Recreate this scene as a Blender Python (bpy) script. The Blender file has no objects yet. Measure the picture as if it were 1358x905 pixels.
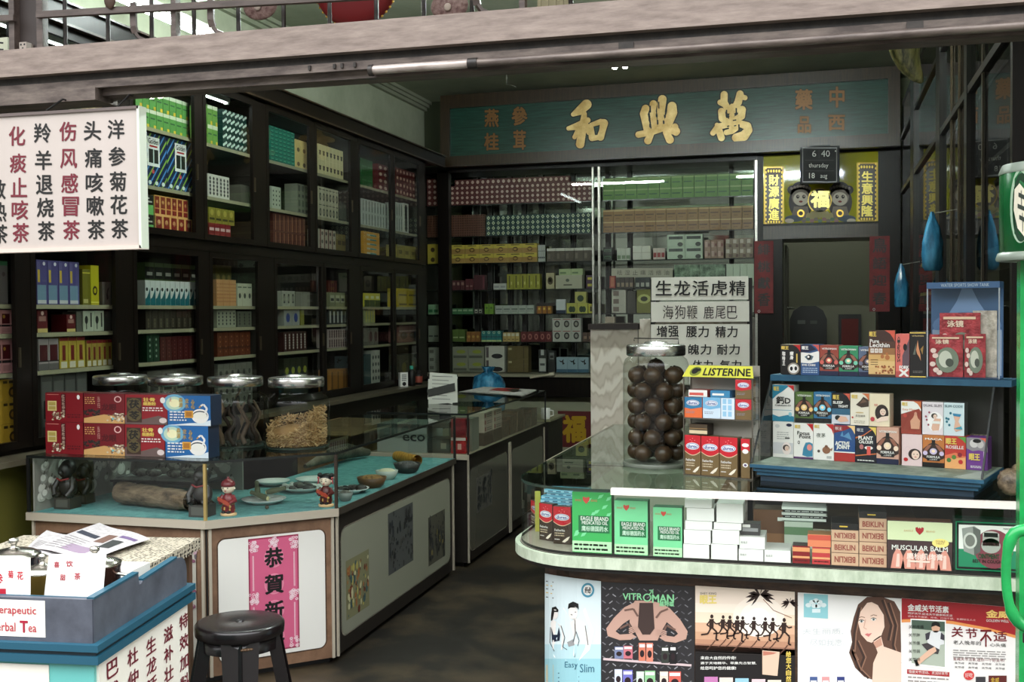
import bpy, math, random
from math import pi, sin, cos, radians
from mathutils import Vector, Matrix
random.seed(7)
SC = bpy.context.scene
COL = SC.collection

# ---------------------------------------------------------------- camera
YAW, PITCH, ROLL, FPX, EYE = radians(15.4), radians(1.45), radians(0.42), 1500.0, 1.55
_f = Vector((-sin(YAW)*cos(PITCH), cos(YAW)*cos(PITCH), -sin(PITCH)))
_r0 = Vector((cos(YAW), sin(YAW), 0)); _d0 = _f.cross(_r0)
_r = _r0*cos(ROLL)+_d0*sin(ROLL); _d = _d0*cos(ROLL)-_r0*sin(ROLL)
cam_data = bpy.data.cameras.new('camera'); cam = bpy.data.objects.new('camera', cam_data); COL.objects.link(cam)
cam_data.sensor_width = 36.0; cam_data.lens = FPX/1358*36.0; cam_data.clip_start = 0.05; cam_data.clip_end = 200
Rm = Matrix((( _r.x, -_d.x, -_f.x), (_r.y, -_d.y, -_f.y), (_r.z, -_d.z, -_f.z)))
cam.matrix_world = Matrix.Translation((0, 0, EYE)) @ Rm.to_4x4()
SC.camera = cam

# measured points: a photograph pixel, read on a known plane of the shop
def _ray(px, py): return _r*((px-679)/FPX)+_d*((py-452.5)/FPX)+_f
def atZ(px, py, z): d = _ray(px, py); t = (z-EYE)/d.z; return Vector((d.x*t, d.y*t, z))
def atY(px, py, y): d = _ray(px, py); t = y/d.y; return Vector((d.x*t, y, EYE+d.z*t))
def atX(px, py, x): d = _ray(px, py); t = x/d.x; return Vector((x, d.y*t, EYE+d.z*t))

# ---------------------------------------------------------------- world, exposure
EXPOSURE = 0.0
SKY = 5.6
TUBE = 380.0
SC.view_settings.view_transform = 'Standard'; SC.view_settings.look = 'None'
SC.view_settings.exposure = EXPOSURE; SC.view_settings.gamma = 1.0; SC.view_settings.use_curve_mapping = False
SC.cycles.max_bounces = 10; SC.cycles.transparent_max_bounces = 24; SC.cycles.glossy_bounces = 5
SC.cycles.sample_clamp_indirect = 4.0; SC.cycles.caustics_reflective = False; SC.cycles.caustics_refractive = False
w = bpy.data.worlds.new('overcast street'); SC.world = w; w.use_nodes = True
nt = w.node_tree; nt.nodes.clear()
tc = nt.nodes.new('ShaderNodeTexCoord'); sp = nt.nodes.new('ShaderNodeSeparateXYZ')
rp = nt.nodes.new('ShaderNodeValToRGB'); bg = nt.nodes.new('ShaderNodeBackground'); wo = nt.nodes.new('ShaderNodeOutputWorld')
nt.links.new(tc.outputs['Generated'], sp.inputs[0]); nt.links.new(sp.outputs['Z'], rp.inputs[0])
nt.links.new(rp.outputs[0], bg.inputs[0]); nt.links.new(bg.outputs[0], wo.inputs[0])
e = rp.color_ramp.elements
e[0].position = 0.0; e[0].color = (0.09, 0.09, 0.082, 1)
e[1].position = 1.0; e[1].color = (0.95, 0.98, 1.0, 1)
k = e.new(0.30); k.color = (0.12, 0.12, 0.11, 1)
k = e.new(0.42); k.color = (0.95, 0.97, 1.0, 1)
bg.inputs[1].default_value = SKY

# ---------------------------------------------------------------- materials
def lin(c):
    r = []
    for v in c[:3]:
        v = v/255.0
        r.append(v/12.92 if v <= 0.04045 else ((v+0.055)/1.055)**2.4)
    return (r[0], r[1], r[2], 1.0)
_MC = {}
def M(rgb, rough=0.5, metal=0.0, em=0.0):
    key = (tuple(rgb), rough, metal, em)
    if key in _MC: return _MC[key]
    m = bpy.data.materials.new('paint_%d_%d_%d' % tuple(rgb)); m.use_nodes = True
    b = m.node_tree.nodes['Principled BSDF']
    b.inputs['Base Color'].default_value = lin(rgb); b.inputs['Roughness'].default_value = rough; b.inputs['Metallic'].default_value = metal
    if em:
        b.inputs['Emission Color'].default_value = lin(rgb); b.inputs['Emission Strength'].default_value = em
    _MC[key] = m
    return m
def noisy(name, c0, c1, scale=8.0, stretch=(1, 1, 1), rough=0.5, metal=0.0, detail=6.0, lo=0.35, hi=0.65, bump=0.0, c2=None, wave=None, spec=0.5):
    m = bpy.data.materials.new(name); m.use_nodes = True; n = m.node_tree.nodes; l = m.node_tree.links
    b = n['Principled BSDF']; b.inputs['Roughness'].default_value = rough; b.inputs['Metallic'].default_value = metal
    b.inputs['Specular IOR Level'].default_value = spec
    t = n.new('ShaderNodeTexCoord'); mp = n.new('ShaderNodeMapping'); mp.inputs['Scale'].default_value = stretch
    l.new(t.outputs['Object'], mp.inputs[0])
    if wave:
        x = n.new('ShaderNodeTexWave'); x.wave_type = wave; x.inputs['Scale'].default_value = scale
        x.inputs['Distortion'].default_value = 9.0; x.inputs['Detail'].default_value = 3.0; x.inputs['Detail Scale'].default_value = 1.2
        out = x.outputs['Fac' if 'Fac' in x.outputs else 1]
    else:
        x = n.new('ShaderNodeTexNoise'); x.inputs['Scale'].default_value = scale; x.inputs['Detail'].default_value = detail; x.inputs['Roughness'].default_value = 0.65
        out = x.outputs[0]
    l.new(mp.outputs[0], x.inputs['Vector'])
    r = n.new('ShaderNodeValToRGB'); l.new(out, r.inputs[0]); l.new(r.outputs[0], b.inputs['Base Color'])
    r.color_ramp.elements[0].position = lo; r.color_ramp.elements[0].color = lin(c0)
    r.color_ramp.elements[1].position = hi; r.color_ramp.elements[1].color = lin(c1)
    if c2: q = r.color_ramp.elements.new((lo+hi)/2); q.color = lin(c2)
    if bump:
        bp = n.new('ShaderNodeBump'); bp.inputs['Strength'].default_value = bump; bp.inputs['Distance'].default_value = 0.01
        l.new(out, bp.inputs['Height']); l.new(bp.outputs[0], b.inputs['Normal'])
    return m
def glass(name, tint=(1, 1, 1), ior=1.5, rough=0.0, lo=0.0):
    m = bpy.data.materials.new(name); m.use_nodes = True; n = m.node_tree.nodes; l = m.node_tree.links; n.clear()
    o = n.new('ShaderNodeOutputMaterial'); mx = n.new('ShaderNodeMixShader'); tr = n.new('ShaderNodeBsdfTransparent'); gl = n.new('ShaderNodeBsdfGlossy')
    fr = n.new('ShaderNodeFresnel'); fr.inputs[0].default_value = ior; gl.inputs['Roughness'].default_value = rough
    tr.inputs[0].default_value = (*tint, 1)
    mm = n.new('ShaderNodeMath'); mm.operation = 'ADD'; mm.inputs[1].default_value = lo; l.new(fr.outputs[0], mm.inputs[0])
    g = n.new('ShaderNodeNewGeometry'); mb_ = n.new('ShaderNodeMath'); mb_.operation = 'SUBTRACT'; mb_.inputs[0].default_value = 1.0
    l.new(g.outputs['Backfacing'], mb_.inputs[1])
    m2 = n.new('ShaderNodeMath'); m2.operation = 'MULTIPLY'; l.new(mm.outputs[0], m2.inputs[0]); l.new(mb_.outputs[0], m2.inputs[1])
    l.new(m2.outputs[0], mx.inputs[0]); l.new(tr.outputs[0], mx.inputs[1]); l.new(gl.outputs[0], mx.inputs[2]); l.new(mx.outputs[0], o.inputs[0])
    return m

# ---------------------------------------------------------------- mesh builder
_TC = {}
def glyphs(s, bold=0.0):
    key = (s, bold)
    if key in _TC: return _TC[key]
    c = bpy.data.curves.new('t', 'FONT'); c.body = s; c.resolution_u = 2; c.offset = bold
    o = bpy.data.objects.new('t', c); COL.objects.link(o)
    dg = bpy.context.evaluated_depsgraph_get()
    me = bpy.data.meshes.new_from_object(o.evaluated_get(dg))
    vs = [(v.co.x, v.co.y) for v in me.vertices]; fs = [tuple(p.vertices) for p in me.polygons]
    bpy.data.objects.remove(o); bpy.data.curves.remove(c); bpy.data.meshes.remove(me)
    if vs:
        x0 = min(v[0] for v in vs); x1 = max(v[0] for v in vs); y0 = min(v[1] for v in vs); y1 = max(v[1] for v in vs)
        vs = [((x-x0)/max(1e-6, x1-x0), (y-y0)/max(1e-6, y1-y0)) for x, y in vs]
    _TC[key] = (vs, fs)
    return _TC[key]

class MB:
    def __init__(s): s.v = []; s.f = []; s.mi = []; s.m = []; s.sm = []
    def slot(s, m):
        if m not in s.m: s.m.append(m)
        return s.m.index(m)
    def add(s, vs, fs, m, smooth=False):
        b = len(s.v); s.v += [Vector(v) for v in vs]; i = s.slot(m)
        for f in fs: s.f.append(tuple(b+q for q in f)); s.mi.append(i); s.sm.append(smooth)
    def poly(s, pts, m): s.add(pts, [tuple(range(len(pts)))], m)
    def box(s, x0, y0, z0, x1, y1, z1, m, front=None):
        vs = [(x0, y0, z0), (x1, y0, z0), (x1, y1, z0), (x0, y1, z0), (x0, y0, z1), (x1, y0, z1), (x1, y1, z1), (x0, y1, z1)]
        s.add(vs, [(3, 2, 1, 0), (4, 5, 6, 7), (1, 2, 6, 5), (2, 3, 7, 6), (3, 0, 4, 7)], m)
        s.add([vs[0], vs[1], vs[5], vs[4]], [(0, 1, 2, 3)], front or m)
    def prism(s, pts, z0, z1, m, top=None):          # polygon in x,y (counter-clockwise), extruded in z
        n = len(pts)
        s.add([(p[0], p[1], z0) for p in pts]+[(p[0], p[1], z1) for p in pts], [(i, (i+1) % n, n+(i+1) % n, n+i) for i in range(n)]+[tuple(range(n-1, -1, -1))], m)
        s.add([(p[0], p[1], z1) for p in pts], [tuple(range(n))], top or m)
    def strip(s, pts, z0, z1, m, smooth=False):       # an upright sheet along a plan line
        n = len(pts)
        s.add([(p[0], p[1], z0) for p in pts]+[(p[0], p[1], z1) for p in pts], [(i, i+1, n+i+1, n+i) for i in range(n-1)], m, smooth)
    def beam(s, a, b, wy, wz, m):                     # square bar between two points
        a = Vector(a); b = Vector(b); d = (b-a).normalized(); up = Vector((0, 0, 1)) if abs(d.z) < 0.9 else Vector((0, 1, 0))
        q = d.cross(up).normalized()*wy/2; u = q.cross(d).normalized()*wz/2
        vs = [p+x for p in (a, b) for x in (-q-u, q-u, q+u, -q+u)]
        s.add(vs, [(0, 1, 2, 3), (7, 6, 5, 4), (0, 4, 5, 1), (1, 5, 6, 2), (2, 6, 7, 3), (3, 7, 4, 0)], m)
    def tube(s, pts, r, m, n=8, caps=True, smooth=True):
        pts = [Vector(p) for p in pts]; rs = r if isinstance(r, (list, tuple)) else [r]*len(pts)
        rings = []; ref = None
        for i, p in enumerate(pts):
            d = (pts[min(i+1, len(pts)-1)]-pts[max(i-1, 0)]).normalized()
            if ref is None: ref = d.orthogonal().normalized()
            ref = (ref-d*ref.dot(d)).normalized(); q = d.cross(ref)
            rings.append([p+(ref*cos(2*pi*k/n)+q*sin(2*pi*k/n))*rs[i] for k in range(n)])
        vs = [v for R in rings for v in R]
        fs = [(i*n+k, i*n+(k+1) % n, (i+1)*n+(k+1) % n, (i+1)*n+k) for i in range(len(pts)-1) for k in range(n)]
        s.add(vs, fs, m, smooth)
        if caps: s.add(rings[0], [tuple(range(n-1, -1, -1))], m); s.add(rings[-1], [tuple(range(n))], m)
    def lathe(s, prof, c, m, n=24, smooth=True, sx=1.0, sy=1.0):
        c = Vector(c); vs = []; N = len(prof)
        for r, z in prof:
            for k in range(n): vs.append(c+Vector((r*sx*cos(2*pi*k/n), r*sy*sin(2*pi*k/n), z)))
        s.add(vs, [(i*n+k, i*n+(k+1) % n, (i+1)*n+(k+1) % n, (i+1)*n+k) for i in range(N-1) for k in range(n)], m, smooth)
        if prof[0][0] > 1e-4: s.add(vs[:n], [tuple(range(n-1, -1, -1))], m)
        if prof[-1][0] > 1e-4: s.add(vs[-n:], [tuple(range(n))], m)
    def ball(s, c, r, m, nu=14, nv=9, sc=(1, 1, 1), rot=None):
        vs = []; c = Vector(c)
        for j in range(nv+1):
            t = pi*j/nv
            for k in range(nu):
                p = Vector((sin(t)*cos(2*pi*k/nu)*sc[0], sin(t)*sin(2*pi*k/nu)*sc[1], -cos(t)*sc[2]))*r
                if rot: p = rot @ p
                vs.append(c+p)
        s.add(vs, [(j*nu+k, j*nu+(k+1) % nu, (j+1)*nu+(k+1) % nu, (j+1)*nu+k) for j in range(nv) for k in range(nu)], m, True)
    # flat marks on a surface; P(u, v, layer) gives the point
    def rect(s, P, u0, v0, u1, v1, m, k=1): s.poly([P(u0, v0, k), P(u1, v0, k), P(u1, v1, k), P(u0, v1, k)], m)
    def pg(s, P, pts, m, k=1): s.poly([P(u, v, k) for u, v in pts], m)
    def disc(s, P, u, v, ru, rv, m, k=1, n=20, a0=0, a1=2*pi):
        s.poly([P(u+ru*cos(a0+(a1-a0)*i/n), v+rv*sin(a0+(a1-a0)*i/n), k) for i in range(n if a1-a0 > 6.2 else n+1)], m)
    def ring(s, P, u, v, ru, rv, w, m, k=1, n=24):
        for i in range(n):
            a, b = 2*pi*i/n, 2*pi*(i+1)/n
            s.poly([P(u+ru*q*cos(t), v+rv*q*sin(t), k) for q, t in ((1, a), (1, b), (1-w, b), (1-w, a))], m)
    def line(s, P, pts, wd, m, k=1):                   # a painted stroke of width wd (in u units; v scaled the same)
        for (a, b), (c, d) in zip(pts, pts[1:]):
            L = math.hypot(c-a, d-b) or 1e-6; nx, ny = -(d-b)/L*wd/2, (c-a)/L*wd/2
            s.poly([P(a+nx, b+ny, k), P(c+nx, d+ny, k), P(c-nx, d-ny, k), P(a-nx, b-ny, k)], m)
    def text(s, P, t, u0, v0, u1, v1, m, k=2, bold=0.0):   # fills the rectangle from lower left (u0,v0) to upper right (u1,v1)
        vs, fs = glyphs(t)
        sh = [(0, 0)]
        if bold: sh = [(bold*abs(u1-u0)/max(1, len(t)*(1.0 if ord(t[0]) > 999 else 0.7))*cos(a*pi/3), bold*abs(v1-v0)*sin(a*pi/3)) for a in range(6)]
        for i, (du, dv) in enumerate(sh):
            s.add([P(u0+du+(u1-u0)*x, v0+dv+(v1-v0)*y, k+0.12*i) for x, y in vs], fs, m)
    def column(s, P, t, u0, v_top, u1, v_bot, m, k=2, bold=0.0, gap=0.12):
        n = len(t)
        for i, ch in enumerate(t):
            a = v_top+(v_bot-v_top)*i/n; b = v_top+(v_bot-v_top)*(i+1)/n; g = (b-a)*gap/2
            if ch != ' ': s.text(P, ch, u0, b-g, u1, a+g, m, k, bold)
    def mesh(s, name, origin=(0, 0, 0)):
        me = bpy.data.meshes.new(name); O = Vector(origin)
        me.from_pydata([tuple(v-O) for v in s.v], [], s.f)
        for m in s.m: me.materials.append(m)
        me.polygons.foreach_set('material_index', s.mi); me.polygons.foreach_set('use_smooth', s.sm); me.update()
        return me
    def build(s, name, parent=None, origin=None, rotz=0.0, label=None):
        if origin is None: origin = parent.location if parent and 'abs' in parent else (0, 0, 0)
        o = bpy.data.objects.new(name, s.mesh(name, origin)); COL.objects.link(o)
        if parent: o.parent = parent
        else: o.location = origin
        o.rotation_euler.z = rotz
        if label: o['label'] = label
        return o
def sub(mb, name, part, label=None):                    # a sub-part: world coordinates, under a part of an unrotated thing
    root = part.parent
    o = bpy.data.objects.new(name, mb.mesh(name, root.location)); COL.objects.link(o); o.parent = part
    if label: o['label'] = label
    return o
def tag(o, label, cat, group=None, kind=None):
    o['label'] = label; o['category'] = cat
    if group: o['group'] = group
    if kind: o['kind'] = kind
    return o
def structure(o, label=None):
    o['kind'] = 'structure'
    if label: o['label'] = label
    return o
def thing(name, label, cat, loc=(0, 0, 0), rotz=0.0, group=None, world=True):
    o = bpy.data.objects.new(name, None); COL.objects.link(o); o.location = loc; o.rotation_euler.z = rotz
    o.empty_display_size = 0.05
    if world: o['abs'] = 1
    return tag(o, label, cat, group)
def put(mesh, name, loc, rotz, label, cat, group=None):
    o = bpy.data.objects.new(name, mesh); COL.objects.link(o); o.location = loc; o.rotation_euler.z = rotz
    return tag(o, label, cat, group)
ORD = ('first second third fourth fifth sixth seventh eighth ninth tenth eleventh twelfth thirteenth fourteenth fifteenth sixteenth seventeenth '
       'eighteenth nineteenth twentieth twenty-first twenty-second twenty-third twenty-fourth twenty-fifth twenty-sixth twenty-seventh twenty-eighth twenty-ninth thirtieth').split()
def FP(w, h, e=0.0004):                                  # front of a carton standing at the origin, u and v from 0 to 1
    return lambda u, v, k: Vector(((u-0.5)*w, -e*k, v*h))
def carton_mesh(name, w, h, d, face, art=None, side=None, lid=True):
    mb = MB(); side = side or face
    mb.box(-w/2, 0, 0, w/2, d, h, side, front=face)
    if lid and h > 0.05: mb.box(-w/2+0.001, 0.002, h, w/2-0.001, d-0.001, h+0.0008, side)
    if art: art(mb, FP(w, h), w, h)
    return mb.mesh(name)
BLACK = M((12, 11, 10), 0.45); WHITE = M((236, 234, 228), 0.45); CREAM = M((222, 212, 180), 0.5)
# ================================================================ the setting
def rnd_ramp(): pass
FLOORM = noisy('stained concrete', (22, 18, 14), (84, 70, 50), 1.9, rough=0.5, detail=11.0, lo=0.46, hi=0.74, bump=0.08)
WALLM = noisy('pale green plaster', (176, 184, 158), (196, 202, 178), 3.0, rough=0.8, bump=0.05)
CEILM = noisy('ceiling board', (150, 156, 134), (172, 176, 154), 2.0, rough=0.8)
PLINTH = M((40, 34, 28), 0.7)
DARKW = noisy('dark varnished wood', (11, 8, 6), (22, 15, 10), 6.0, (12, 12, 1.2), rough=0.34, spec=0.22)
VENEER = noisy('brown wood veneer', (40, 29, 17), (62, 46, 29), 5.0, (14, 14, 0.8), rough=0.3)
BEAMM = noisy('grey brown painted steel', (112, 97, 89), (152, 136, 126), 9.0, (1, 6, 6), rough=0.42, lo=0.3, hi=0.7, bump=0.06)
RAILM = noisy('worn grey rail', (74, 64, 60), (120, 108, 100), 7.0, (1, 5, 5), rough=0.4, metal=0.3)
DARKSTEEL = noisy('dark painted iron', (30, 27, 25), (58, 52, 48), 20.0, rough=0.4, metal=0.2)
ALU = noisy('aluminium trim', (170, 168, 160), (196, 194, 186), 14.0, (1, 1, 8), rough=0.32, metal=0.6)
GLASS = glass('clear window glass', (0.93, 0.96, 0.94), 1.5)
TOPGLASS = glass('counter top glass', (0.80, 0.88, 0.84), 1.55, lo=0.02)
JARGLASS = glass('jar glass', (0.84, 0.87, 0.84), 1.42)
OLIVE = M((112, 108, 44), 0.6)

m = MB(); m.box(-4.3, 3.3, -0.1, 1.5, 13.5, 0, FLOORM); structure(m.build('floor'))
m = MB(); m.box(-30, -25, -0.22, 30, 3.3, -0.02, noisy('pavement', (70, 68, 64), (96, 94, 88), 1.5, rough=0.8)); structure(m.build('pavement'))
m = MB(); m.box(-4.1, 3.3, 0, -3.9, 13.3, 3.68, WALLM); structure(m.build('wall_left'))
m = MB(); m.box(1.15, 3.3, 0, 1.35, 13.3, 3.68, WALLM); structure(m.build('wall_right'))
m = MB(); m.box(-4.1, 3.3, 3.68, 1.35, 13.3, 3.8, CEILM); structure(m.build('ceiling'))
m = MB()
m.box(-3.9, 11.05, 0, -0.53, 11.2, 3.68, WALLM); m.box(0.47, 11.05, 0, 1.15, 11.2, 3.68, WALLM); m.box(-0.53, 11.05, 2.2, 0.47, 11.2, 3.68, WALLM)
structure(m.build('wall_back'))
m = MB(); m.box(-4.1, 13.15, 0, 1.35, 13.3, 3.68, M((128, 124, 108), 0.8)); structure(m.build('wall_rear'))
m = MB(); m.box(-4.1, 3.12, 3.0, 1.6, 3.28, 5.2, WALLM); m.box(-7.5, 3.12, 0, -4.1, 3.28, 5.2, WALLM); m.box(1.6, 3.12, 0, 6, 3.28, 5.2, WALLM); structure(m.build('wall_front'))

# entrance beam: broad pale face, recessed groove, worn shutter rail with pipe under it
m = MB()
m.box(-4.1, 3.30, 2.370, 1.6, 3.44, 2.462, BEAMM)
m.box(-4.1, 3.335, 2.345, 1.6, 3.44, 2.370, DARKSTEEL)
m.box(-4.1, 3.325, 2.318, 1.6, 3.44, 2.345, RAILM)
m.box(-4.1, 3.355, 2.296, 1.6, 3.44, 2.318, RAILM)
xa = atY(137, 125, 3.36).x
m.box(-4.1, 3.315, 2.276, xa, 3.44, 2.318, RAILM)
structure(m.build('trim_1'), 'pale brown steel beam over the shop opening')
m = MB()
a = atY(495, 94, 3.33); b = atY(622, 88, 3.33); z = 2.312
PIPEM = noisy('worn pale pipe', (150, 136, 128), (206, 194, 186), 9.0, (1, 5, 5), rough=0.3, metal=0.3)
m.tube([(a.x, 3.322, z), (b.x, 3.322, z)], 0.014, PIPEM, 12); m.tube([(b.x, 3.322, z), (b.x+0.03, 3.322, z)], 0.017, DARKSTEEL, 12); m.tube([(b.x+0.03, 3.322, z), (1.55, 3.322, z)], 0.013, RAILM, 12)
m.tube([(a.x-0.01, 3.322, z), (a.x+0.004, 3.322, z)], 0.018, DARKSTEEL, 12)
for p in (831, 1213): q = atY(p, 70, 3.33); m.box(q.x-0.022, 3.318, 2.322, q.x+0.022, 3.326, 2.343, DARKSTEEL)
for p in (412, 445, 455, 472): q = atY(p, 88, 3.33); m.box(q.x-0.004, 3.318, 2.326, q.x+0.004, 3.326, 2.34, DARKSTEEL)
structure(m.build('trim_2'), 'round shutter pipe along the underside of the beam')
# cornice between left wall and ceiling, and dark cornice board over the left cabinets
m = MB()
for i in range(3): m.box(-3.9, 3.4, 3.68-0.03*(i+1), -3.9+0.09-0.025*i, 11.0, 3.68-0.03*i, CEILM)
structure(m.build('trim_3'), 'stepped cornice between left wall and ceiling')

# iron grille over the beam
GRM = noisy('grille paint', (66, 55, 50), (92, 79, 73), 9.0, (1, 6, 6), rough=0.42)
g = thing('entrance_grille', 'iron grille of upright bars and flat rails above the entrance beam', 'grille', (-1.3, 3.36, 2.462))
m = MB()
a = atY(50, 20, 3.34); b = atY(340, 3.5, 3.34)
m.beam((a.x, 3.34, a.z), (1.6, 3.34, a.z+(b.z-a.z)/(b.x-a.x)*(1.6-a.x)), 0.02, 0.021, GRM); m.build('rail', g)
m = MB(); a = atY(-30, 26, 3.34); b = atY(20, 24, 3.34); m.beam((a.x, 3.34, a.z), (b.x, 3.34, b.z), 0.02, 0.02, GRM); m.build('rail', g)
for px in (86, 143, 201, 257, 316, 376, 437, 499, 562, 626, 757, 829, 899, 1010, 1130, 1250):
    m = MB(); q = atY(px, 10, 3.40); m.tube([(q.x, 3.40, 2.462), (q.x, 3.40, 2.99)], 0.0075, DARKSTEEL, 10); m.build('bar', g)
for px, wd in ((19, 0.022), (56, 0.024), (233, 0.018), (694, 0.018), (910, 0.020)):
    m = MB(); q = atY(px, 30, 3.36); m.box(q.x-wd/2, 3.345, 2.462, q.x+wd/2, 3.375, 2.99, GRM); m.build('upright', g)
m = MB(); q0 = atY(22, 30, 3.38); q1 = atY(50, 30, 3.38); m.box(q0.x, 3.376, 2.462, q1.x, 3.396, 2.99, M((58, 49, 46), 0.6)); m.build('panel', g)
for px in (181, 284, 636):
    m = MB(); q = atY(px, 12, 3.352); x = q.x-0.012
    pts = [(x, 3.352, 2.60), (x, 3.352, 2.52), (x+0.004, 3.356, 2.498), (x+0.014, 3.362, 2.482), (x+0.03, 3.37, 2.476)]
    for i in range(4): m.beam(pts[i], pts[i+1], 0.022, 0.010, GRM)
    m.build('curved_bracket', g)
q = atY(34, 58, 3.35)
m = MB(); m.box(q.x-0.014, 3.335, 2.463, q.x+0.014, 3.372, 2.494, M((150, 140, 130), 0.6))
P = lambda u, v, k: Vector((q.x+u*0.014, 3.335-0.0004*k, 2.4785+v*0.0155))
for u, v in ((-.5, .45), (.5, .45), (0, -.4)): m.disc(P, u, v, 0.26, 0.24, BLACK, 1, 12)
tag(m.build('socket_block', origin=(q.x, 3.35, 2.463)), 'small grey three hole socket block on the beam at far left', 'socket')
# the brown oval hanging in the grille, left
q = atY(147, 2, 3.33)
m = MB(); m.ball((q.x, 3.325, q.z+0.012), 0.024, M((64, 44, 30), 0.5), sc=(1.0, 0.3, 1.6)); m.tube([(q.x, 3.325, q.z+0.045), (q.x, 3.34, q.z+0.10)], 0.003, BLACK)
tag(m.build('hanging_tag', origin=(q.x, 3.325, q.z)), 'brown oval wooden tag hanging from the grille rail at upper left', 'tag')

# objects hung behind the grille
RED = M((110, 12, 18), 0.45); GOLD = M((214, 172, 74), 0.35, 0.6)
c = atY(472, -24, 3.62); rr = 62/1500*3.75
t = thing('round_lantern', 'round dark red lantern with gold beaded rim behind the grille', 'lantern', (c.x, 3.62, c.z))
m = MB(); m.ball(c, rr, RED, 36, 18, (1, 0.35, 1)); m.build('lantern_body', t)
m = MB()
for i in range(48): m.ball((c.x+rr*cos(2*pi*i/48), 3.62, c.z+rr*sin(2*pi*i/48)), 0.005, GOLD, 6, 4)
m.build('beaded_rim', t)
m = MB(); m.tube([(c.x, 3.62, c.z+rr-0.002), (c.x, 3.62, 3.68)], 0.004, BLACK, 6); m.build('cord', t)
FIG = noisy('patterned paper', (96, 66, 62), (150, 124, 118), 60.0, rough=0.7)
for px, lab in ((345, 'patterned paper child ornament hanging left of the red lantern'), (596, 'patterned paper child ornament hanging right of the red lantern')):
    c = atY(px, 4, 3.60)
    t = thing('paper_ornament', lab, 'ornament', (c.x, 3.60, c.z))
    m = MB(); m.ball((c.x, 3.60, c.z-0.01), 0.066, FIG, 20, 10, (1, 0.25, 0.75)); m.ball((c.x, 3.60, c.z+0.09), 0.056, FIG, 20, 10, (1, 0.3, 0.9)); m.build('body', t)
    m = MB(); m.ball((c.x, 3.58, c.z-0.018), 0.013, M((176, 160, 148), 0.6), 12, 8, (1, 0.4, 1)); m.build('face_patch', t)
    m = MB(); m.tube([(c.x, 3.60, c.z+0.13), (c.x, 3.60, 3.68)], 0.003, BLACK, 6); m.build('cord', t)
c = atY(729, 4, 3.5)
m = MB()
for i in range(9): m.beam((c.x-0.035+i*0.012, 3.5+0.004*(i % 2), c.z-0.045+0.01*sin(i*1.3)), (c.x-0.03+i*0.0125, 3.5, c.z+0.14), 0.012, 0.004, M((140, 132, 104), 0.8))
m.tube([(c.x, 3.5, c.z+0.14), (c.x, 3.5, 3.0), (c.x, 3.3, 3.0)], 0.003, BLACK)
tag(m.build('dried_bundle', origin=(c.x, 3.5, c.z)), 'beige dried bundle hanging behind the grille right of the ornaments', 'bundle')
c = atY(2, 50, 3.46)
m = MB(); m.box(c.x-0.06, 3.455, 2.462, c.x+0.03, 3.47, 2.55, M((200, 204, 180), 0.6))
PS = lambda u, v, k: Vector((c.x+u, 3.455-0.0004*k, 2.462+v))
for v in (0.074, 0.05, 0.03, 0.014): m.line(PS, [(-0.03, v), (0.012, v-0.006)], 0.006, BLACK)
tag(m.build('notice_card', origin=(c.x, 3.46, 2.462)), 'small pale card with black marks standing on the beam at far left', 'card')

# tube lamps under the ceiling
def tube_lamp(a, b, label, up=0.05, hang=True, em=TUBE, group='fluorescent tube lamps'):
    a = Vector(a); b = Vector(b); mid = (a+b)/2
    t = thing('tube_lamp', label, 'lamp', mid)
    d = (b-a).normalized(); L = (b-a).length
    m = MB(); m.tube([a, b], 0.016, M((238, 250, 246), 0.4, 0, em), 10); m.build('tube', t)
    m = MB(); m.beam(a+Vector((0, 0, up)), b+Vector((0, 0, up)), 0.05, 0.04, M((220, 222, 214), 0.5))
    for q in (a, b): m.beam(q+Vector((0, 0, -0.02)), q+Vector((0, 0, up)), 0.03, 0.02, M((220, 222, 214), 0.5))
    m.build('fitting', t)
    if hang:
        for s_ in (0.2, 0.8):
            q = a.lerp(b, s_); m = MB(); m.tube([q+Vector((0, 0, up+0.015)), Vector((q.x, q.y, 3.68))], 0.004, BLACK, 6); m.build('rod', t)
    return t
tube_lamp((-3.4, 5.7, 3.33), (-2.1, 5.7, 3.33), 'white tube lamp hung across the shop on the left', em=190.0)
tube_lamp((-1.12, 5.7, 3.35), (0.23, 5.7, 3.35), 'white tube lamp hung across the shop on the right', em=500.0)
tube_lamp((-0.6, 12.0, 3.3), (0.5, 12.0, 3.3), 'added tube lamp out of view, brightening the back room', em=60.0)  # lamp added behind the lintel, out of view, to brighten the back room
q = atX(283, 53, -3.45); a = atX(205, 18, -3.45)
tube_lamp((-3.45, a.y-0.5, 3.16), (-3.45, q.y+0.25, 3.16), 'white tube lamp running along the top of the left cabinets', 0.045, em=24.0)
# twin spot bulbs
c = atY(822, 87, 8.6)
t = thing('spot_lamp', 'small twin bulb lamp hanging just below the beam, before the signboard', 'lamp', (c.x, 8.6, c.z))
for d in (-0.04, 0.04):
    m = MB(); m.ball((c.x+d, 8.6, c.z), 0.026, M((255, 250, 235), 0.4, 0, 120.0), 12, 8); m.build('bulb', t)
m = MB(); m.box(c.x-0.06, 8.57, c.z+0.022, c.x+0.06, 8.63, c.z+0.04, M((200, 200, 195), 0.5)); m.tube([(c.x, 8.6, c.z+0.03), (c.x, 8.6, 3.68)], 0.006, BLACK, 6); m.build('bracket', t)
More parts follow.
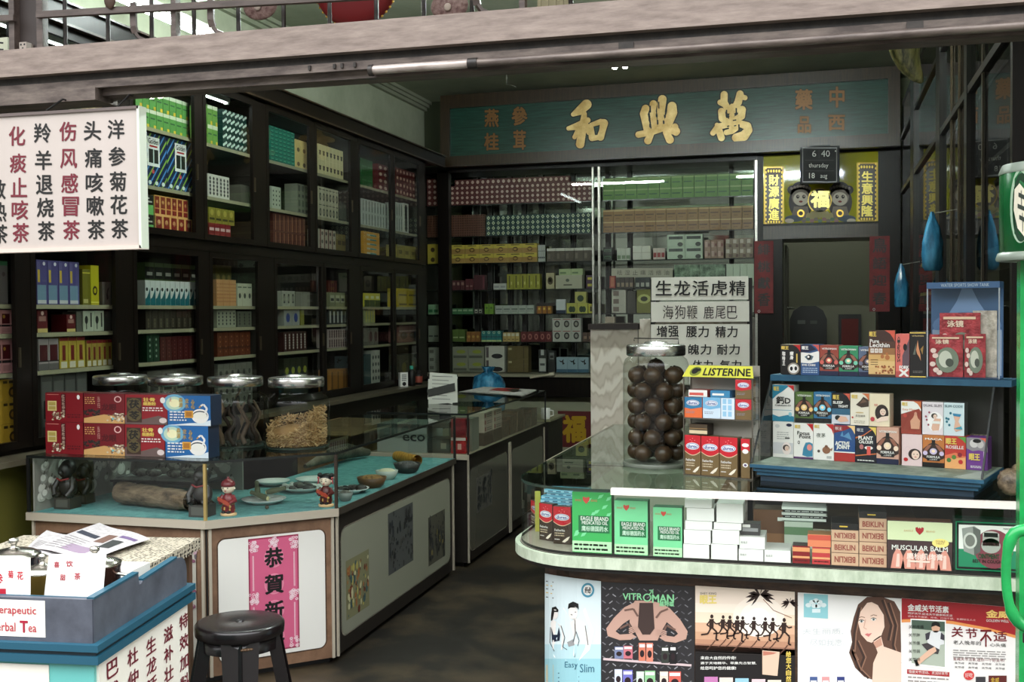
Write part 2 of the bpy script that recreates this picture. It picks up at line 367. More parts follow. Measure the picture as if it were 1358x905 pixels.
# wire hook
c = atY(672, 112, 9.6)
m = MB(); m.tube([(c.x, 9.6, 3.68), (c.x, 9.6, c.z), (c.x+0.05, 9.6, c.z-0.012), (c.x+0.085, 9.6, c.z-0.03)], 0.006, M((150, 148, 140), 0.3, 0.8), 8)
tag(m.build('ceiling_hook', origin=(c.x, 9.6, 3.68)), 'thin wire hook hanging from the ceiling left of the gold lettering', 'hook')
# striped horn hanging at right
c0 = atY(1200, 50, 4.6); c1 = atY(1223, 110, 4.6)
m = MB(); pts = []; rs = []
for i in range(10):
    s_ = i/9; pts.append((c0.x+(c1.x-c0.x)*s_-0.02*sin(pi*s_), 4.6, c0.z+(c1.z-c0.z)*s_)); rs.append(0.062*(1-s_)**0.6+0.006)
m.tube(pts, rs, noisy('striped gourd skin', (44, 50, 26), (150, 142, 92), 14.0, (3, 3, 0.4), rough=0.2), 16)
m.tube([pts[0], (pts[0][0], 4.6, 3.68)], 0.003, BLACK, 6)
tag(m.build('hanging_gourd', origin=(c0.x, 4.6, c0.z)), 'striped green curved gourd hanging point down below the beam at right', 'gourd')
# ================================================================ left wall cabinets
EDGE = M((150, 146, 118), 0.5); CABIN = M((40, 35, 26), 0.7)
XG = -3.5
def door(root, y0, y1, z0, z1, fr=0.035, frame_mat=DARKW):
    m = MB()
    m.box(XG-0.022, y0-fr, z0-fr, XG, y0, z1+fr, frame_mat); m.box(XG-0.022, y1, z0-fr, XG, y1+fr, z1+fr, frame_mat)
    m.box(XG-0.022, y0, z0-fr, XG, y1, z0, frame_mat); m.box(XG-0.022, y0, z1, XG, y1, z1+fr, frame_mat)
    d = m.build('door', root)
    m = MB(); m.poly([(XG-0.010, y0, z0), (XG-0.010, y1, z0), (XG-0.010, y1, z1), (XG-0.010, y0, z1)], GLASS); sub(m, 'pane', d)
    m = MB(); ym = y1+fr*0.5; zc = (z0+z1)/2-0.12; m.box(XG, ym-0.006, zc, XG+0.008, ym+0.006, zc+0.09, M((90, 80, 64), 0.3, 0.7)); sub(m, 'handle', d)
SH_UP = (2.575, 2.258); SH_LO = (1.603, 1.47, 1.292)
def left_unit(label, y0, y1, ups, los):
    t = thing('medicine_cabinet', label, 'cabinet', ((XG-3.88)/2, (y0+y1)/2, 0))
    m = MB()
    m.box(-3.885, y0, 0, -3.865, y1, 2.95, CABIN)                       # back
    for y in (y0, y1-0.03): m.box(-3.865, y, 0, XG-0.03, y+0.03, 2.95, CABIN)
    m.box(-3.865, y0, 2.93, XG-0.03, y1, 2.95, CABIN); m.box(-3.865, y0+0.03, 1.93, XG-0.03, y1-0.03, 1.992, DARKW); m.box(-3.865, y0+0.03, 0.92, XG-0.03, y1-0.03, 0.96, DARKW)
    edges = sorted([e for d in ups for e in d])
    def face(ds, z0, z1, fr=0.035):                                      # the dark face frame round the doors
        ys = [y0]+[v for d in ds for v in (d[0]-fr, d[1]+fr)]+[y1]
        for a, b in zip(ys[0::2], ys[1::2]):
            if b-a > 0.002: m.box(XG-0.035, a, z0, XG-0.002, b, z1, DARKW)
    face(ups, 1.99, 2.95); face(los, 0.95, 1.93)
    m.box(XG-0.035, y0, 1.925, XG+0.004, y1, 1.957, DARKW); m.box(XG-0.035, y0, 2.915, XG-0.002, y1, 2.95, DARKW)
    m.box(-3.865, y0, 0.0, XG, y1, 0.90, OLIVE if y1 < 5.3 else DARKW)
    m.build('carcass', t)
    m = MB(); m.box(-3.865, y0, 0.90, -3.36, y1, 0.925, M((92, 86, 70), 0.3)); m.build('ledge', t)
    for zs, dp in ((SH_UP, 0.0), (SH_LO, 0.0)):
        for z in zs:
            m = MB(); m.box(-3.865, y0+0.03, z-0.02, -3.545, y1-0.03, z, CABIN); m.box(-3.545, y0+0.03, z-0.02, -3.54, y1-0.03, z, EDGE); m.build('shelf', t)
    for a, b in ups: door(t, a, b, 2.025, 2.88)
    for a, b in los: door(t, a, b, 0.985, 1.89)
    return t
left_unit('dark wood glass fronted medicine cabinet nearest the street on the left wall', 3.55, 5.14, [(3.72, 4.31), (4.45, 5.06)], [(3.72, 4.31), (4.45, 5.06)])
left_unit('dark wood glass fronted medicine cabinet behind the row of jars', 5.14, 6.64, [(5.24, 5.84), (5.97, 6.53)], [(5.25, 5.86), (6.02, 6.58)])
left_unit('dark wood glass fronted medicine cabinet holding teal and cream box stacks', 6.64, 8.17, [(6.75, 7.36), (7.48, 8.08)], [(6.84, 7.53), (7.61, 8.03)])
left_unit('dark wood glass fronted medicine cabinet at the far end of the left wall', 8.17, 9.78, [(8.26, 8.91), (9.01, 9.60)], [(8.29, 8.93), (9.01, 9.55)])
m = MB(); m.box(-3.89, 3.5, 2.952, -3.50, 10.25, 3.03, DARKW); m.box(-3.50, 3.5, 2.94, -3.47, 10.25, 3.03, DARKW); m.box(-3.505, 3.5, 3.03, -3.45, 10.25, 3.04, VENEER); m.box(-3.50, 3.5, 2.93, -3.462, 10.25, 2.942, VENEER)
structure(m.build('trim_4'), 'dark cornice board along the top of the left cabinets')
tube_lamp((-3.62, 5.35, 2.89), (-3.62, 6.42, 2.89), 'white tube lamp inside the top of the cabinet behind the jars', 0.012, False, 11.0)
tube_lamp((-3.62, 4.0, 2.89), (-3.62, 4.95, 2.89), 'white tube lamp inside the top of the nearest left cabinet', 0.012, False, 11.0)

# ================================================================ back cabinet with mirror back and glass shelves
YB = 10.6; YI = 10.70
MIRROR = M((150, 158, 148), 0.06, 1.0)
BZ = [2.615, 2.305, 2.04, 1.775, 1.535, 1.262, 0.962]
t = thing('back_cabinet', 'wide mirror backed cabinet with glass shelves across the back wall', 'cabinet', (-2.2, 10.8, 0))
xl, xr = -3.86, -0.585
xp = atY(589.5, 350, YB).x
m = MB()
m.box(xl, 11.02, 0.9, xr, 11.045, 3.0, DARKW)
m.box(xl, YB, 0, xl+0.03, 11.02, 3.0, DARKW); m.box(xr-0.03, YB, 0, xr, 11.02, 3.0, DARKW)
m.box(xl, YB-0.02, 2.925, xr, 11.02, 2.99, DARKW)
m.box(xp-0.06, YB-0.02, 0.0, xp+0.055, YB+0.06, 2.95, DARKW)
m.box(xl+0.03, YB-0.10, 0.74, xr-0.03, 11.02, 0.93, DARKW)
m.box(xl+0.03, YB-0.02, 0.0, xr-0.03, 11.0, 0.06, DARKW); m.box(xl+0.03, YB-0.0, 0.06, xr-0.03, 10.98, 0.735, M((150, 150, 126), 0.7))
m.build('carcass', t)
m = MB(); m.box(xl+0.03, YB-0.14, 0.93, xr-0.03, 11.02, 0.955, M((150, 146, 124), 0.4)); m.build('ledge', t)
m = MB(); m.box(xl+0.03, 11.008, 0.96, xr-0.03, 11.018, 2.925, MIRROR); m.build('mirror_back', t)
for z in BZ[:-1]:
    m = MB(); m.box(xl+0.03, YI-0.02, z-0.010, xr-0.03, 11.0, z, TOPGLASS); m.box(xl+0.03, YI-0.024, z-0.011, xr-0.03, YI-0.02, z, M((20, 26, 22), 0.2)); m.build('glass_shelf', t)
for px in (632, 650, 676, 695, 718, 760, 806, 835, 970):  # added dark bars and brackets imitating reflections in the mirror back
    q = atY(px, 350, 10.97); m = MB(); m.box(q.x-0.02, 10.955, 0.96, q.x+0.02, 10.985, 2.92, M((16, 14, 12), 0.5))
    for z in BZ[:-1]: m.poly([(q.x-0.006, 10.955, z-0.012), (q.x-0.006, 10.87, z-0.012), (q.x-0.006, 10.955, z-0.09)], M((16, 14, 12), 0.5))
    m.build('reflection_bar', t)
for px, wd in ((786.8, 0.018), (795, 0.022), (1003, 0.022), (594, 0.012)):
    q = atY(px, 350, YB); m = MB(); m.box(q.x-wd/2, YB-0.012, 0.955, q.x+wd/2, YB+0.03, 2.925, ALU if px != 594 else M((120, 112, 92), 0.4)); m.build('upright', t)
for a, b in ((xl+0.03, xp-0.06), (xp+0.055, atY(791, 350, YB).x), (atY(791, 350, YB).x, xr-0.03)):
    m = MB(); m.poly([(a, YB+0.012, 0.96), (b, YB+0.012, 0.96), (b, YB+0.012, 2.925), (a, YB+0.012, 2.925)], GLASS); m.build('sliding_pane', t)
# bolt lying on the ledge edge
a = atY(703, 501, YB-0.15); b = atY(731, 497, YB-0.15)
m = MB(); m.tube([a, b], 0.012, M((190, 182, 160), 0.4), 8); m.tube([b-Vector((0.02, 0, 0.0)), b+Vector((0.03, 0, 0.004))], 0.02, M((190, 182, 160), 0.4), 8); m.build('handle', t, label='pale bolt handle under the ledge')

# ================================================================ doorway right of the back cabinet
m = MB()
m.box(-0.585, YB, 0, -0.53, 11.05, 3.0, DARKW); m.box(-0.53, YB, 0, -0.36, 11.05, 2.2, DARKW); m.box(0.47, YB, 0, 0.66, 11.05, 3.0, DARKW); m.box(-0.53, YB, 2.2, 0.47, 11.05, 2.335, VENEER); m.box(-0.53, YB, 2.965, 0.47, 11.05, 3.0, DARKW)
m.box(-0.53, YB-0.012, 2.32, 0.47, YB, 2.34, DARKW)
structure(m.build('door_1'), 'dark wooden doorway to the room behind the shop')
YEL = M((164, 160, 30), 0.05)
t = thing('lucky_plaque', 'glossy yellow panel with gold couplets above the doorway', 'panel', (-0.03, YB, 2.34))
m = MB()
P = lambda u, v, k: atY(u, v, YB+0.02-0.0006*k)
c = [P(1012, 299, 0), P(1165, 295, 0), P(1165, 199.5, 0), P(1012, 207, 0)]
m.box(-0.53, YB+0.02, 2.34, 0.47, YB+0.05, 2.965, YEL)
m.build('board', t)
def banner(x0, x1, ytop, ybot, txt, rows):
    m = MB(); m.rect(P, x0, ybot, x1, ytop, M((168, 138, 46), 0.3, 0.4), 1); m.rect(P, x0+2.0, ybot-2, x1-2.0, ytop+2, M((40, 22, 10), 0.4), 2)
    m.rect(P, x0+3.6, ybot-9, x1-3.6, ytop+11, M((30, 4, 6), 0.3), 3)
    for i in range(14):
        y = ytop+2+(ybot-ytop-4)*i/13
        for x in (x0+2.8, x1-2.8): m.disc(P, x, y, 0.9, 1.8, M((198, 166, 60), 0.3, 0.4), 4, 8)
    for i in range(5): m.disc(P, x0+6+i*3.6, ytop+6, 1.3, 2, M((198, 166, 60), 0.3, 0.4), 4, 8); m.disc(P, x0+6+i*3.6, ybot-4, 1.3, 1.8, M((198, 166, 60), 0.3, 0.4), 4, 8)
    for ch, (a, b) in zip(txt, rows): m.text(P, ch, x0+6.6, b, x1-6.6, a, M((222, 200, 96), 0.3, 0.3), 5, 0.035)
    m.build('couplet', t)
banner(1013, 1039.5, 221, 298.5, '財源廣進', [(232, 246), (247.5, 261), (263, 277), (278, 292)])
banner(1136.5, 1164, 215.5, 294.5, '生意興隆', [(227.5, 241), (243, 257), (259, 272), (273, 287)])
m = MB()
GREYF = M((120, 108, 96), 0.5); PALE = M((196, 186, 168), 0.5); DKF = M((44, 36, 34), 0.5)
for s_, cx in ((1, 1062), (-1, 1114)):                                   # two child figures printed either side of the medallion
    f = lambda dx: cx-s_*dx*-1
    m.disc(P, cx, 268, 16, 22, DKF, 1, 26)
    m.disc(P, cx-s_*12, 252, 6, 6, DKF, 1, 12); m.disc(P, cx, 252, 13, 11, DKF, 1); m.disc(P, cx, 262, 12, 11, GREYF, 2); m.disc(P, cx, 264, 10, 9, PALE, 3)
    for d in (-4, 4): m.disc(P, cx+d, 261, 2.2, 2.6, DKF, 4, 10); m.disc(P, cx+d+0.4, 260.4, 0.8, 0.9, PALE, 5, 8)
    m.disc(P, cx, 267.5, 2.5, 1.4, M((120, 40, 34), 0.5), 4, 10)
    m.pg(P, [(cx-9, 274), (cx+9, 274), (cx+13, 290), (cx-13, 290)], GREYF, 2); m.disc(P, cx, 283, 5, 5, GOLD, 4, 14); m.disc(P, cx, 283, 3, 3, DKF, 5, 12)
    m.disc(P, cx-s_*9, 290, 12, 4.5, M((70, 84, 96), 0.5), 3); m.disc(P, cx-s_*15, 293, 6, 3, PALE, 4)
    for a in range(7): m.disc(P, cx-12+a*4, 250-3*sin(pi*a/6), 2.0, 2.0, GREYF, 3, 8)
m.disc(P, 1087, 266, 16, 17, M((168, 138, 46), 0.3, 0.4), 3); m.disc(P, 1087, 266, 14.6, 15.4, M((40, 16, 12), 0.4), 4)
m.text(P, '福', 1076, 275, 1099, 253, M((222, 206, 120), 0.3, 0.3), 5, 0.05)
for a in range(7): m.disc(P, 1072+a*5, 288-4*sin(pi*a/6), 3.4, 6, M((170, 160, 110), 0.5), 4, 10)
for a in range(9): m.disc(P, 1066+a*5.4, 293-2*(a % 2), 3.2, 2.6, (GREYF, M((96, 120, 92), 0.5), M((150, 110, 110), 0.5))[a % 3], 6, 8)
m.build('emblem', t)
# flip clock hung in front
t = thing('flip_clock', 'black flip clock showing 6 40 thursday in front of the yellow panel', 'clock', (atY(1088, 220, 10.36).x, 10.36, atY(1088, 242, 10.36).z))
P = lambda u, v, k: atY(u, v, 10.34-0.0006*k)
a, b = P(1061, 244, 0), P(1113.5, 193, 0)
m = MB(); m.box(a.x, 10.34, a.z, b.x, 10.41, b.z, M((3, 3, 3), 0.65)); m.box(a.x+0.08, 10.41, b.z-0.01, b.x-0.08, 10.42, b.z+0.02, BLACK)
m.build('case', t)
m = MB()
for (x0, y0, x1, y1) in ((1064, 242, 1110, 240.6), (1064, 197, 1110, 195.6)): m.rect(P, x0, y0, x1, y1, M((110, 110, 106), 0.3), 1)
for x in (1064, 1109): m.rect(P, x, 242, x+1, 196, M((90, 90, 86), 0.3), 1)
m.build('rim', t)
m = MB(); W2 = M((205, 205, 196), 0.5)
m.text(P, '6', 1077, 208, 1082.5, 199.5, W2, 3); m.text(P, '40', 1089, 208, 1100.5, 199.5, W2, 3); m.text(P, 'thursday', 1072.5, 224, 1098.5, 216.5, W2, 3)
m.text(P, '18', 1073, 236.5, 1080.5, 229.5, W2, 3, 0.02); m.text(P, 'aug', 1088, 238, 1097, 232, W2, 3)
m.rect(P, 1085.8, 210, 1086.6, 198, M((34, 34, 32), 0.4), 2); m.rect(P, 1068, 213, 1106, 212.4, M((40, 40, 38), 0.4), 2); m.rect(P, 1068, 227, 1106, 226.4, M((40, 40, 38), 0.4), 2)
m.disc(P, 1108, 200.5, 0.9, 0.9, W2, 3, 8)
m.build('flaps', t, label='white clock numerals and date')
# red couplets by the door
for (x0, y0, x1, y1, txt, cells, lab, by) in ((1000.5, 416, 1025.5, 319.5, '緋桃獻香', [(324, 338), (346.5, 361), (368, 383), (389, 406)], 'red paper couplet with four black characters left of the doorway', YB-0.03),
        (1153, 413.5, 1180, 313, '鳥語迎春', [(316, 335), (341.5, 357), (365, 379), (388, 404)], 'red paper couplet with four black characters right of the doorway', YB-0.004)):
    P = lambda u, v, k: atY(u, v, by-0.0006*k)
    a, b = P(x0, y0, 0), P(x1, y1, 0)
    m = MB(); m.box(a.x, by, a.z, b.x, by+0.002, b.z, noisy('red crepe paper', (104, 22, 26), (134, 34, 36), 10.0, rough=0.6))
    for ch, (t0, t1) in zip(txt, cells): m.text(P, ch, x0+4.5, t1, x1-4.5, t0, BLACK, 2, 0.02)
    m.ring(P, x0+6, y0-3, 1.8, 1.8, 0.35, WHITE, 2, 12)
    if by < YB-0.02: m.box(a.x, by+0.002, a.z, b.x, YB-0.012, a.z+0.01, BLACK)
    tag(m.build('paper_couplet', origin=((a.x+b.x)/2, by, a.z)), lab, 'couplet')
# back room furniture
q = atY(1072, 490, 12.4)
t = thing('massage_chair', 'black high backed chair standing in the back room doorway', 'chair', (q.x, 12.4, 0))
m = MB(); w2 = 0.19; zt = atY(1072, 406, 12.4).z
pts = [(-w2, 0.45), (-w2, zt-0.14), (-w2*0.8, zt-0.05), (-w2*0.4, zt), (w2*0.4, zt), (w2*0.8, zt-0.05), (w2, zt-0.14), (w2, 0.45)]
m.add([(q.x+x, y, z) for y in (12.36, 12.5) for x, z in pts], [tuple(range(8)), tuple(range(15, 7, -1))]+[(i, 8+i, 8+(i+1) % 8, (i+1) % 8) for i in range(8)], M((20, 18, 17), 0.3)); m.build('backrest', t)
m = MB(); m.box(q.x-w2-0.03, 11.95, 0.38, q.x+w2+0.03, 12.5, 0.47, M((20, 18, 17), 0.35)); m.build('seat', t)
for s_ in (-1, 1):
    m = MB(); m.box(q.x+s_*(w2+0.04)-0.035, 11.98, 0.44, q.x+s_*(w2+0.04)+0.035, 12.45, zt-0.42, M((24, 21, 19), 0.35)); m.build('armrest', t)
    for y in (12.0, 12.44): m = MB(); m.box(q.x+s_*w2-0.02, y, 0, q.x+s_*w2+0.02, y+0.04, 0.38, BLACK); m.build('leg', t)
m = MB(); m.box(q.x-0.11, 12.354, zt-0.19, q.x-0.03, 12.36, zt-0.15, M((90, 92, 86), 0.4)); m.box(q.x+0.02, 12.354, zt-0.19, q.x+0.09, 12.36, zt-0.155, M((70, 72, 66), 0.4)); m.build('badge', t)
a, b = atY(1112, 488, 13.1), atY(1142, 417, 13.1)
t = thing('red_screen', 'dark framed red panel standing against the back room wall', 'panel', ((a.x+b.x)/2, 13.1, 0))
m = MB(); m.box(a.x, 13.08, 0, b.x, 13.14, b.z, M((18, 13, 11), 0.4)); m.build('frame', t)
m = MB(); m.box(a.x+0.03, 13.07, a.z-0.3, b.x-0.03, 13.08, b.z-0.05, M((110, 24, 20), 0.6)); m.build('red_face', t)
a, b = atY(1017, 415, 11.6), atY(1032, 330, 11.6)
q = atY(1045, 409, 11.3)
m = MB(); m.box(-0.36, 11.22, 0, -0.34, 11.95, 2.18, noisy('grey door leaf', (84, 78, 66), (104, 98, 84), 4.0, rough=0.6)); d = structure(m.build('door_2', origin=(-0.35, 11.22, 0)), 'grey door leaf folded open into the back room')
m = MB(); m.tube([(-0.34, 11.4, q.z), (-0.30, 11.4, q.z), (-0.28, 11.46, q.z)], 0.012, M((200, 200, 190), 0.25, 0.9), 8); o = m.build('door_handle', d, origin=(-0.35, 11.22, 0))

# ================================================================ shop signboard
SY = 10.42
def slab(m, P, q, y0, y1, mat):            # four pixel corners on plane y0, extruded back to y1
    f = [atY(u, v, y0) for u, v in q]; bk = [Vector((p.x, y1, p.z)) for p in f]
    m.add(f+bk, [(0, 1, 2, 3), (7, 6, 5, 4), (0, 4, 5, 1), (1, 5, 6, 2), (2, 6, 7, 3), (3, 7, 4, 0)], mat)
t = thing('shop_signboard', 'long green signboard with gold characters in a veneer frame', 'sign', (-1.45, SY, 3.0))
yl = lambda x: 144-0.0688*(x-596); yb = lambda x: 207.5-0.0525*(x-596)
m = MB(); slab(m, None, [(590, yb(590)+2), (1183, yb(1183)+2), (1183, yl(1183)-3), (590, yl(590)-3)], SY+0.03, SY+0.08, noisy('green stained board', (14, 48, 39), (32, 76, 63), 4.0, (1.2, 1, 16), rough=0.28)); m.build('board', t)
m = MB()
oT = lambda x: 132-0.0655*(x-583)-5; oB = lambda x: 222-0.047*(x-583)
slab(m, None, [(584, oB(584)), (1194, oB(1194)), (1178, yb(1178)), (596, yb(596))], SY, SY+0.1, VENEER)
slab(m, None, [(596, yl(596)), (1178, yl(1178)), (1194, oT(1194)), (584, oT(584))], SY, SY+0.1, VENEER)
slab(m, None, [(584, oB(584)), (596, yb(596)), (596, yl(596)), (584, oT(584))], SY, SY+0.1, VENEER)
slab(m, None, [(1178, yb(1178)), (1194, oB(1194)), (1194, oT(1194)), (1178, yl(1178))], SY, SY+0.1, VENEER)
m.build('frame', t)
P = lambda u, v, k: atY(u, v, SY+0.03-0.0015*k)
GLEAF = noisy('gold leaf', (196, 148, 66), (250, 222, 150), 6.0, rough=0.35, metal=0.15, lo=0.3, hi=0.65); GDARK = M((128, 88, 42), 0.4, 0.2); INK = M((10, 12, 8), 0.5)
def gold(ch, x0, y0, x1, y1, bold, mat):
    m = MB(); d = (x1-x0)*0.02+0.6
    m.text(P, ch, x0, y0, x1, y1, INK, 1, bold+0.028); m.text(P, ch, x0, y0, x1, y1, mat, 8, bold)
    m.build('character', t)
def brush(strokes, holes=(), ox=790):                                     # brush character: (x, y, width) points, with dark outline
    m = MB(); cv = lambda x, y: (ox+x/6.467, 100+y/6.467)
    for extra, mat, kk in ((20, INK, 1), (0, GLEAF, 6)):
        n_ = 0
        for st in strokes:
            for (x0, y0, w0), (x1, y1, w1) in zip(st, st[1:]):
                for q in range(9):
                    f = q/8; u, v = cv(x0+(x1-x0)*f, y0+(y1-y0)*f); r = ((w0+(w1-w0)*f)*1.12+extra)/2/6.467
                    m.disc(P, u, v, r, r, mat, kk+0.02*n_, 14); n_ += 1
    for x, y, a, b in holes: u, v = cv(x, y); m.line(P, [(u, v-a/13), (u+.3, v+a/13)], b/6.467, INK, 14)
    m.build('character', t)
brush([[(1215, 250, 78), (1160, 300, 70), (1100, 335, 34)], [(1060, 455, 34), (1120, 440, 52), (1225, 385, 44)], [(1195, 330, 40), (1185, 430, 62), (1160, 590, 66)], [(1150, 455, 40), (1112, 530, 34)], [(1212, 430, 44), (1235, 490, 40)],
    [(1250, 440, 44), (1262, 535, 52)], [(1255, 425, 34), (1335, 398, 44), (1365, 410, 62), (1352, 470, 52), (1335, 530, 56)], [(1260, 540, 44), (1330, 530, 40)]], ox=590)
brush([[(428, 285, 60), (412, 330, 60), (440, 460, 56)], [(495, 245, 58), (488, 300, 50), (505, 450, 48)], [(572, 205, 66), (560, 300, 62), (560, 450, 52)], [(655, 265, 70), (655, 320, 80), (615, 430, 66)], [(600, 400, 40), (600, 450, 44)],
    [(368, 508, 50), (470, 488, 52), (570, 455, 50), (690, 480, 62)], [(680, 440, 50), (688, 490, 52)], [(480, 490, 46), (448, 560, 58)], [(605, 490, 52), (636, 552, 62)]],
    [(460, 372, 40, 16), (522, 345, 26, 16), (592, 350, 26, 16), (466, 432, 30, 14), (530, 402, 40, 14), (582, 402, 30, 14), (540, 255, 60, 10), (604, 298, 20, 16), (466, 290, 60, 14)])
brush([[(1102, 165, 56), (1100, 230, 56), (1140, 300, 50)], [(1068, 232, 44), (1100, 245, 50)], [(1238, 160, 56), (1222, 230, 60), (1180, 300, 50)], [(1240, 180, 44), (1280, 192, 40)], [(1080, 310, 56), (1085, 370, 56), (1130, 400, 50)], [(1170, 265, 40), (1165, 470, 46)],
    [(1190, 290, 40), (1255, 295, 60), (1250, 350, 56), (1170, 400, 50)], [(1005, 495, 42), (1050, 440, 50), (1140, 420, 48), (1240, 415, 54), (1300, 435, 62), (1310, 470, 62), (1270, 520, 76), (1205, 535, 66)], [(1040, 425, 34), (1060, 480, 54), (1078, 535, 54)], [(1120, 490, 42), (1170, 478, 44), (1205, 455, 40)]],
    [(1122, 330, 70, 12), (1205, 310, 60, 12), (1135, 436, 10, 20), (1195, 432, 10, 20), (1228, 450, 60, 12), (1190, 385, 10, 30), (1155, 215, 50, 12)])
for ch, x0, y0, x1, y1 in (('燕', 642, 169, 662, 144), ('桂', 641.5, 200, 662, 176), ('參', 678, 167, 700, 141), ('茸', 680, 199, 698, 172), ('藥', 1054, 146, 1078, 118), ('品', 1057.5, 177, 1076, 154), ('中', 1099.5, 143, 1120.5, 114.5), ('西', 1098, 173.5, 1121, 152)):
    gold(ch, x0+1, y0-1, x1-1, y1+1, 0.035, GDARK)
m = MB(); m.box(-3.89, 10.85, 2.995, 0.66, 11.05, 3.68, M((52, 58, 34), 0.7)); structure(m.build('trim_5'), 'olive wall band above the back cabinet')
m = MB(); m.box(-3.66, SY+0.1, 2.995, 0.66, 10.85, 3.05, DARKW); structure(m.build('trim_6'), 'dark board carrying the signboard')
# red lucky poster low on the back panel
P = lambda u, v, k: atY(u, v, YB-0.008-0.0006*k)
a, b = P(740, 593, 0), P(784, 546, 0)
m = MB(); m.box(a.x, YB-0.008, a.z, b.x, YB-0.002, b.z, M((92, 16, 18), 0.6)); m.text(P, '福', 747, 586, 776, 552, M((196, 156, 40), 0.4, 0.2), 2, 0.05)
tag(m.build('lucky_poster', origin=((a.x+b.x)/2, YB, a.z)), 'red poster with gold luck character low on the back wall', 'poster')

# ================================================================ right hand glass cabinet
XR = 0.66
t = thing('side_cabinet', 'tall dark glass fronted cabinet along the right wall', 'cabinet', (0.9, 7.2, 0))
m = MB(); m.box(1.10, 4.45, 0, 1.14, 10.4, 3.35, M((40, 38, 32), 0.7)); m.box(XR, 4.45, 0, 1.1, 10.4, 0.9, DARKW); m.box(XR, 4.45, 3.3, 1.1, 10.4, 3.35, DARKW)
for y in (4.45, 10.35): m.box(XR, y, 0.9, 1.1, y+0.05, 3.3, DARKW)
m.build('carcass', t)
for i, px in enumerate((1286, 1248, 1213, 1186)):
    q = atX(px, 150, XR); m = MB(); wd = (0.10, 0.22, 0.30, 0.35)[i]; m.box(XR-0.02, q.y-wd/2, 0.9, XR+0.03, q.y+wd/2, 3.3, M((14, 12, 10), 0.3)); m.build('post', t)
for px in (1263.5, 1274, 1306): q = atX(px, 150, XR); m = MB(); m.box(XR-0.012, q.y-0.014, 0.9, XR-0.002, q.y+0.014, 3.3, M((52, 43, 30), 0.3)); m.build('stile', t)
for z, wd in ((2.55, 0.035), (3.02, 0.03)): m = MB(); m.box(XR-0.016, 4.45, z, XR+0.02, 10.4, z+wd, M((22, 18, 15), 0.28)); m.build('rail', t)
m = MB(); m.poly([(XR, 4.5, 0.9), (XR, 10.35, 0.9), (XR, 10.35, 3.3), (XR, 4.5, 3.3)][::-1], glass('dark cabinet glass', (0.8, 0.84, 0.82), 2.1)); m.build('glass_front', t)
for z in (1.33, 1.56, 1.80, 2.2, 2.55): m = MB(); m.box(XR+0.06, 4.5, z, 1.1, 10.35, z+0.02, DARKW); m.build('shelf', t)
# ================================================================ left corner display counter
ZT, ZD = 0.94, 0.69
BROWN = noisy('brown laminate', (104, 76, 56), (134, 102, 78), 9.0, rough=0.55)
DKPANEL = M((26, 20, 15), 0.5)
CLOTH = noisy('turquoise shelf cloth', (70, 122, 124), (98, 152, 150), 30.0, rough=0.8)
MOULD = M((178, 168, 150), 0.4)
A0, A, B, C = (-3.352, 4.19), (-2.48, 4.18), (-2.07, 4.58), (-2.10, 6.33)
D, E_, F_ = (-2.72, 6.33), (-2.72, 4.98), (-3.352, 4.98)
ring_ = [A0, A, B, C, D, E_, F_]
def inset(pts, d):                     # shrink a counter-clockwise plan by d
    out = []; n = len(pts)
    for i in range(n):
        p0, p1, p2 = Vector(pts[i-1]), Vector(pts[i]), Vector(pts[(i+1) % n])
        e1 = (p1-p0).normalized(); e2 = (p2-p1).normalized(); n1 = Vector((-e1.y, e1.x)); n2 = Vector((-e2.y, e2.x))
        b = (n1+n2).normalized(); out.append(tuple(p1+b*(d/max(0.3, b.dot(n1)))))
    return out
t = thing('display_counter', 'angled corner display counter with glass top and turquoise deck on the left', 'counter', (-2.5, 4.7, 0))
m = MB(); m.prism(inset(ring_, 0.012), 0.03, ZD-0.012, DKPANEL); m.build('base', t)
m = MB(); m.prism(inset(ring_, 0.05), 0.0, 0.03, BLACK); m.build('plinth', t)
m = MB(); m.prism(ring_, ZD-0.012, ZD, DKPANEL, CLOTH); m.build('deck', t)
m = MB()
def edge_bar(mb, p, q, z0, z1, out, mat):
    p, q = Vector(p), Vector(q); e = (q-p).normalized(); nn = Vector((e.y, -e.x))*out
    a, b = p-e*0.006, q+e*0.006
    mb.add([(a.x, a.y, z0), (b.x, b.y, z0), (b.x+nn.x, b.y+nn.y, z0), (a.x+nn.x, a.y+nn.y, z0), (a.x, a.y, z1), (b.x, b.y, z1), (b.x+nn.x, b.y+nn.y, z1), (a.x+nn.x, a.y+nn.y, z1)],
        [(0, 1, 2, 3), (4, 7, 6, 5), (2, 1, 5, 6), (3, 2, 6, 7), (0, 3, 7, 4), (0, 4, 5, 1)], mat)
edge_bar(m, A0, A, ZD-0.032, ZD+0.002, 0.014, MOULD); edge_bar(m, A, B, ZD-0.032, ZD+0.002, 0.014, MOULD); edge_bar(m, B, C, ZD-0.03, ZD+0.001, 0.008, M((60, 54, 46), 0.4))
m.build('edge_trim', t)
m = MB()
for p, q in ((A0, A), (A, B), (B, C), (F_, A0)):
    m.add([(p[0], p[1], ZD), (q[0], q[1], ZD), (q[0], q[1], ZT-0.01), (p[0], p[1], ZT-0.01)], [(0, 1, 2, 3)], GLASS)
m.build('glass_side', t)
m = MB(); m.prism(inset(ring_, -0.004), ZT-0.009, ZT, TOPGLASS)
m.build('glass_top', t)
m = MB()
for p, q in ((A0, A), (A, B), (B, C)): edge_bar(m, p, q, ZT-0.0105, ZT+0.0004, 0.005, M((22, 26, 24), 0.25))
m.build('top_edge', t)
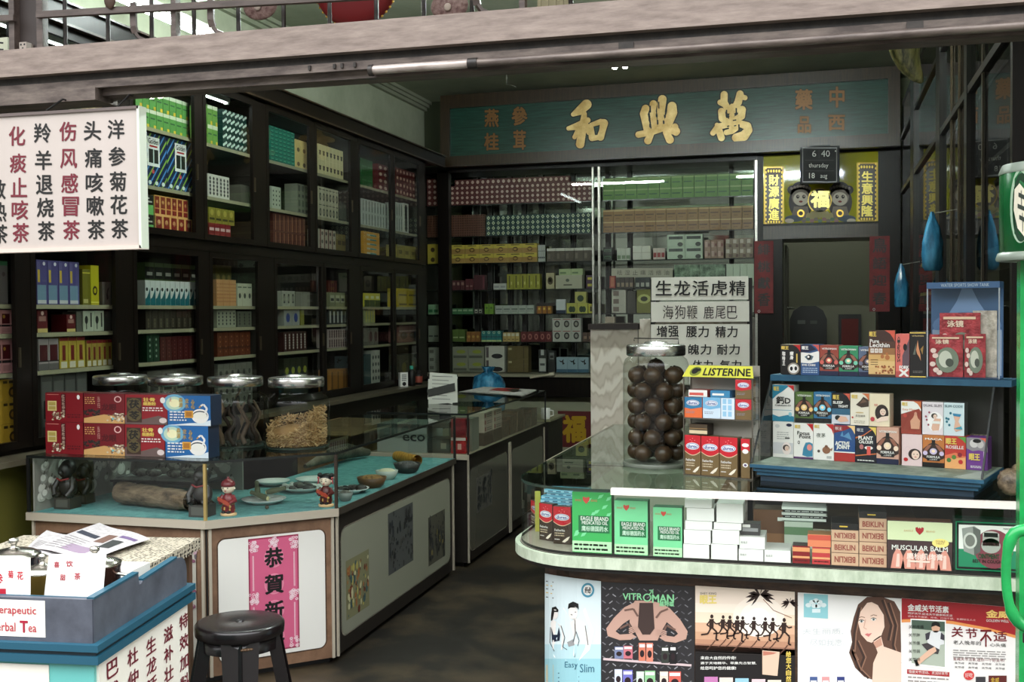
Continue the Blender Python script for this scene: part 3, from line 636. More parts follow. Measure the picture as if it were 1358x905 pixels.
for p, mat in ((A, M((186, 160, 100), 0.3, 0.5)), (B, M((52, 38, 28), 0.4)), (C, BLACK), (A0, BLACK)):
    m = MB(); m.box(p[0]-0.006, p[1]-0.006, ZD, p[0]+0.006, p[1]+0.006, ZT-0.01, mat); m.build('corner_post', t)
# outer panels
def facePQ(p, q):
    p, q = Vector((*p, 0)), Vector((*q, 0)); e = (q-p).normalized(); nn = Vector((e.y, -e.x, 0))
    return (lambda u, v, k: p+e*u+nn*(0.0006*k-0.0115)+Vector((0, 0, v))), (q-p).length
def rrect(u0, v0, u1, v1, r, n=6):
    pts = []
    for cx, cy, a0 in ((u1-r, v0+r, -pi/2), (u1-r, v1-r, 0), (u0+r, v1-r, pi/2), (u0+r, v0+r, pi)):
        for i in range(n+1): a = a0+pi/2*i/n; pts.append((cx+r*cos(a), cy+r*sin(a)))
    return pts
def frame_panel(name, p, q, framemat, inmat, mg, lo=0.05, hi=0.645, r=0.03, art=None, label=None, trimmat=None):
    P, L = facePQ(p, q); m = MB()
    outer = [(0.01, lo), (L-0.01, lo), (L-0.01, hi), (0.01, hi)]
    inner = rrect(mg, lo+mg, L-mg, hi-mg, r)
    m.pg(P, outer, framemat, 1)
    for k_, s_ in ((4, 0.006), (6, 0)):
        m.pg(P, rrect(mg-s_, lo+mg-s_, L-mg+s_, hi-mg+s_, r+s_), trimmat or M((70, 52, 38), 0.4) if s_ else inmat, k_-3)
    for u in (0.012, L-0.024):
        a, b = P(u, lo, 1), P(u+0.012, lo, 1); 
        m.add([P(u, lo, 1), P(u+0.012, lo, 1), P(u+0.012, hi, 1), P(u, hi, 1), P(u, lo, 18), P(u+0.012, lo, 18), P(u+0.012, hi, 18), P(u, hi, 18)], [(4, 5, 6, 7), (0, 4, 7, 3), (1, 2, 6, 5), (0, 1, 5, 4), (3, 7, 6, 2)], MOULD)
    if art: art(m, P, L)
    o = m.build(name, t)
    if label: o['label'] = label
    return o
def art_pink(m, P, L):
    pink, deep, pale, wh = M((206, 92, 128), 0.6), M((150, 40, 72), 0.6), M((226, 140, 164), 0.6), M((240, 214, 220), 0.6)
    u0, u1, v0, v1 = L*0.315, L*0.70, 0.10, 0.594
    m.rect(P, u0, v0, u1, v1, deep, 4); m.rect(P, u0+0.006, v0+0.006, u1-0.006, v1-0.006, pink, 5)
    for i, ch in enumerate('恭賀新禧'):
        vc = 0.505-0.115*i; uc = (u0+u1)/2; m.disc(P, uc, vc, 0.043, 0.045, pale, 6, 24); m.disc(P, uc, vc, 0.038, 0.040, M((216, 116, 146), 0.6), 7, 24)
        m.text(P, ch, uc-0.04, vc-0.04, uc+0.04, vc+0.04, BLACK, 8, 0.035)
    for u in (u0+0.020, u1-0.020):
        for a, b in ((0.15, 0.30), (0.37, 0.52)): m.rect(P, u-0.003, a, u+0.003, b, wh, 6); m.rect(P, u-0.001, a, u+0.001, b, pink, 7)
    rs = random.Random(3)
    for cu, cv, n in ((u0+0.022, 0.56, 26), (u1-0.022, 0.56, 26), ((u0+u1)/2, 0.575, 26), (u0+0.022, 0.335, 26), (u1-0.022, 0.335, 26), (u0+0.022, 0.128, 18), (u1-0.022, 0.128, 18), ((u0+u1)/2, 0.118, 20)):
        for i in range(n): m.ring(P, cu+rs.uniform(-.018, .018), cv+rs.uniform(-.022, .022), 0.006, 0.006, 0.4, wh, 6+0.1*i, 8)
frame_panel('front_panel', A, B, BROWN, M((232, 230, 222), 0.35), 0.052, 0.03, 0.655, art=art_pink, label='brown framed panel with pink new year poster')
def art_flower(m, P, L):
    rs = random.Random(5)
    for i in range(40): m.disc(P, L-0.11+rs.gauss(0, 0.03), 0.36+rs.gauss(0, 0.09), rs.uniform(.006, .016), rs.uniform(.006, .016), M(rs.choice(((150, 110, 130), (90, 80, 84), (172, 140, 150), (116, 70, 90)))), 5+0.1*i, 8)
frame_panel('side_panel', A0, A, BROWN, M((172, 168, 156), 0.4), 0.055, 0.03, 0.655, art=art_flower)
INKS = ((26, 28, 28), (40, 40, 38), (62, 62, 56), (16, 18, 20), (34, 38, 42))
def painting(m, P, u0, v0, u1, v1, cols, seed, base):
    rs = random.Random(seed); m.rect(P, u0, v0, u1, v1, M(base, 0.7), 4)
    for i in range(90):
        u, v = rs.uniform(u0+.015, u1-.015), v0+(v1-v0)*min(.96, max(.04, rs.betavariate(2, 2))); a = rs.uniform(.004, .014)
        m.disc(P, u, v, a, a*rs.uniform(.8, 2.2), M(rs.choice(cols), 0.7), 5+0.05*i, 7)
def art_paint(m, P, L):
    s_ = L/1.75
    painting(m, P, 0.12*s_, 0.16, 0.40*s_, 0.43, ((150, 96, 52), (104, 52, 34), (170, 158, 84), (60, 84, 84), (186, 180, 140)), 11, (120, 118, 86))
    painting(m, P, 0.66*s_, 0.24, 1.03*s_, 0.55, INKS, 12, (70, 72, 70)); painting(m, P, 1.28*s_, 0.15, 1.58*s_, 0.42, INKS+((120, 108, 60),), 13, (74, 72, 60))
frame_panel('aisle_panel', B, C, DKPANEL, M((136, 136, 120), 0.5), 0.07, 0.03, 0.655, 0.05, art_paint, 'dark framed panel with three ink paintings behind glass', MOULD)
# printed backboard inside the case
m = MB(); rs = random.Random(9)
m.box(-3.335, 4.965, ZD, -2.74, 4.975, ZT-0.012, M((150, 146, 138), 0.7)); m.box(-3.345, 4.21, ZD, -3.337, 4.975, ZT-0.012, M((150, 146, 138), 0.7))
P = lambda u, v, k: Vector((-3.337+u, 4.965-0.0005*k, ZD+v)) if u > 0 else Vector((-3.337+0.0005*k, 4.965+u, ZD+v))
for i in range(80):
    u, v, r = rs.choice((rs.uniform(.045, .56), rs.uniform(-.72, -.045))), rs.uniform(.05, .21), rs.uniform(.018, .034)
    m.disc(P, u, v, r, r*.9, M(rs.choice(((206, 202, 192), (226, 222, 214), (176, 172, 164))), 0.7), 1+i*0.3, 14); m.disc(P, u-.004, v+.004, r*.7, r*.6, M(rs.choice(((240, 236, 228), (214, 210, 200))), 0.7), 1.15+i*0.3, 12); m.line(P, [(u, v+r*.7), (u+.008, v+r*1.3)], .008, M((96, 92, 84), 0.7), 1.2+i*0.3)
m.build('backboard', t, label='grey board printed with garlic bulbs')

# ================================================================ second display counter, behind
t2 = thing('display_counter', 'dark glass topped counter behind the corner counter, holding red packages', 'counter', (-2.4, 7.5, 0))
ra = [(-2.72, 6.50), (-2.07, 6.50), (-2.09, 8.55), (-2.72, 8.55)]
m = MB(); m.prism(inset(ra, 0.012), 0.03, ZD-0.012, DKPANEL)
t_save = t; t = t2
m.build('base', t2); m = MB(); m.prism(ra, ZD-0.012, ZD, DKPANEL, M((120, 112, 92), 0.6)); m.build('deck', t2)
m = MB(); m.prism(inset(ra, 0.05), 0, 0.03, BLACK); m.build('plinth', t2)
m = MB()
for p, q in ((ra[0], ra[1]), (ra[1], ra[2]), (ra[3], ra[0])): m.add([(p[0], p[1], ZD), (q[0], q[1], ZD), (q[0], q[1], ZT-0.01), (p[0], p[1], ZT-0.01)], [(0, 1, 2, 3)], GLASS)
m.build('glass_side', t2)
m = MB(); m.prism(inset(ra, -0.004), ZT-0.009, ZT, TOPGLASS); m.build('glass_top', t2)
m = MB()
for p, q in ((ra[0], ra[1]), (ra[1], ra[2])): edge_bar(m, p, q, ZT-0.0105, ZT+0.0004, 0.005, M((22, 26, 24), 0.25))
m.build('top_edge', t2)
m = MB(); edge_bar(m, ra[0], ra[1], ZD-0.03, ZD, 0.012, MOULD); m.build('edge_trim', t2)
for p in ra[1:3]: m = MB(); m.box(p[0]-0.005, p[1]-0.005, ZD, p[0]+0.005, p[1]+0.005, ZT-0.01, BLACK); m.build('corner_post', t2)
frame_panel('aisle_panel', (-2.07, 6.50), (-2.08, 7.5), DKPANEL, M((92, 90, 80), 0.12), 0.06, 0.03, 0.655, 0.05, lambda m, P, L: painting(m, P, 0.2, 0.3, 0.55, 0.52, INKS, 21, (88, 86, 78)), None, MOULD)
frame_panel('aisle_panel', (-2.08, 7.5), (-2.09, 8.55), DKPANEL, M((92, 90, 80), 0.12), 0.06, 0.03, 0.655, 0.05, None, None, MOULD)
t3 = thing('low_cupboard', 'low dark cupboard with pale top at the far end of the counters', 'cupboard', (-2.4, 8.85, 0)); t = t3
m = MB(); m.box(-2.72, 8.60, 0, -2.08, 9.10, 0.69, DKPANEL); m.build('body', t3)
m = MB(); m.box(-2.74, 8.585, 0.69, -2.06, 9.12, 0.705, M((150, 146, 116), 0.4)); m.build('top', t3)

# ================================================================ right hand counter with rounded glass corner
CT, CD = 0.95, 0.721
def front_line(off, n=14, x1=1.02, rx=0.28, ry=0.31):
    pts = [(-0.80+(rx+off)*cos(a), 4.06+(ry+off)*sin(a)) for a in [pi+(pi/2)*i/n for i in range(n+1)]]
    return [(pts[0][0], 4.42)]+pts+[(x1, pts[-1][1])]
t = thing('glass_counter', 'rounded glass display counter covered with advertising posters on the right', 'counter', (0, 4.1, 0))
fl = front_line(0)
BASEM = noisy('dark brown laminate', (52, 34, 24), (92, 66, 48), 7.0, (2, 2, 6), rough=0.45)
m = MB(); m.prism(front_line(-0.09, 5)+[(1.02, 4.42)], 0.0, 0.665, BASEM); m.build('base', t)
m = MB(); m.prism(fl+[(1.02, 4.42)], 0.665, CD, M((24, 20, 17), 0.5), M((150, 144, 128), 0.4)); m.build('deck', t)
m = MB()
RAILG = noisy('pale green edge rail', (164, 176, 152), (196, 206, 184), 12.0, (3, 3, 1), rough=0.45)
o_ = front_line(0.018); i_ = front_line(0.001); n = len(o_)
m.add([(*p, 0.682) for p in o_]+[(*p, 0.719) for p in o_]+[(*p, 0.719) for p in i_]+[(*p, 0.682) for p in i_],
    [(i, i+1, n+i+1, n+i) for i in range(n-1)]+[(n+i, n+i+1, 2*n+i+1, 2*n+i) for i in range(n-1)]+[(3*n+i, 3*n+i+1, i+1, i) for i in range(n-1)], RAILG)
m.build('edge_rail', t)
m = MB(); s0 = front_line(-0.004); s1 = front_line(-0.006); m.strip(s0, CD, CD+0.010, M((18, 16, 14), 0.4)); m.build('glass_channel', t)
m = MB(); m.strip(front_line(-0.006), CD, CT-0.010, GLASS); m.build('glass_front', t)
m = MB(); m.prism(front_line(-0.004)+[(1.02, 4.42)], CT-0.009, CT, TOPGLASS); m.build('glass_top', t)
m = MB(); m.strip(front_line(-0.0035), CT-0.0095, CT+0.0003, M((40, 54, 46), 0.2)); m.build('top_edge', t)
m = MB(); m.box(-0.69, 3.738, CT-0.016, 1.02, 3.760, CT+0.006, M((232, 222, 214), 0.4)); 
m.build('edge_strip', t, label='white strip along the front edge of the glass')
m = MB(); m.box(-1.07, 4.405, CT-0.012, 1.02, 4.415, CT-0.009, BLACK); m.build('joint', t)
t = thing('glass_counter', 'glass side counter running back towards the marbled cupboard', 'counter', (-0.8, 5.2, 0))
m = MB(); m.box(-1.0, 4.43, 0, -0.5, 5.93, 0.665, BASEM); m.build('base', t)
m = MB(); m.box(-1.075, 4.43, 0.665, -0.46, 5.94, CD, M((150, 144, 128), 0.4)); m.build('deck', t)
m = MB(); m.poly([(-1.07, 4.43, CD), (-1.07, 5.94, CD), (-1.07, 5.94, CT-0.01), (-1.07, 4.43, CT-0.01)][::-1], GLASS); m.build('glass_side', t)
m = MB(); m.box(-1.076, 4.425, CT-0.009, -0.46, 5.945, CT, TOPGLASS); m.build('glass_top', t)
m = MB(); m.box(-1.082, 4.43, CT-0.0095, -1.0765, 5.945, CT+0.0004, M((150, 140, 120), 0.3)); m.build('top_edge', t)

# marbled cupboard and the calligraphy boards on it
MARB = noisy('grey marbled laminate', (206, 196, 182), (226, 218, 206), 2.2, (3.2, 1, 1.0), rough=0.4, wave='RINGS', c2=(190, 178, 162), lo=0.1, hi=0.9)
t = thing('marbled_cupboard', 'tall cupboard faced with pale marbled laminate behind the big jar', 'cupboard', (-1.0, 6.2, 0))
a, b, c = atY(783, 437, 6.0), atY(846, 437, 6.0), atY(867, 430, 6.0)
m = MB(); m.box(a.x, 6.0, 0, c.x+0.5, 6.45, b.z, MARB); m.box(b.x, 5.992, 0, b.x+0.003, 6.0, b.z, M((110, 100, 90), 0.5)); m.build('body', t)
m = MB(); m.box(a.x-0.01, 5.985, b.z, b.x+0.004, 6.46, b.z+0.03, M((32, 22, 18), 0.4)); m.build('cap', t)
m = MB(); m.box(b.x+0.01, 6.0, b.z, c.x+0.5, 6.45, b.z+0.055, MARB); m.build('raised_top', t)
BOARD = noisy('glossy white board', (226, 222, 212), (240, 236, 226), 1.0, rough=0.12)
def board(x0, y0, x1, y1, by, items, lab, zb=None):
    P = lambda u, v, k: atY(u, v, by-0.0006*k)
    p, q = P(x0, y1, 0), P(x1, y0, 0); zlo = p.z if zb is None else zb
    m = MB(); m.box(p.x, by, zlo, q.x, by+0.012, q.z, BOARD)
    for s_, u0, v0, u1, v1, mat, bo in items:
        n_ = len(s_)
        for i, ch in enumerate(s_):
            if ch != ' ': m.text(P, ch, u0+(u1-u0)*(i+0.07)/n_, v1, u0+(u1-u0)*(i+0.93)/n_, v0, mat, 2, bo)
    return tag(m.build('calligraphy_board', origin=((p.x+q.x)/2, by, zlo)), lab, 'board')
b1y = 5.90
zbase = 1.512
board(863.5, 430, 994, 510, 5.955, [('增强', 870, 432.5, 901, 447, BLACK, 0.02), ('腰力', 909, 433, 941, 447.5, BLACK, 0.02), ('精力', 948, 433, 979, 447.5, BLACK, 0.02),
    ('魄力', 912, 457, 944, 470.5, BLACK, 0.02), ('耐力', 950, 457, 982, 470.5, BLACK, 0.02), ('体力', 918, 478, 946, 490, BLACK, 0.02), ('气力', 954, 478, 984, 490, BLACK, 0.02)], 'white board with five pairs of black characters, lowest of three', None)
board(863.5, 399.5, 993.5, 427.3, 5.955, [('海狗鞭', 878, 405, 926, 423, M((34, 16, 16), 0.5), 0), ('鹿尾巴', 932, 406, 979, 423, M((34, 16, 16), 0.5), 0)], 'white board with six thin characters, middle of three')
board(864, 366.3, 992.5, 398.6, 5.955, [('生龙活虎精', 868, 372.5, 990, 392, BLACK, 0.015)], 'white board with five bold characters, topmost of three')
# frame that carries the boards
m = MB(); a, b = atY(863, 512, 5.97), atY(996, 366, 5.97)
for x in (a.x, b.x-0.02): m.box(x, 5.969, 0.0, x+0.025, 5.99, b.z-0.01, BLACK)
m.box(a.x, 5.969, a.z-0.02, b.x+0.005, 5.99, a.z, BLACK)
tag(m.build('board_stand', origin=((a.x+b.x)/2, 5.98, 0)), 'thin black stand carrying the white calligraphy boards', 'stand')

# ================================================================ stepped display case on the right counter
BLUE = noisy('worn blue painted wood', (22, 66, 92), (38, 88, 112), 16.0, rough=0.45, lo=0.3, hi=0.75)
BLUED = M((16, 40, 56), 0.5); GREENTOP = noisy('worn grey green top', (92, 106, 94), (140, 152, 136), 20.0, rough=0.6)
CASE = (-0.215, 4.03, radians(-17.6)); DZ = 1.012; TZ = 1.315
t = thing('display_case', 'blue stepped display case full of supplement boxes on the right counter', 'case', (CASE[0], CASE[1], CT+0.0005), CASE[2], world=False)
LB = 0.735; o_z = CT+0.0005; dz = DZ-o_z; tz = TZ-o_z
m = MB()
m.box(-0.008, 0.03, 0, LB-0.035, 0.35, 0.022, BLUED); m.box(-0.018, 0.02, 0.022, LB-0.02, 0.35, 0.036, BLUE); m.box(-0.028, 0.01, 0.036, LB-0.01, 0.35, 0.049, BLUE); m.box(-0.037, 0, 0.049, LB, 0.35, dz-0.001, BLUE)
m.box(-0.035, 0.003, dz-0.001, LB-0.003, 0.35, dz, GREENTOP)
m.build('stepped_base', t)
m = MB(); m.box(-0.04, 0.215, tz-0.022, LB+0.045, 0.36, tz, BLUE); m.build('top_shelf', t)
m = MB(); m.box(-0.04, 0.335, dz, LB, 0.35, tz-0.022, M((34, 32, 28), 0.6)); m.build('back_panel', t)
gl = glass('case glass', (0.94, 0.96, 0.95), 1.4)
for x in (-0.036, LB-0.008):
    m = MB(); m.poly([(x, 0.012, dz), (x, 0.33, dz), (x, 0.33, tz-0.022), (x, 0.215, tz-0.022)], gl)
    m.beam((x, 0.012, dz), (x, 0.213, tz-0.024), 0.006, 0.006, M((26, 30, 30), 0.4)); m.build('glass_side', t)
m = MB(); m.poly([(-0.036, 0.012, dz+.001), (LB-0.008, 0.012, dz+.001), (LB-0.008, 0.212, tz-0.022), (-0.036, 0.212, tz-0.022)], gl); m.build('glass_front', t)
# ================================================================ goods on the right counter
def onface(px, py, fr):                 # pixel -> (distance along, height) on an upright plane fr=(ox, oy, angle, perp)
    ox, oy, an, pp = fr; e_ = Vector((cos(an), sin(an))); n_ = Vector((-sin(an), cos(an))); d = _ray(px, py)
    t_ = (ox*n_.x+oy*n_.y+pp)/(d.x*n_.x+d.y*n_.y); return (d.x*t_-ox)*e_.x+(d.y*t_-oy)*e_.y, EYE+d.z*t_
def frloc(fr, al, z):
    ox, oy, an, pp = fr; return (ox+cos(an)*al-sin(an)*pp, oy+sin(an)*al+cos(an)*pp, z)
def carton_px(fr, r, zb, depth, name, label, face, art=None, side=None, cat='box', group=None, lid=True):
    x0, y0, x1, y1 = r
    a0, zt = onface(x0, y0, fr); a1, zt1 = onface(x1, y0, fr); zlow = onface((x0+x1)/2, y1, fr)[1]
    ztop = onface((x0+x1)/2, y0, fr)[1]
    h = ztop-(zlow if zb is None else zb); z0 = zlow if zb is None else zb
    me = carton_mesh(name, (a1-a0)-0.0006, h-0.0012, depth, face, art, side, lid)
    return put(me, name, frloc(fr, (a0+a1)/2, z0), fr[2], label, cat, group), z0+h
W_ = M((234, 232, 226), 0.4); K_ = M((20, 18, 18), 0.4); RD = M((186, 30, 34), 0.4); YW = M((222, 186, 70), 0.4)
def lines(mb, P, u0, v0, u1, v1, n, mat, seed=1, wd=0.45):      # rows of small print
    rs = random.Random(seed); hgt = (v1-v0)/n
    for i in range(n):
        v = v1-hgt*(i+0.8); u = u0
        while u < u1-0.02:
            L = rs.uniform(0.04, 0.14)*max(0.3, u1-u0)*1.6; mb.rect(P, u, v, min(u1, u+L), v+hgt*wd, mat, 2); u += L+0.025
# ---- posters on the counter front
PF = 3.836
def PP(u, v, k): return atY(u, v, PF-0.0005*k)
_cl = [Vector(p) for p in front_line(-0.083)]
def PC(u, v, k):
    d = _ray(u, v); best = None
    for a, b in zip(_cl, _cl[1:]):
        e_ = b-a; den = d.x*e_.y-d.y*e_.x
        if abs(den) < 1e-9: continue
        t_ = (a.x*e_.y-a.y*e_.x)/den; s_ = ((a.x*d.y-a.y*d.x)/den)
        if -0.02 <= s_ <= 1.02 and t_ > 0 and (best is None or t_ < best): best = t_
    if best is None:
        q = _cl[0]; best = math.hypot(q.x, q.y)/math.hypot(d.x, d.y)
    return Vector((d.x*best, d.y*best, EYE+d.z*best))+Vector((-d.x, -d.y, 0)).normalized()*0.0005*k
def grid_sheet(m, P, us, vtop, vbot, mat, k=0):
    for a, b in zip(us, us[1:]):
        m.poly([P(a, vbot(a), k), P(b, vbot(b), k), P(b, vtop(b), k), P(a, vtop(a), k)], mat)
def poster(name, m, lab, grp='posters on the counter front'): return tag(m.build(name), lab, 'poster', grp)
PAPER = M((238, 236, 232), 0.5); SKIN = M((226, 178, 152), 0.55); SKIND = M((176, 122, 98), 0.55); HAIR = M((92, 62, 48), 0.6); HAIRD = M((58, 38, 30), 0.6)
bot = lambda x: 985
# 1 pale slimming poster on the curve
m = MB(); us = [722.5+i*74.5/14 for i in range(15)]
tp = lambda x: 761+ (x-722)*0.2-0.0008*(x-722)**2 if x < 790 else 771.0
tp = lambda x: 760.5+10.8*((x-722)/75)**0.8
grid_sheet(m, PC, us, tp, bot, M((214, 228, 230), 0.5)); grid_sheet(m, PC, us, lambda x: 874, bot, M((150, 198, 206), 0.5), 1)
grid_sheet(m, PC, us, lambda x: 855, lambda x: 874, M((184, 214, 220), 0.5), 1)
m.pg(PC, [(735, 872), (728, 850), (732, 812), (748, 806), (760, 830), (776, 806), (788, 838), (782, 862), (768, 876), (750, 876)], M((238, 240, 240), 0.5), 2)
LINE = M((60, 62, 66), 0.5); FL = M((232, 226, 220), 0.5)
m.disc(PC, 735.5, 815, 4.6, 6.5, FL, 3); m.pg(PC, [(731, 814), (732, 806), (737, 804.5), (740.5, 809), (740, 812), (735, 812), (733, 822), (730.5, 824)], K_, 4)
m.pg(PC, [(730, 826), (734, 822), (744, 830), (748, 842), (746, 862), (733, 862)], FL, 3); m.pg(PC, [(731, 832), (734, 842), (739, 842), (741, 832), (743, 842), (742, 850), (732, 852)], M((30, 38, 58), 0.5), 4)
m.line(PC, [(744, 830), (749, 846), (746, 858), (752, 862)], 0.8, LINE, 4); m.line(PC, [(730, 832), (729, 852), (735, 864)], 0.8, LINE, 4)
m.disc(PC, 760, 813, 6.2, 9, FL, 3); m.pg(PC, [(753, 808), (754, 801), (760, 798), (767, 801), (767.5, 809), (765, 806), (757, 806)], K_, 4)
m.pg(PC, [(756, 826), (764, 820), (776, 828), (781, 850), (776, 868), (760, 870), (762, 848)], FL, 3)
for pl in ([(762, 822), (763, 840), (760, 852)], [(776, 830), (780, 856)], [(764, 838), (768, 850), (762, 872)], [(757, 815), (759, 816)], [(762, 812), (764, 812)]): m.line(PC, pl, 0.9, LINE, 4)
m.pg(PC, [(752, 852), (760, 848), (762, 856), (754, 858)], M((150, 150, 150), 0.5), 4)
m.text(PC, 'Easy', 749, 888, 766, 878, M((40, 96, 120), 0.5), 3); m.text(PC, 'Slim', 769, 892, 788, 881, M((40, 96, 120), 0.5), 3)
m.ring(PC, 779.5, 783, 8.6, 9.6, 0.28, M((70, 140, 164), 0.5), 3); m.disc(PC, 779.5, 783, 6, 6.8, W_, 3); m.text(PC, '纤必', 775.5, 787, 784, 779, K_, 4, 0.04)
for i, y in enumerate((771, 776, 781, 786, 792)): m.line(PC, [(724, y), (734-(i % 2)*2, y+1.5)], 1.1, (K_, YW, LINE, YW, K_)[i], 3)
for y in (893, 899, 904): m.line(PC, [(740, y), (768, y+5)], 1.4, M((70, 110, 128), 0.5), 3)
m.rect(PC, 724, 910, 734, 882, M((196, 190, 160), 0.5), 3)
poster('advert_poster', m, 'pale blue slimming poster wrapped on the rounded counter corner')
# 2 dark chequer plate poster with bare torso
m = MB(); tp = lambda x: 772+0.0488*(x-797)
grid_sheet(m, PP, [797.3, 921], tp, bot, M((42, 40, 42), 0.45))
rs = random.Random(4)
PL = [M(c, 0.4) for c in ((118, 116, 120), (150, 148, 152), (84, 82, 86))]
for i in range(14):
    for j in range(15):
        x = 801+i*9.1+(j % 2)*4.5; y = 780+j*9.2+0.05*(x-797)
        if x > 917: continue
        s_ = 1 if (i+j) % 2 else -1; m.line(PP, [(x-2.2, y+1.6*s_), (x+2.2, y-1.6*s_)], 1.3, PL[(i*7+j*3) % 3], 1)
SH2 = M((112, 84, 74), 0.5); SH1 = M((190, 152, 136), 0.5); SH3 = M((62, 46, 42), 0.5)
m.pg(PP, [(842, 797), (862, 797), (874, 800), (885, 810), (884, 826), (877, 838), (872, 850), (848, 850), (842, 838), (835, 826), (835, 810)], SH1, 2)
m.pg(PP, [(842, 799), (828, 806), (814, 820), (804, 834), (806, 842), (816, 838), (826, 828), (838, 820)], SH1, 3); m.pg(PP, [(804, 834), (806, 844), (822, 849.5), (836, 849), (844, 845), (838, 841), (822, 842), (814, 836)], SH1, 3.2)
m.pg(PP, [(876, 800), (888, 807), (902, 822), (912, 838), (910, 846), (900, 842), (892, 832), (880, 822)], SH1, 3); m.pg(PP, [(912, 838), (910, 848), (896, 853), (882, 851), (874, 846), (880, 843), (894, 845), (902, 839)], SH1, 3.2)
m.pg(PP, [(848, 800), (866, 800), (868, 834), (862, 842), (852, 842), (846, 832)], SH3, 4)
for pl in ([(828, 810), (840, 808), (846, 818)], [(886, 808), (876, 812), (870, 820)], [(822, 834), (834, 828), (838, 836)], [(896, 836), (884, 830), (880, 838)]): m.line(PP, pl, 2.6, SH2, 4)
for k_ in range(4):
    m.line(PP, [(834, 842-k_*2.5), (842, 838-k_*3.4+k_), (846, 838-k_*2)], 1.5, SH1, 5); m.line(PP, [(884, 846-k_*2.5), (876, 842-k_*3.2+k_), (870, 841-k_*2)], 1.5, SH1, 5)
GRN = M((142, 214, 158), 0.4)
m.text(PP, 'VITR', 826, 796, 851.5, 787.4, GRN, 6, 0.03); m.text(PP, 'MAN', 865, 799.4, 893.5, 789, GRN, 6, 0.03); m.ring(PP, 858.3, 793, 5.6, 5.4, 0.3, GRN, 6); m.line(PP, [(861.5, 788.5), (865.5, 783.5)], 1.4, GRN, 6); m.line(PP, [(861, 783.2), (865.8, 783.2), (865.6, 788)], 1.3, GRN, 6)
m.text(PP, '威特雄', 874.5, 804.6, 893.5, 797.8, GRN, 6, 0.03)
m.pg(PP, [(800, 873), (917, 881.5), (917, 884.5), (800, 876)], M((206, 184, 186), 0.4), 5)
for x, y, w_, h_, c in ((815, 858, 12, 16, (120, 128, 160)), (827, 857, 12, 17, (196, 110, 120)), (847, 853, 9, 24, (206, 120, 96)), (857, 853, 9, 25, (214, 132, 110)), (877, 858, 10, 22, (54, 58, 52)), (888, 857, 9, 24, (24, 22, 24)),
        (815, 888, 10, 22, (206, 210, 226)), (826, 889, 13, 24, (112, 110, 186)), (844, 891, 10, 22, (206, 222, 206)), (855, 890, 14, 24, (140, 190, 140)), (875, 891, 11, 22, (224, 206, 190)), (887, 891, 16, 24, (206, 96, 84))):
    m.rect(PP, x, y+h_, x+w_, y, M(c, 0.45), 6); m.disc(PP, x+w_/2, y+h_*0.6, w_*0.32, h_*0.2, M((40, 26, 30), 0.45), 7, 12); m.rect(PP, x+1, y+h_*0.25, x+w_-1, y+h_*0.08, W_, 7)
poster('advert_poster', m, 'dark steel plate poster with a bare muscular torso')
# 3 sunset runners
m = MB(); tp = lambda x: 777+0.064*(x-922)
bands = ((777, 800, (242, 224, 206)), (800, 812, (246, 232, 214)), (812, 826, (244, 220, 194)), (826, 838, (222, 180, 148)), (838, 848, (206, 160, 128)), (848, 858, (186, 138, 110)))
grid_sheet(m, PP, [921.8, 1054.5], tp, bot, M((26, 22, 22), 0.45))
for a, b, c in bands: m.pg(PP, [(922, b), (1054, b+4), (1054, max(a+4, 785.3)), (922, a)], M(c, 0.5), 1)
for a, r_, c in ((0, 34, (250, 236, 220)), (1, 24, (252, 244, 232)), (2, 14, (255, 252, 246))): m.disc(PP, 1006, 818, r_, r_*0.8, M(c, 0.5), 2+a*.3, 26)
DKB = M((46, 26, 20), 0.5)
for cx, cy, s_ in ((1008, 790, 1.0), (1047, 800, 0.6)):
    for a in (-2.9, -2.5, -2.0, -1.4, -0.9, -0.4, 0.0, 2.8, 2.2, 0.5):
        x1, y1 = cx+20*s_*cos(a), cy+13*s_*sin(a)+6*s_*abs(cos(a))
        m.pg(PP, [(cx, cy-1), ((cx+x1)/2, (cy+y1)/2-4*s_), (x1, y1), ((cx+x1)/2, (cy+y1)/2+1.5*s_)], DKB, 3)
m.line(PP, [(1012, 795), (1026, 810), (1050, 820)], 1.0, M((150, 110, 86), 0.5), 3)
for x, sc in ((944, 1.1), (959, 1.0), (968, 1.0), (978, 1.12), (985, .95), (1000, 1.0), (1015, 1.0), (1025, 1.0), (1040, 1.15)):
    y = 818+0.05*(x-944)
    q = lambda *a: [(x+s_u*sc, y+s_v*sc) for s_u, s_v in a]
    m.disc(PP, x, y, 2.0*sc, 2.5*sc, DKB, 3, 10); m.pg(PP, q((-3, 3), (2.5, 3), (2, 15), (-3, 15)), DKB, 3)
    m.line(PP, q((1, 5), (5, 9), (9, 8)), 1.5*sc, DKB, 4); m.line(PP, q((-2, 5), (-6, 10), (-3, 12)), 1.5*sc, DKB, 4)
    m.line(PP, q((1, 14), (6, 19), (5, 28), (8, 28.5)), 2.0*sc, DKB, 4); m.line(PP, q((-1, 14), (-5, 21), (-13, 22)), 1.9*sc, DKB, 4)
    m.line(PP, q((4, 29), (0, 34), (-6, 40)), 1.3*sc, M((90, 58, 44), 0.5), 3)
for i in range(5): m.pg(PP, [(922, 854+i*2.2), (1054, 860+i*2), (1054, 864+i*2), (922, 858+i*2)], M(((150, 108, 88), (112, 78, 62), (80, 54, 44), (52, 38, 32), (30, 24, 22))[i], 0.5), 2)
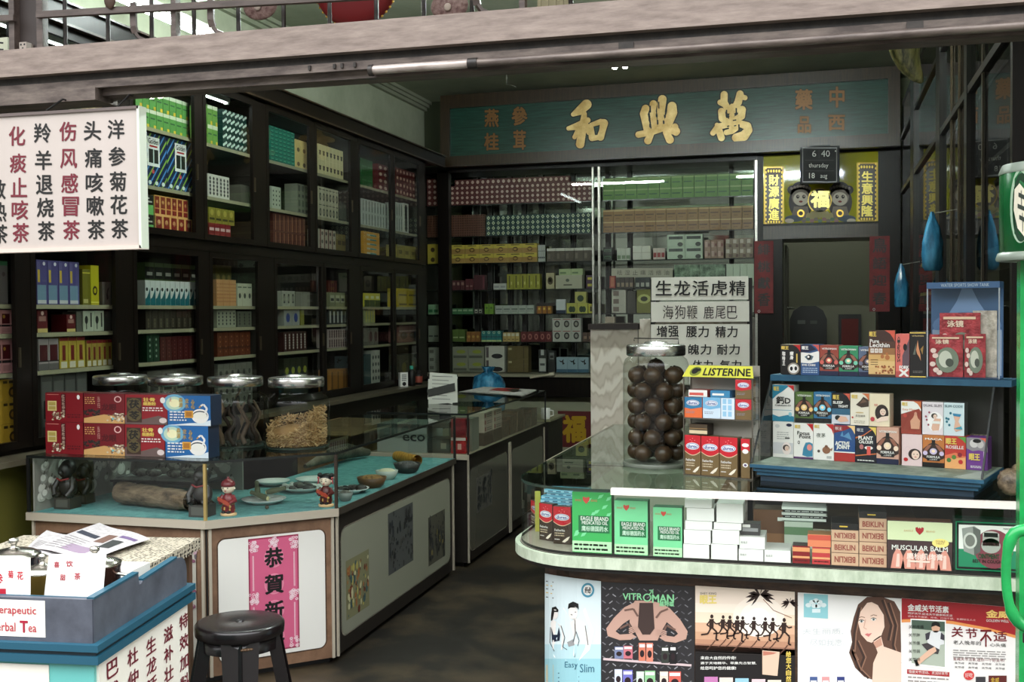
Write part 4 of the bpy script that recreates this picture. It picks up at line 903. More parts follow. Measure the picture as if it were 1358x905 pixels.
for s_, u0, u1, y in (('来自大自然的传奇!', 929, 976, 872), ('源于天地精华、萃集先古智慧,', 929, 1003, 878.5), ('给您呵护您的健康!', 929, 976, 885.5)):
    m.text(PP, s_, u0, y+3.2, u1, y-2.6+0.03*(u1-u0), W_, 4, 0.02)
m.text(PP, 'SHEY KING', 928.5, 789, 950, 786, M((96, 84, 70), 0.5), 4); m.text(PP, '眼王', 928.5, 801, 950, 790, M((236, 214, 120), 0.5), 4, 0.05)
m.column(PP, '给您大自然', 1042.5, 864, 1049, 905, M((232, 204, 96), 0.5), 4, 0.03)
m.pg(PP, [(1011, 895), (1031, 897), (1034, 865), (1011, 863)], M((222, 190, 166), 0.5), 5); m.pg(PP, [(1012, 870), (1026, 868), (1030, 866), (1012, 864)], M((190, 120, 100), 0.5), 6)
for x, c in ((934, (190, 120, 170)), (954, (230, 210, 200)), (975, (150, 196, 214)), (997, (232, 200, 204)), (1018, (224, 212, 196))): m.rect(PP, x, 930, x+18, 898+0.05*(x-934), M(c, 0.5), 5)
poster('advert_poster', m, 'sunset beach poster with runners and palm tree above black band')
# 4 woman with wavy hair
m = MB(); tp = lambda x: 786+0.060*(x-1058)
grid_sheet(m, PP, [1058, 1195.5], tp, bot, M((240, 238, 234), 0.5))
m.pg(PP, [(1066, 819), (1098, 821), (1098, 789.4), (1066, 787.6)], M((146, 204, 210), 0.5), 1)
for x, y in ((1072, 803), (1077, 799), (1082, 797), (1087, 799), (1092, 803), (1080, 804), (1085, 804)): m.disc(PP, x, y, 4, 3, M((226, 240, 240), 0.5), 2, 10)
m.rect(PP, 1077, 813, 1088, 808, M((226, 240, 240), 0.5), 2)
m.text(PP, '天生丽质,', 1064, 842, 1118, 834, M((206, 210, 212), 0.5), 2); m.text(PP, '尽如我愿。', 1074, 857, 1121, 848, M((206, 210, 212), 0.5), 2)
m.pg(PP, [(1132, 820), (1128, 838), (1130, 852), (1126, 866), (1134, 886), (1146, 898), (1166, 905), (1195, 905), (1195, 858), (1194, 812), (1186, 798), (1170, 792), (1150, 792), (1138, 802)], HAIR, 1)
for pl in ([(1140, 806), (1133, 840), (1131, 868), (1140, 890)], [(1178, 800), (1188, 830), (1184, 856), (1192, 880)], [(1170, 796), (1182, 830), (1178, 850)], [(1136, 850), (1146, 872), (1140, 888), (1152, 900)], [(1129, 862), (1136, 876)]):
    m.line(PP, pl, 3.2, HAIRD, 2); m.line(PP, [(a+2.6, b) for a, b in pl], 1.6, M((142, 104, 84), 0.6), 2.3)
m.pg(PP, [(1150, 800), (1141, 812), (1138, 826), (1142, 842), (1150, 851), (1156, 853), (1168, 845), (1173, 832), (1172, 816), (1164, 803), (1156, 799)], M((238, 206, 186), 0.5), 3)
m.pg(PP, [(1158, 850), (1168, 843), (1172, 858), (1195, 866), (1195, 915), (1156, 915), (1158, 880), (1164, 866)], M((236, 202, 182), 0.5), 3)
m.pg(PP, [(1158, 853), (1168, 846), (1170, 856), (1162, 860)], M((200, 150, 128), 0.5), 4)
for x, y in ((1142.5, 824.5), (1158.5, 822)): m.disc(PP, x, y, 3.1, 1.7, M((240, 236, 230), 0.5), 4, 12); m.disc(PP, x, y, 1.5, 1.6, M((86, 92, 90), 0.5), 5, 10); m.line(PP, [(x-3.6, y-1), (x, y-2.4), (x+3.8, y-0.8)], 0.8, HAIRD, 5); m.line(PP, [(x-4, y-4.6), (x, y-6.2), (x+4.5, y-5)], 0.9, M((140, 100, 80), 0.5), 5)
m.line(PP, [(1148, 822), (1145.5, 833), (1149.5, 835)], 0.9, M((210, 164, 142), 0.5), 5); m.pg(PP, [(1146.5, 842), (1150, 840.3), (1152, 841), (1156.5, 840), (1152, 845)], M((206, 118, 116), 0.5), 5)
for x, c in ((1074, (70, 90, 140)), (1090, (214, 150, 150)), (1110, (50, 60, 120)), (1136, (230, 228, 230))): m.rect(PP, x, 930, x+10, 898, M(c, 0.5), 5); m.rect(PP, x+1, 930, x+9, 903, W_, 6)
poster('advert_poster', m, 'white poster of a woman with long wavy brown hair')
# 5 red and white joint poster
m = MB(); tp = lambda x: 793.5+0.083*(x-1195)
grid_sheet(m, PP, [1195.5, 1347], tp, bot, M((238, 232, 228), 0.5))
m.pg(PP, [(1195.7, 822), (1222, 821), (1262, 824), (1310, 833), (1346.8, 843), (1346.8, 806.3), (1195.7, 793.7)], M((160, 30, 38), 0.5), 1)
m.pg(PP, [(1195.7, 826), (1222, 825), (1262, 828), (1310, 836.5), (1346.8, 847), (1346.8, 843), (1310, 833), (1262, 824), (1222, 821), (1195.7, 822)], M((232, 150, 84), 0.5), 1)
def slanted(s_, u0, y0, u1, y1, mat, k=3, bo=0.0, sl=0.06): m.text(lambda u, v, kk: PP(u, v+sl*(u-u0), kk), s_, u0, y1, u1, y0, mat, k, bo)
slanted('金威关节活素', 1204, 801.5, 1258, 810.5, W_, 3, 0.03); slanted('呵护关节,促进关节健康和灵活', 1204, 812, 1263, 815, W_); slanted('适合关节僵硬、疼痛、行动不便、长期站立人士', 1204, 816.3, 1294, 818.8, M((240, 200, 196), 0.5))
slanted('金威', 1308, 809.5, 1339, 819.5, M((248, 208, 120), 0.5), 3, 0.04, 0.03); slanted('GOLDEN WELL', 1308, 821.5, 1338, 825, W_, 3, 0, 0.04)
DRD = M((112, 20, 30), 0.5)
for ch, x0_, y0_, x1_, y1_ in (('关', 1262, 832, 1277, 845), ('节', 1281, 834, 1296, 847), ('不', 1300, 836, 1315, 858), ('适', 1318, 838, 1335, 851)): m.text(PP, ch, x0_, y1_, x1_, y0_, DRD, 3, 0.02)
slanted('老人晚年的', 1264, 849.5, 1301, 855, K_, 3, 0, 0.04); slanted('心头痛', 1313, 853, 1334, 858, K_, 3, 0, 0.04)
for i in range(4): lines(m, lambda u, v, k: PP(1264+u*70, 873-v*12+0.04*u*70, k), 0, i*0.25, 1, (i+1)*0.25, 1, M((150, 146, 142), 0.5), i)
slanted('金威关节活素,送你一个好关节!', 1264, 872, 1332, 876.5, DRD, 3, 0, 0.04)
for i in range(2):
    for j in range(4): slanted('关节疼痛'[:3], 1266+j*18, 878+i*5.5+j*.6, 1279+j*18, 881+i*5.5+j*.6, K_)
m.pg(PP, [(1207.5, 882), (1254.5, 887), (1254.5, 823), (1207.5, 821)], M((250, 248, 244), 0.5), 2); m.pg(PP, [(1209, 880), (1253, 885), (1253, 825), (1209, 822.5)], M((176, 184, 168), 0.5), 3); m.pg(PP, [(1209, 834), (1253, 838), (1253, 825), (1209, 822.5)], M((74, 92, 78), 0.5), 4)
m.disc(PP, 1241, 833, 5.6, 6.5, M((214, 168, 140), 0.5), 5); m.pg(PP, [(1235, 832), (1236, 826.5), (1241, 824.5), (1246, 827), (1247, 832.5), (1241, 830)], K_, 6)
m.pg(PP, [(1228, 842), (1236, 837), (1246, 837), (1252, 842), (1252, 855), (1247, 856), (1246, 862), (1232, 862), (1230, 852)], M((222, 222, 222), 0.5), 5); m.pg(PP, [(1227, 841), (1234, 838), (1232, 848), (1228, 850)], M((60, 56, 64), 0.5), 6); m.pg(PP, [(1248, 839), (1252.5, 843), (1252.5, 850), (1247, 848)], M((60, 56, 64), 0.5), 6)
m.pg(PP, [(1222, 855), (1230, 853), (1246, 862), (1244, 868), (1232, 866)], M((66, 60, 62), 0.5), 6); m.pg(PP, [(1240, 858), (1232, 862), (1218, 874), (1214, 880), (1219, 882), (1226, 876), (1242, 864)], M((222, 180, 154), 0.5), 7); m.pg(PP, [(1212, 876), (1216, 875), (1219, 883), (1215, 884)], K_, 7)
for i, s_ in enumerate(('关节疼痛', '关节肿', '关节僵', '关节弱', '关节响')): m.text(PP, s_, 1205, 834+i*10.8, 1205+5*len(s_), 829.5+i*10.8, K_, 8)
m.pg(PP, [(1203, 894), (1259, 898), (1259, 892), (1203, 888)], M((170, 40, 46), 0.5), 2); slanted('强健关节活动、灵活好关节', 1205, 889, 1257, 893, W_, 3, 0, 0.06)
for y in (896, 901): lines(m, lambda u, v, k: PP(1204+u*54, y+4-v*4+0.06*u*54, k), 0, 0, 1, 1, 1, M((150, 140, 136), 0.5), int(y))
m.disc(PP, 1285, 896, 7, 6.5, M((206, 60, 60), 0.5), 4); m.text(PP, '好吃', 1280, 899, 1290, 893, W_, 5)
m.rect(PP, 1294, 930, 1307, 898, M((60, 56, 60), 0.5), 4); m.rect(PP, 1311, 935, 1335, 896.5, M((92, 34, 30), 0.5), 4); m.text(PP, '金威', 1314, 906, 1325, 899, YW, 5)
poster('advert_poster', m, 'red and white poster of a man sitting holding his knee')
m = MB(); grid_sheet(m, PP, [1347.5, 1420], lambda x: 804+0.07*(x-1347), bot, M((226, 222, 214), 0.5)); m.rect(PP, 1354, 838, 1362, 826, K_, 1)
poster('notice_sheet', m, 'plain white sheet at the right end of the counter front')

# ---- behind the counter glass
def frY(y): return (0.0, 0.0, 0.0, y)
def oval_mark(mb, P, u, v, ru, rv, word):
    mb.disc(P, u, v, ru, rv, M((232, 232, 236), 0.35), 2, 22); mb.disc(P, u, v, ru*.9, rv*.82, M((34, 64, 140), 0.35), 3, 22)
    mb.disc(P, u, v, ru*.84, rv*.7, M((232, 234, 240), 0.35), 4, 22); mb.text(P, word, u-ru*.68, v-rv*.42, u+ru*.68, v+rv*.46, M((28, 58, 140), 0.35), 5, 0.03)
BRZ = M((120, 98, 64), 0.35, 0.2); BRZD = M((56, 42, 30), 0.4)
def fetherlite(basec):
    def art(mb, P, w, h):
        pts = [(0, .60)]+[(i/10, .60-.10*sin(pi*i/10)) for i in range(1, 10)]+[(1, .60), (1, 1), (0, 1)]
        mb.pg(P, [(u, v-.02) for u, v in pts[:11]]+[(1, .62), (0, .62)], M((222, 196, 160), 0.4), 1)
        mb.pg(P, pts, M((196, 34, 46), 0.35), 1.5); oval_mark(mb, P, .5, .72, .42, .09, 'durex')
        for u, v in ((.35, .88), (.5, .92), (.64, .87), (.45, .85)): mb.disc(P, u, v, .03, .012, M((240, 140, 140), 0.4), 2, 8)
        mb.text(P, 'Fetherlite', .08, .34, .66, .40, W_, 3, 0.02); lines(mb, P, .08, .20, .62, .32, 2, M((206, 190, 160), 0.5), 3); lines(mb, P, .08, .10, .36, .15, 1, W_, 5)
        mb.pg(P, [(.5, .06), (.66, .05), (.84, .12), (.95, .22), (.8, .19), (.62, .12)], M((236, 226, 206), 0.4), 3)
    return art
# three red-brown packets on the curve, yellow packet, blue flat packs above
cfr = (-0.99, 3.98, radians(-33), 0.0)
for r, lab, an, o in (((704, 665, 714.5, 713), 'narrow red and brown packet, leftmost behind the rounded glass', -55, (-0.955, 4.048)),
        ((715, 668, 732.5, 721), 'red and brown packet with oval mark, middle of three behind the rounded glass', -28, (-0.945, 3.955)),
        ((733.5, 672, 757, 725), 'red and brown packet with oval mark beside the tall green carton', -8, (-0.87, 3.915))):
    carton_px((o[0], o[1], radians(an), 0.0), r, CD+0.0005, 0.03, 'packet', lab, BRZD, fetherlite(0), M((60, 44, 34), 0.4), 'packet', 'red and brown packets behind the counter glass')
LBL = M((112, 178, 206), 0.4)
zz = CD+0.0005
x_, y_ = -0.955, 4.0
m = MB()
zt = atY(728, 672, 4.02).z
put(carton_mesh('carton', .10, zt-CD-.0008, .09, M((58, 96, 130), 0.5), None, None, False), 'carton', (-.925, 4.02, CD+.0005), radians(-20), 'plain blue carton hidden behind the red and brown packets', 'box')
rs = random.Random(8)
for i in range(5):
    me_art = lambda mb, P, w, h: (mb.rect(P, 0, .25, 1, .75, M((168, 208, 224), 0.4), 1), [mb.rect(P, .1+.2*j, .35, .22+.2*j, .65, M((40, 90, 130), 0.4), 2) for j in range(4)])
    me = carton_mesh('flat_pack', 0.155, 0.0115, 0.09, LBL, me_art, M((96, 160, 190), 0.4), False)
    put(me, 'flat_pack', (-0.918+rs.uniform(-.012, .012), 4.022, zt+0.0005+i*0.0122), radians(rs.uniform(-14, 2)), 'flat pale blue pack, %s up in the pile above the red packets' % ORD[i], 'pack', 'pale blue flat packs')
put(carton_mesh('packet', .018, .15, .02, M((196, 190, 90), 0.4), lambda mb, P, w, h: [mb.rect(P, 0, .12+.2*i, 1, .18+.2*i, M((70, 90, 50), 0.4), 1) for i in range(4)]), 'packet', (-1.052, 4.13, CD+0.0005), radians(-70), 'yellow striped packet at the far left end behind the rounded glass', 'packet')
GR1, GR2, GRD = M((58, 168, 86), 0.35), M((120, 208, 150), 0.35), M((24, 104, 60), 0.35)
def crest(mb, P, u, v, s_, asp, mat):
    q = lambda *a: [(u+x*s_, v+y*s_*asp) for x, y in a]
    mb.pg(P, q((-1, .8), (-.5, 1), (-.3, .6), (0, .9), (.3, .6), (.5, 1), (1, .8), (.9, 0), (.5, -.5), (0, -1), (-.5, -.5), (-.9, 0)), mat, 3)
def eagle(mb, P, w, h):
    rs = random.Random(2)
    for i in range(16): u = rs.uniform(0, .9); v = rs.uniform(.25, .9); mb.pg(P, [(u, v), (min(1, u+.1), v+.02), (min(1, u+.16), v+.08), (u+.04, v+.06)], GR2, 1+.02*i)
    crest(mb, P, .36, .87, .09, w/h, M((200, 70, 60), 0.4)); mb.text(P, 'EAGLE', .08, .85, .24, .885, M((200, 110, 80), 0.4), 3); mb.text(P, 'BRAND', .48, .85, .64, .885, M((200, 110, 80), 0.4), 3)
    mb.rect(P, .16, .34, .95, .62, GRD, 2); mb.text(P, 'EAGLE BRAND', .22, .54, .92, .605, W_, 3, 0.012); mb.text(P, 'MEDICATED OIL', .25, .475, .90, .53, W_, 3, 0.012); mb.text(P, '鹰标德国药水', .24, .365, .91, .45, M((200, 226, 204), 0.4), 3, 0.015)
    mb.rect(P, 0, .02, 1, .20, M((180, 222, 176), 0.4), 2); lines(mb, P, .05, .04, .9, .18, 2, M((40, 96, 60), 0.4), 7)
for r, lab in (((758.6, 653, 811, 732.6), 'tall bright green carton with red crest, leftmost of three'), ((814.6, 664, 859, 736), 'pale green carton with red crest, middle of three'), ((866, 673, 904.6, 738), 'small green carton with red crest beside the white boxes')):
    carton_px(frY(3.79), r, CD+0.0005, 0.05, 'green_carton', lab, GR1 if r[0] < 800 else GR2, eagle, M((36, 92, 60), 0.4), 'box', 'green medicine cartons behind the counter glass')
# white boxes
WB = M((236, 235, 230), 0.35); WBS = M((206, 204, 198), 0.4)
def white_mark(mb, P, w, h): mb.text(P, '骨痛灵', .06, .42, .32, .62, M((150, 150, 148), 0.5), 2)
def stack(fr, rects, depth, lab, grp, name='white_box', face=WB, art=None, side=WBS):
    z = CD+0.0005
    for i, r in enumerate(rects):
        o, z2 = carton_px(fr, r, z, depth, name, lab % ORD[i], face, art, side, 'box', grp, False); z = z2
stack(frY(3.79), [(906, 722, 940.5, 741), (907, 703, 942.5, 722), (908.5, 691, 944.5, 703), (910.5, 674, 947, 691), (908, 662, 944, 674)], 0.11, 'blank white box, %s up in the stack beside the green cartons', 'blank white boxes in two stacks')
stack(frY(3.79), [(943, 722, 978, 741.5), (944.5, 703, 980.5, 722), (946.5, 693.5, 983, 703), (950, 668, 985.5, 693.5)], 0.10, 'blank white box, %s up in the second white stack', 'blank white boxes in two stacks')
stack(frY(3.795), [(979.5, 728.5, 1012.5, 744), (980.5, 712, 1014.5, 728.5)], 0.13, 'white box with small grey print, %s up right of the white stacks', 'white boxes with small grey print', art=white_mark)
stack(frY(3.795), [(1013.5, 730, 1048.5, 747)], 0.13, 'white box with small grey print, %s one, before the red packets', 'white boxes with small grey print', art=white_mark)
# bits lying on and behind
carton_px(frY(4.06), (999, 676, 1042, 722), CD+0.0005, 0.10, 'carton', 'brown shaded carton lying behind the white boxes', M((110, 74, 54), 0.4), lambda mb, P, w, h: (mb.rect(P, 0, 0, 1, .35, M((150, 104, 74), 0.4), 1), mb.rect(P, .75, .7, .95, .8, W_, 2)), M((70, 54, 44), 0.4))
o, z1 = carton_px(frY(4.04), (1040, 692, 1078, 742), CD+0.0005, 0.12, 'carton', 'white and green carton behind the red packets', M((206, 210, 196), 0.4), lambda mb, P, w, h: mb.rect(P, 0, .5, 1, .8, M((110, 140, 104), 0.4), 1), M((60, 84, 58), 0.4))
for i in range(5):
    me = carton_mesh('booklet', 0.15, 0.009, 0.11, (W_, K_, M((216, 212, 206), 0.4), K_, W_)[i], (lambda mb, P, w, h: lines(mb, P, .05, .3, .9, .8, 1, W_, 9)) if i in (1, 3) else None, WBS, False)
    q = onface(1066, 690, frY(4.05)); put(me, 'booklet', (q[0]+0.004*(i % 2), 4.05, z1+0.0004+i*0.0096), 0, 'thin black and white booklet, %s up in the pile behind the counter strip' % ORD[i], 'booklet', 'thin booklets in a pile')
def redpack(mb, P, w, h): mb.rect(P, 0, .68, 1, .92, M((226, 150, 100), 0.4), 1); mb.rect(P, 0, .30, 1, .42, M((226, 160, 110), 0.4), 1); lines(mb, P, .1, .1, .9, .26, 1, M((80, 10, 14), 0.4), 2)
o, zr = carton_px(frY(3.80), (1051, 724, 1074, 747), CD+0.0005, 0.06, 'packet', 'dark red packet with orange bands left of the orange packet', M((130, 20, 26), 0.35), redpack, M((40, 20, 20), 0.4), 'packet')
o, zr = carton_px(frY(3.80), (1077, 726, 1101, 749), CD+0.0005, 0.06, 'packet', 'pinkish red packet with orange bands beside the tan boxes', M((190, 60, 62), 0.35), redpack, M((120, 50, 46), 0.4), 'packet')
carton_px(frY(3.80), (1071, 709, 1102, 726), zr, 0.07, 'packet', 'flat orange packet lying on the pinkish red packet', M((226, 130, 92), 0.35), lambda mb, P, w, h: mb.rect(P, 0, .55, 1, .95, M((206, 84, 66), 0.4), 1), M((150, 110, 70), 0.4), 'packet', lid=False)
def blister(x0, y0, x1, y1, lab, by, zb):
    o, _ = carton_px(frY(by), (x0, y0, x1, y1), zb, 0.05, 'blister_pack', lab, M((60, 58, 58), 0.3), lambda mb, P, w, h: (mb.rect(P, .1, .3, .9, .6, M((150, 150, 150), 0.3), 1), mb.rect(P, .1, .65, .5, .9, W_, 2)), M((90, 90, 88), 0.3), 'pack')
blister(982, 694, 1008, 711, 'dark and white tablet pack lying on the white boxes', 3.82, onface(997, 712, frY(3.795))[1])
TAN = M((206, 168, 138), 0.4); TAND = M((150, 74, 62), 0.4)
def tanbox(flip, part=None):
    def art(mb, P, w, h):
        Q = (lambda u, v, k: P(1-u, 1-v, k)) if flip else P
        mb.text(Q, 'BEIKLIN', .12, .26, .88, .72, TAND, 2, 0.04); mb.rect(P, 0, 0, 1, .06, M((170, 132, 108), 0.4), 1)
    return art
for rects, lab in (([(1102.5, 733.8, 1138.6, 750.7), (1102.5, 718.3, 1138.6, 733.8), (1102.5, 703, 1138.6, 718.3)], 'tan box with red capitals, %s up in the shorter tan stack'),
        ([(1139.4, 735.7, 1176, 752.5), (1139.4, 719.3, 1176, 735.7), (1139.4, 703, 1176, 719.3), (1139.4, 687.5, 1176, 703)], 'tan box with red capitals, %s up in the taller tan stack')):
    z = CD+0.0005
    for i, r in enumerate(rects):
        o, z = carton_px(frY(3.795), r, z, 0.12, 'tan_box', lab % ORD[i], TAN, tanbox(i % 2 == (0 if len(rects) == 4 else 0)), M((176, 138, 112), 0.45), 'box', 'tan boxes with red capitals', False)
    r = rects[-1]; carton_px(frY(3.795), (r[0], r[1]-9, r[2], r[1]), z, 0.12, 'black_box', 'flat black box with a yellow mark lying on the %s tan stack' % ('shorter' if len(rects) == 3 else 'taller'), K_, lambda mb, P, w, h: mb.rect(P, .3, .4, .6, .6, YW, 1), K_, 'box', None, False)
def muscular(mb, P, w, h):
    mb.rect(P, 0, .60, 1, .985, M((214, 222, 178), 0.4), 1); crest(mb, P, .5, .80, .065, w/h, M((170, 34, 40), 0.4))
    mb.text(P, 'EAGLE', .26, .78, .40, .815, M((206, 160, 110), 0.4), 3); mb.text(P, 'BRAND', .60, .78, .74, .815, M((206, 160, 110), 0.4), 3)
    for u, s_ in ((.16, 1), (.33, 1.1), (.52, .8), (.70, 1.1), (.88, 1)): mb.pg(P, [(u-.11*s_, 0.02), (u-.07, .30), (u-.02, .42), (u+.03, .42), (u+.08, .28), (min(.995, u+.11*s_), .02)], M((222, 148, 132), 0.4), 1.5); mb.pg(P, [(u-.03, .05), (u-.01, .32), (u+.03, .32), (u+.03, .05)], M((240, 202, 190), 0.4), 2)
    mb.rect(P, 0, .40, 1, .58, M((66, 42, 44), 0.4), 1.2)
    mb.text(P, 'MUSCULAR BALM', .07, .40, .93, .50, W_, 4, 0.015); mb.text(P, '鹰标肌肉膏', .30, .22, .86, .35, M((250, 226, 218), 0.4), 4, 0.015); mb.rect(P, .32, .16, .66, .2, M((240, 214, 200), 0.4), 4)
    mb.disc(P, .82, .57, .13, .09, M((240, 222, 130), 0.4), 4, 20); mb.text(P, 'DOUBLE', .75, .59, .89, .625, TAND, 5); mb.text(P, 'HEAT', .76, .545, .88, .58, TAND, 5)
carton_px(frY(3.785), (1176.8, 691, 1263, 757), CD+0.0005, 0.05, 'balm_carton', 'wide pale yellow and flesh carton beside the tan stacks', M((60, 40, 40), 0.4), muscular, M((96, 60, 44), 0.4))
def green_tin(mb, P, w, h):
    g2 = M((22, 130, 86), 0.35); k = K_
    mb.rect(P, .03, .05, .97, .95, g2, 1); mb.rect(P, .045, .07, .955, .93, M((14, 24, 20), 0.35), 1.5); mb.rect(P, .075, .11, .925, .89, W_, 2); mb.rect(P, .075, .11, .925, .44, M((24, 130, 90), 0.4), 2.5)
    mb.disc(P, .58, .46, .28, .36, M((132, 64, 76), 0.4), 3, 26); mb.pg(P, [(.12, .82), (.30, .87), (.39, .80), (.39, .40), (.30, .33), (.15, .40)], M((150, 152, 146), 0.4), 4); mb.disc(P, .24, .60, .1, .15, M((206, 206, 198), 0.4), 5)
    mb.pg(P, [(.28, .86), (.39, .80), (.39, .40), (.30, .33)], M((96, 98, 94), 0.4), 4.5)
    mb.disc(P, .54, .52, .14, .14, M((170, 170, 162), 0.4), 5); mb.rect(P, .42, .52, .66, .72, M((170, 170, 162), 0.4), 5); mb.disc(P, .54, .73, .12, .06, M((200, 200, 192), 0.4), 6); mb.rect(P, .44, .68, .64, .76, K_, 6.5)
    mb.disc(P, .24, .60, .07, .11, M((120, 120, 114), 0.4), 6); mb.text(P, 'MUSTIKA', .42, .52, .66, .58, M((90, 60, 60), 0.4), 7)
    mb.text(P, 'OINTMENT', .36, .28, .66, .37, M((20, 70, 44), 0.4), 7, 0.03); mb.text(P, 'BEST IN COUGHS', .28, .20, .72, .26, K_, 7, 0.02); mb.text(P, 'MADE IN', .72, .83, .88, .86, K_, 7); lines(mb, P, .3, .12, .7, .18, 1, M((90, 30, 40), 0.4), 3)
carton_px(frY(3.785), (1264.5, 689, 1357, 759), CD+0.0005, 0.05, 'ointment_carton', 'dark green framed carton picturing a jar and box, rightmost behind the glass', M((14, 28, 22), 0.35), green_tin, M((18, 40, 30), 0.4))

# ---- on top of the counter: the big jar of dried fruit
def jar(name, lab, c, r, z0, zs, ztop, lid_r, zl0, zl1, knob=True, tilt=0.0, foot=False, cat='jar', group=None):
    t = thing(name, lab, cat, (c[0], c[1], z0), 0, group)
    m = MB(); q = 0.012
    m.lathe([(r*0.9, 0.0), (r*.985, 0.008), (r, 0.025), (r, zs-z0-0.05), (r*.985, zs-z0-0.03), (r*.93, zs-z0-0.01), (lid_r*1.02, zs-z0), (lid_r, ztop-z0)], (c[0], c[1], z0), JARGLASS, 40)
    m.f = [f for f in m.f if len(f) == 4]; m.mi = m.mi[:len(m.f)]; m.sm = [True]*len(m.f)
    m.v = m.v; m.build('glass_body', t)
    m = MB(); m.lathe([(r*.93, 0.001), (r*.93, 0.010)], (c[0], c[1], z0), M((60, 66, 60), 0.2), 36)
    if foot: m.lathe([(r*1.0, 0.0), (r*1.03, 0.006), (r*1.0, 0.016)], (c[0], c[1], z0), M((112, 118, 106), 0.35), 36)
    m.build('base_ring', t)
    lm = MB(); L = zl1-zl0; STEEL = M((206, 204, 200), 0.26, 1.0)
    lm.lathe([(lid_r*1.06, 0), (lid_r*1.10, 0.004), (lid_r*1.10, L*.70), (lid_r*1.06, L*.78), (lid_r*.8, L*.84), (lid_r*.45, L*.88), (lid_r*.40, L), (lid_r*.2, L*1.04), (0.0001, L*1.05)], (c[0], c[1], zl0), STEEL, 40)
    o = lm.build('lid', t)
    return t
t = jar('storage_jar', 'big clear jar packed with dried brown round fruit on the right counter', (-0.628, 4.385), 0.128, CT+0.0005, 1.375, 1.385, 0.104, 1.378, 1.432, foot=True)
m = MB(); c = (-0.628, 4.385); pts = [(c[0]-0.07+i*0.0175, c[1]-0.055, 1.436+0.006*(i in (0, 8))) for i in range(9)]
m.tube([(c[0]-0.075, c[1]-0.06, 1.436), (c[0]-0.075, c[1]-0.06, 1.447), (c[0]+0.095, c[1]-0.06, 1.444), (c[0]+0.095, c[1]-0.06, 1.425)], 0.0025, M((60, 58, 54), 0.3, 0.8), 6); m.build('lid_wire', t)
FRUIT = noisy('dried fruit skin', (34, 23, 15), (92, 68, 46), 22.0, rough=0.35, lo=0.25, hi=0.8)
fm = MB(); fm.ball((0, 0, 0), 0.0343, FRUIT, 18, 12, (1, 1, .97)); fm.lathe([(0.006, 0), (0.004, 0.004), (0.0001, 0.005)], (0, 0, 0.0323), M((40, 28, 20), 0.6), 8); fme = fm.mesh('dried_fruit')
rs = random.Random(12); zlay = CT+0.0535
for L in range(7):
    for i in range(6):
        a = 2*pi*(i+0.5*(L % 2))/6+rs.uniform(-.05, .05); R = 0.0802
        z = zlay+L*0.0600+rs.uniform(0, .001)
        if z > 1.345: continue
        o = put(fme, 'dried_fruit', (c[0]+R*cos(a), c[1]+R*sin(a), z), rs.uniform(0, 6), 'round brown dried fruit packed inside the big jar', 'fruit', 'dried round fruit in the big jar')
        o.rotation_euler = (rs.uniform(-.6, .6), rs.uniform(-.6, .6), rs.uniform(0, 6))
    put(fme, 'dried_fruit', (c[0], c[1], zlay+0.03+L*0.0600), 0, 'round brown dried fruit packed inside the big jar', 'fruit', 'dried round fruit in the big jar') if L < 6 else None
# ---- small two level rack with yellow header
LF = (-0.494, 4.136, radians(-16.5), 0.0)
t = thing('packet_rack', 'clear two level packet rack with yellow header beside the big jar', 'rack', frloc(LF, 0, CT+0.0005), LF[2], world=False)
wd = onface(998.5, 600, LF)[0]; zt = onface(950, 501, LF)[1]-CT; zh = onface(950, 486, LF)[1]-CT; zs_ = onface(950, 556, LF)[1]-CT
m = MB(); FR = M((96, 90, 80), 0.3, 0.3)
m.box(0, 0, 0, wd, 0.075, 0.004, FR); m.box(0, 0.071, 0.004, wd, 0.075, zh, M((150, 146, 136), 0.3)); m.box(0, 0, zs_-0.004, wd, 0.071, zs_, FR); m.box(0, 0.03, zt, wd, 0.075, zt+0.004, FR)
for x in (0, wd-0.004): m.box(x, 0, 0.004, x+0.004, 0.004, zt, FR); m.box(x, 0.067, 0.004, x+0.004, 0.071, zt, FR)
m.build('frame', t)
for x in (0.001, wd-0.001): m = MB(); m.poly([(x, 0, 0.004), (x, 0.071, 0.004), (x, 0.071, zt), (x, 0, zt)], gl); m.build('clear_side', t)
m = MB(); hy = M((206, 204, 72), 0.4)
PH = lambda u, v, k: Vector((u*wd+0.012*(v)*(0.5-u)*2, 0.0-0.0005*k+0.03*v, zt+(zh-zt)*v))
m.pg(PH, [(-.01, 0), (1.01, 0), (1.0, 1), (0, 1)], hy, 0); m.text(PH, 'LISTERINE', .28, .16, .97, .78, K_, 2, 0.035)
m.disc(PH, .15, .48, .085, .40, M((120, 130, 50), 0.4), 1); m.disc(PH, .14, .52, .05, .26, K_, 2); m.disc(PH, .19, .62, .035, .14, K_, 2, 10)
m.build('header', t, label='yellow header strip with black capitals')
def pk(r, zb, lab, face, art, side=None, depth=0.045, perp=0.006): return carton_px((LF[0], LF[1], LF[2], perp), r, zb, depth, 'packet', lab, face, art, side, 'packet', 'packets in the small rack', False)
b0 = CT+0.0055
for r, lab in (((908, 577, 929, 628), 'red and bronze packet, first from left on the lower rack level'), ((929.8, 578.5, 953.6, 629), 'red and bronze packet, second from left on the lower rack level'), ((954.2, 580, 978, 631), 'red and bronze packet, third from left on the lower rack level')): pk(r, b0, lab, BRZ, fetherlite(1), M((96, 78, 54), 0.4))
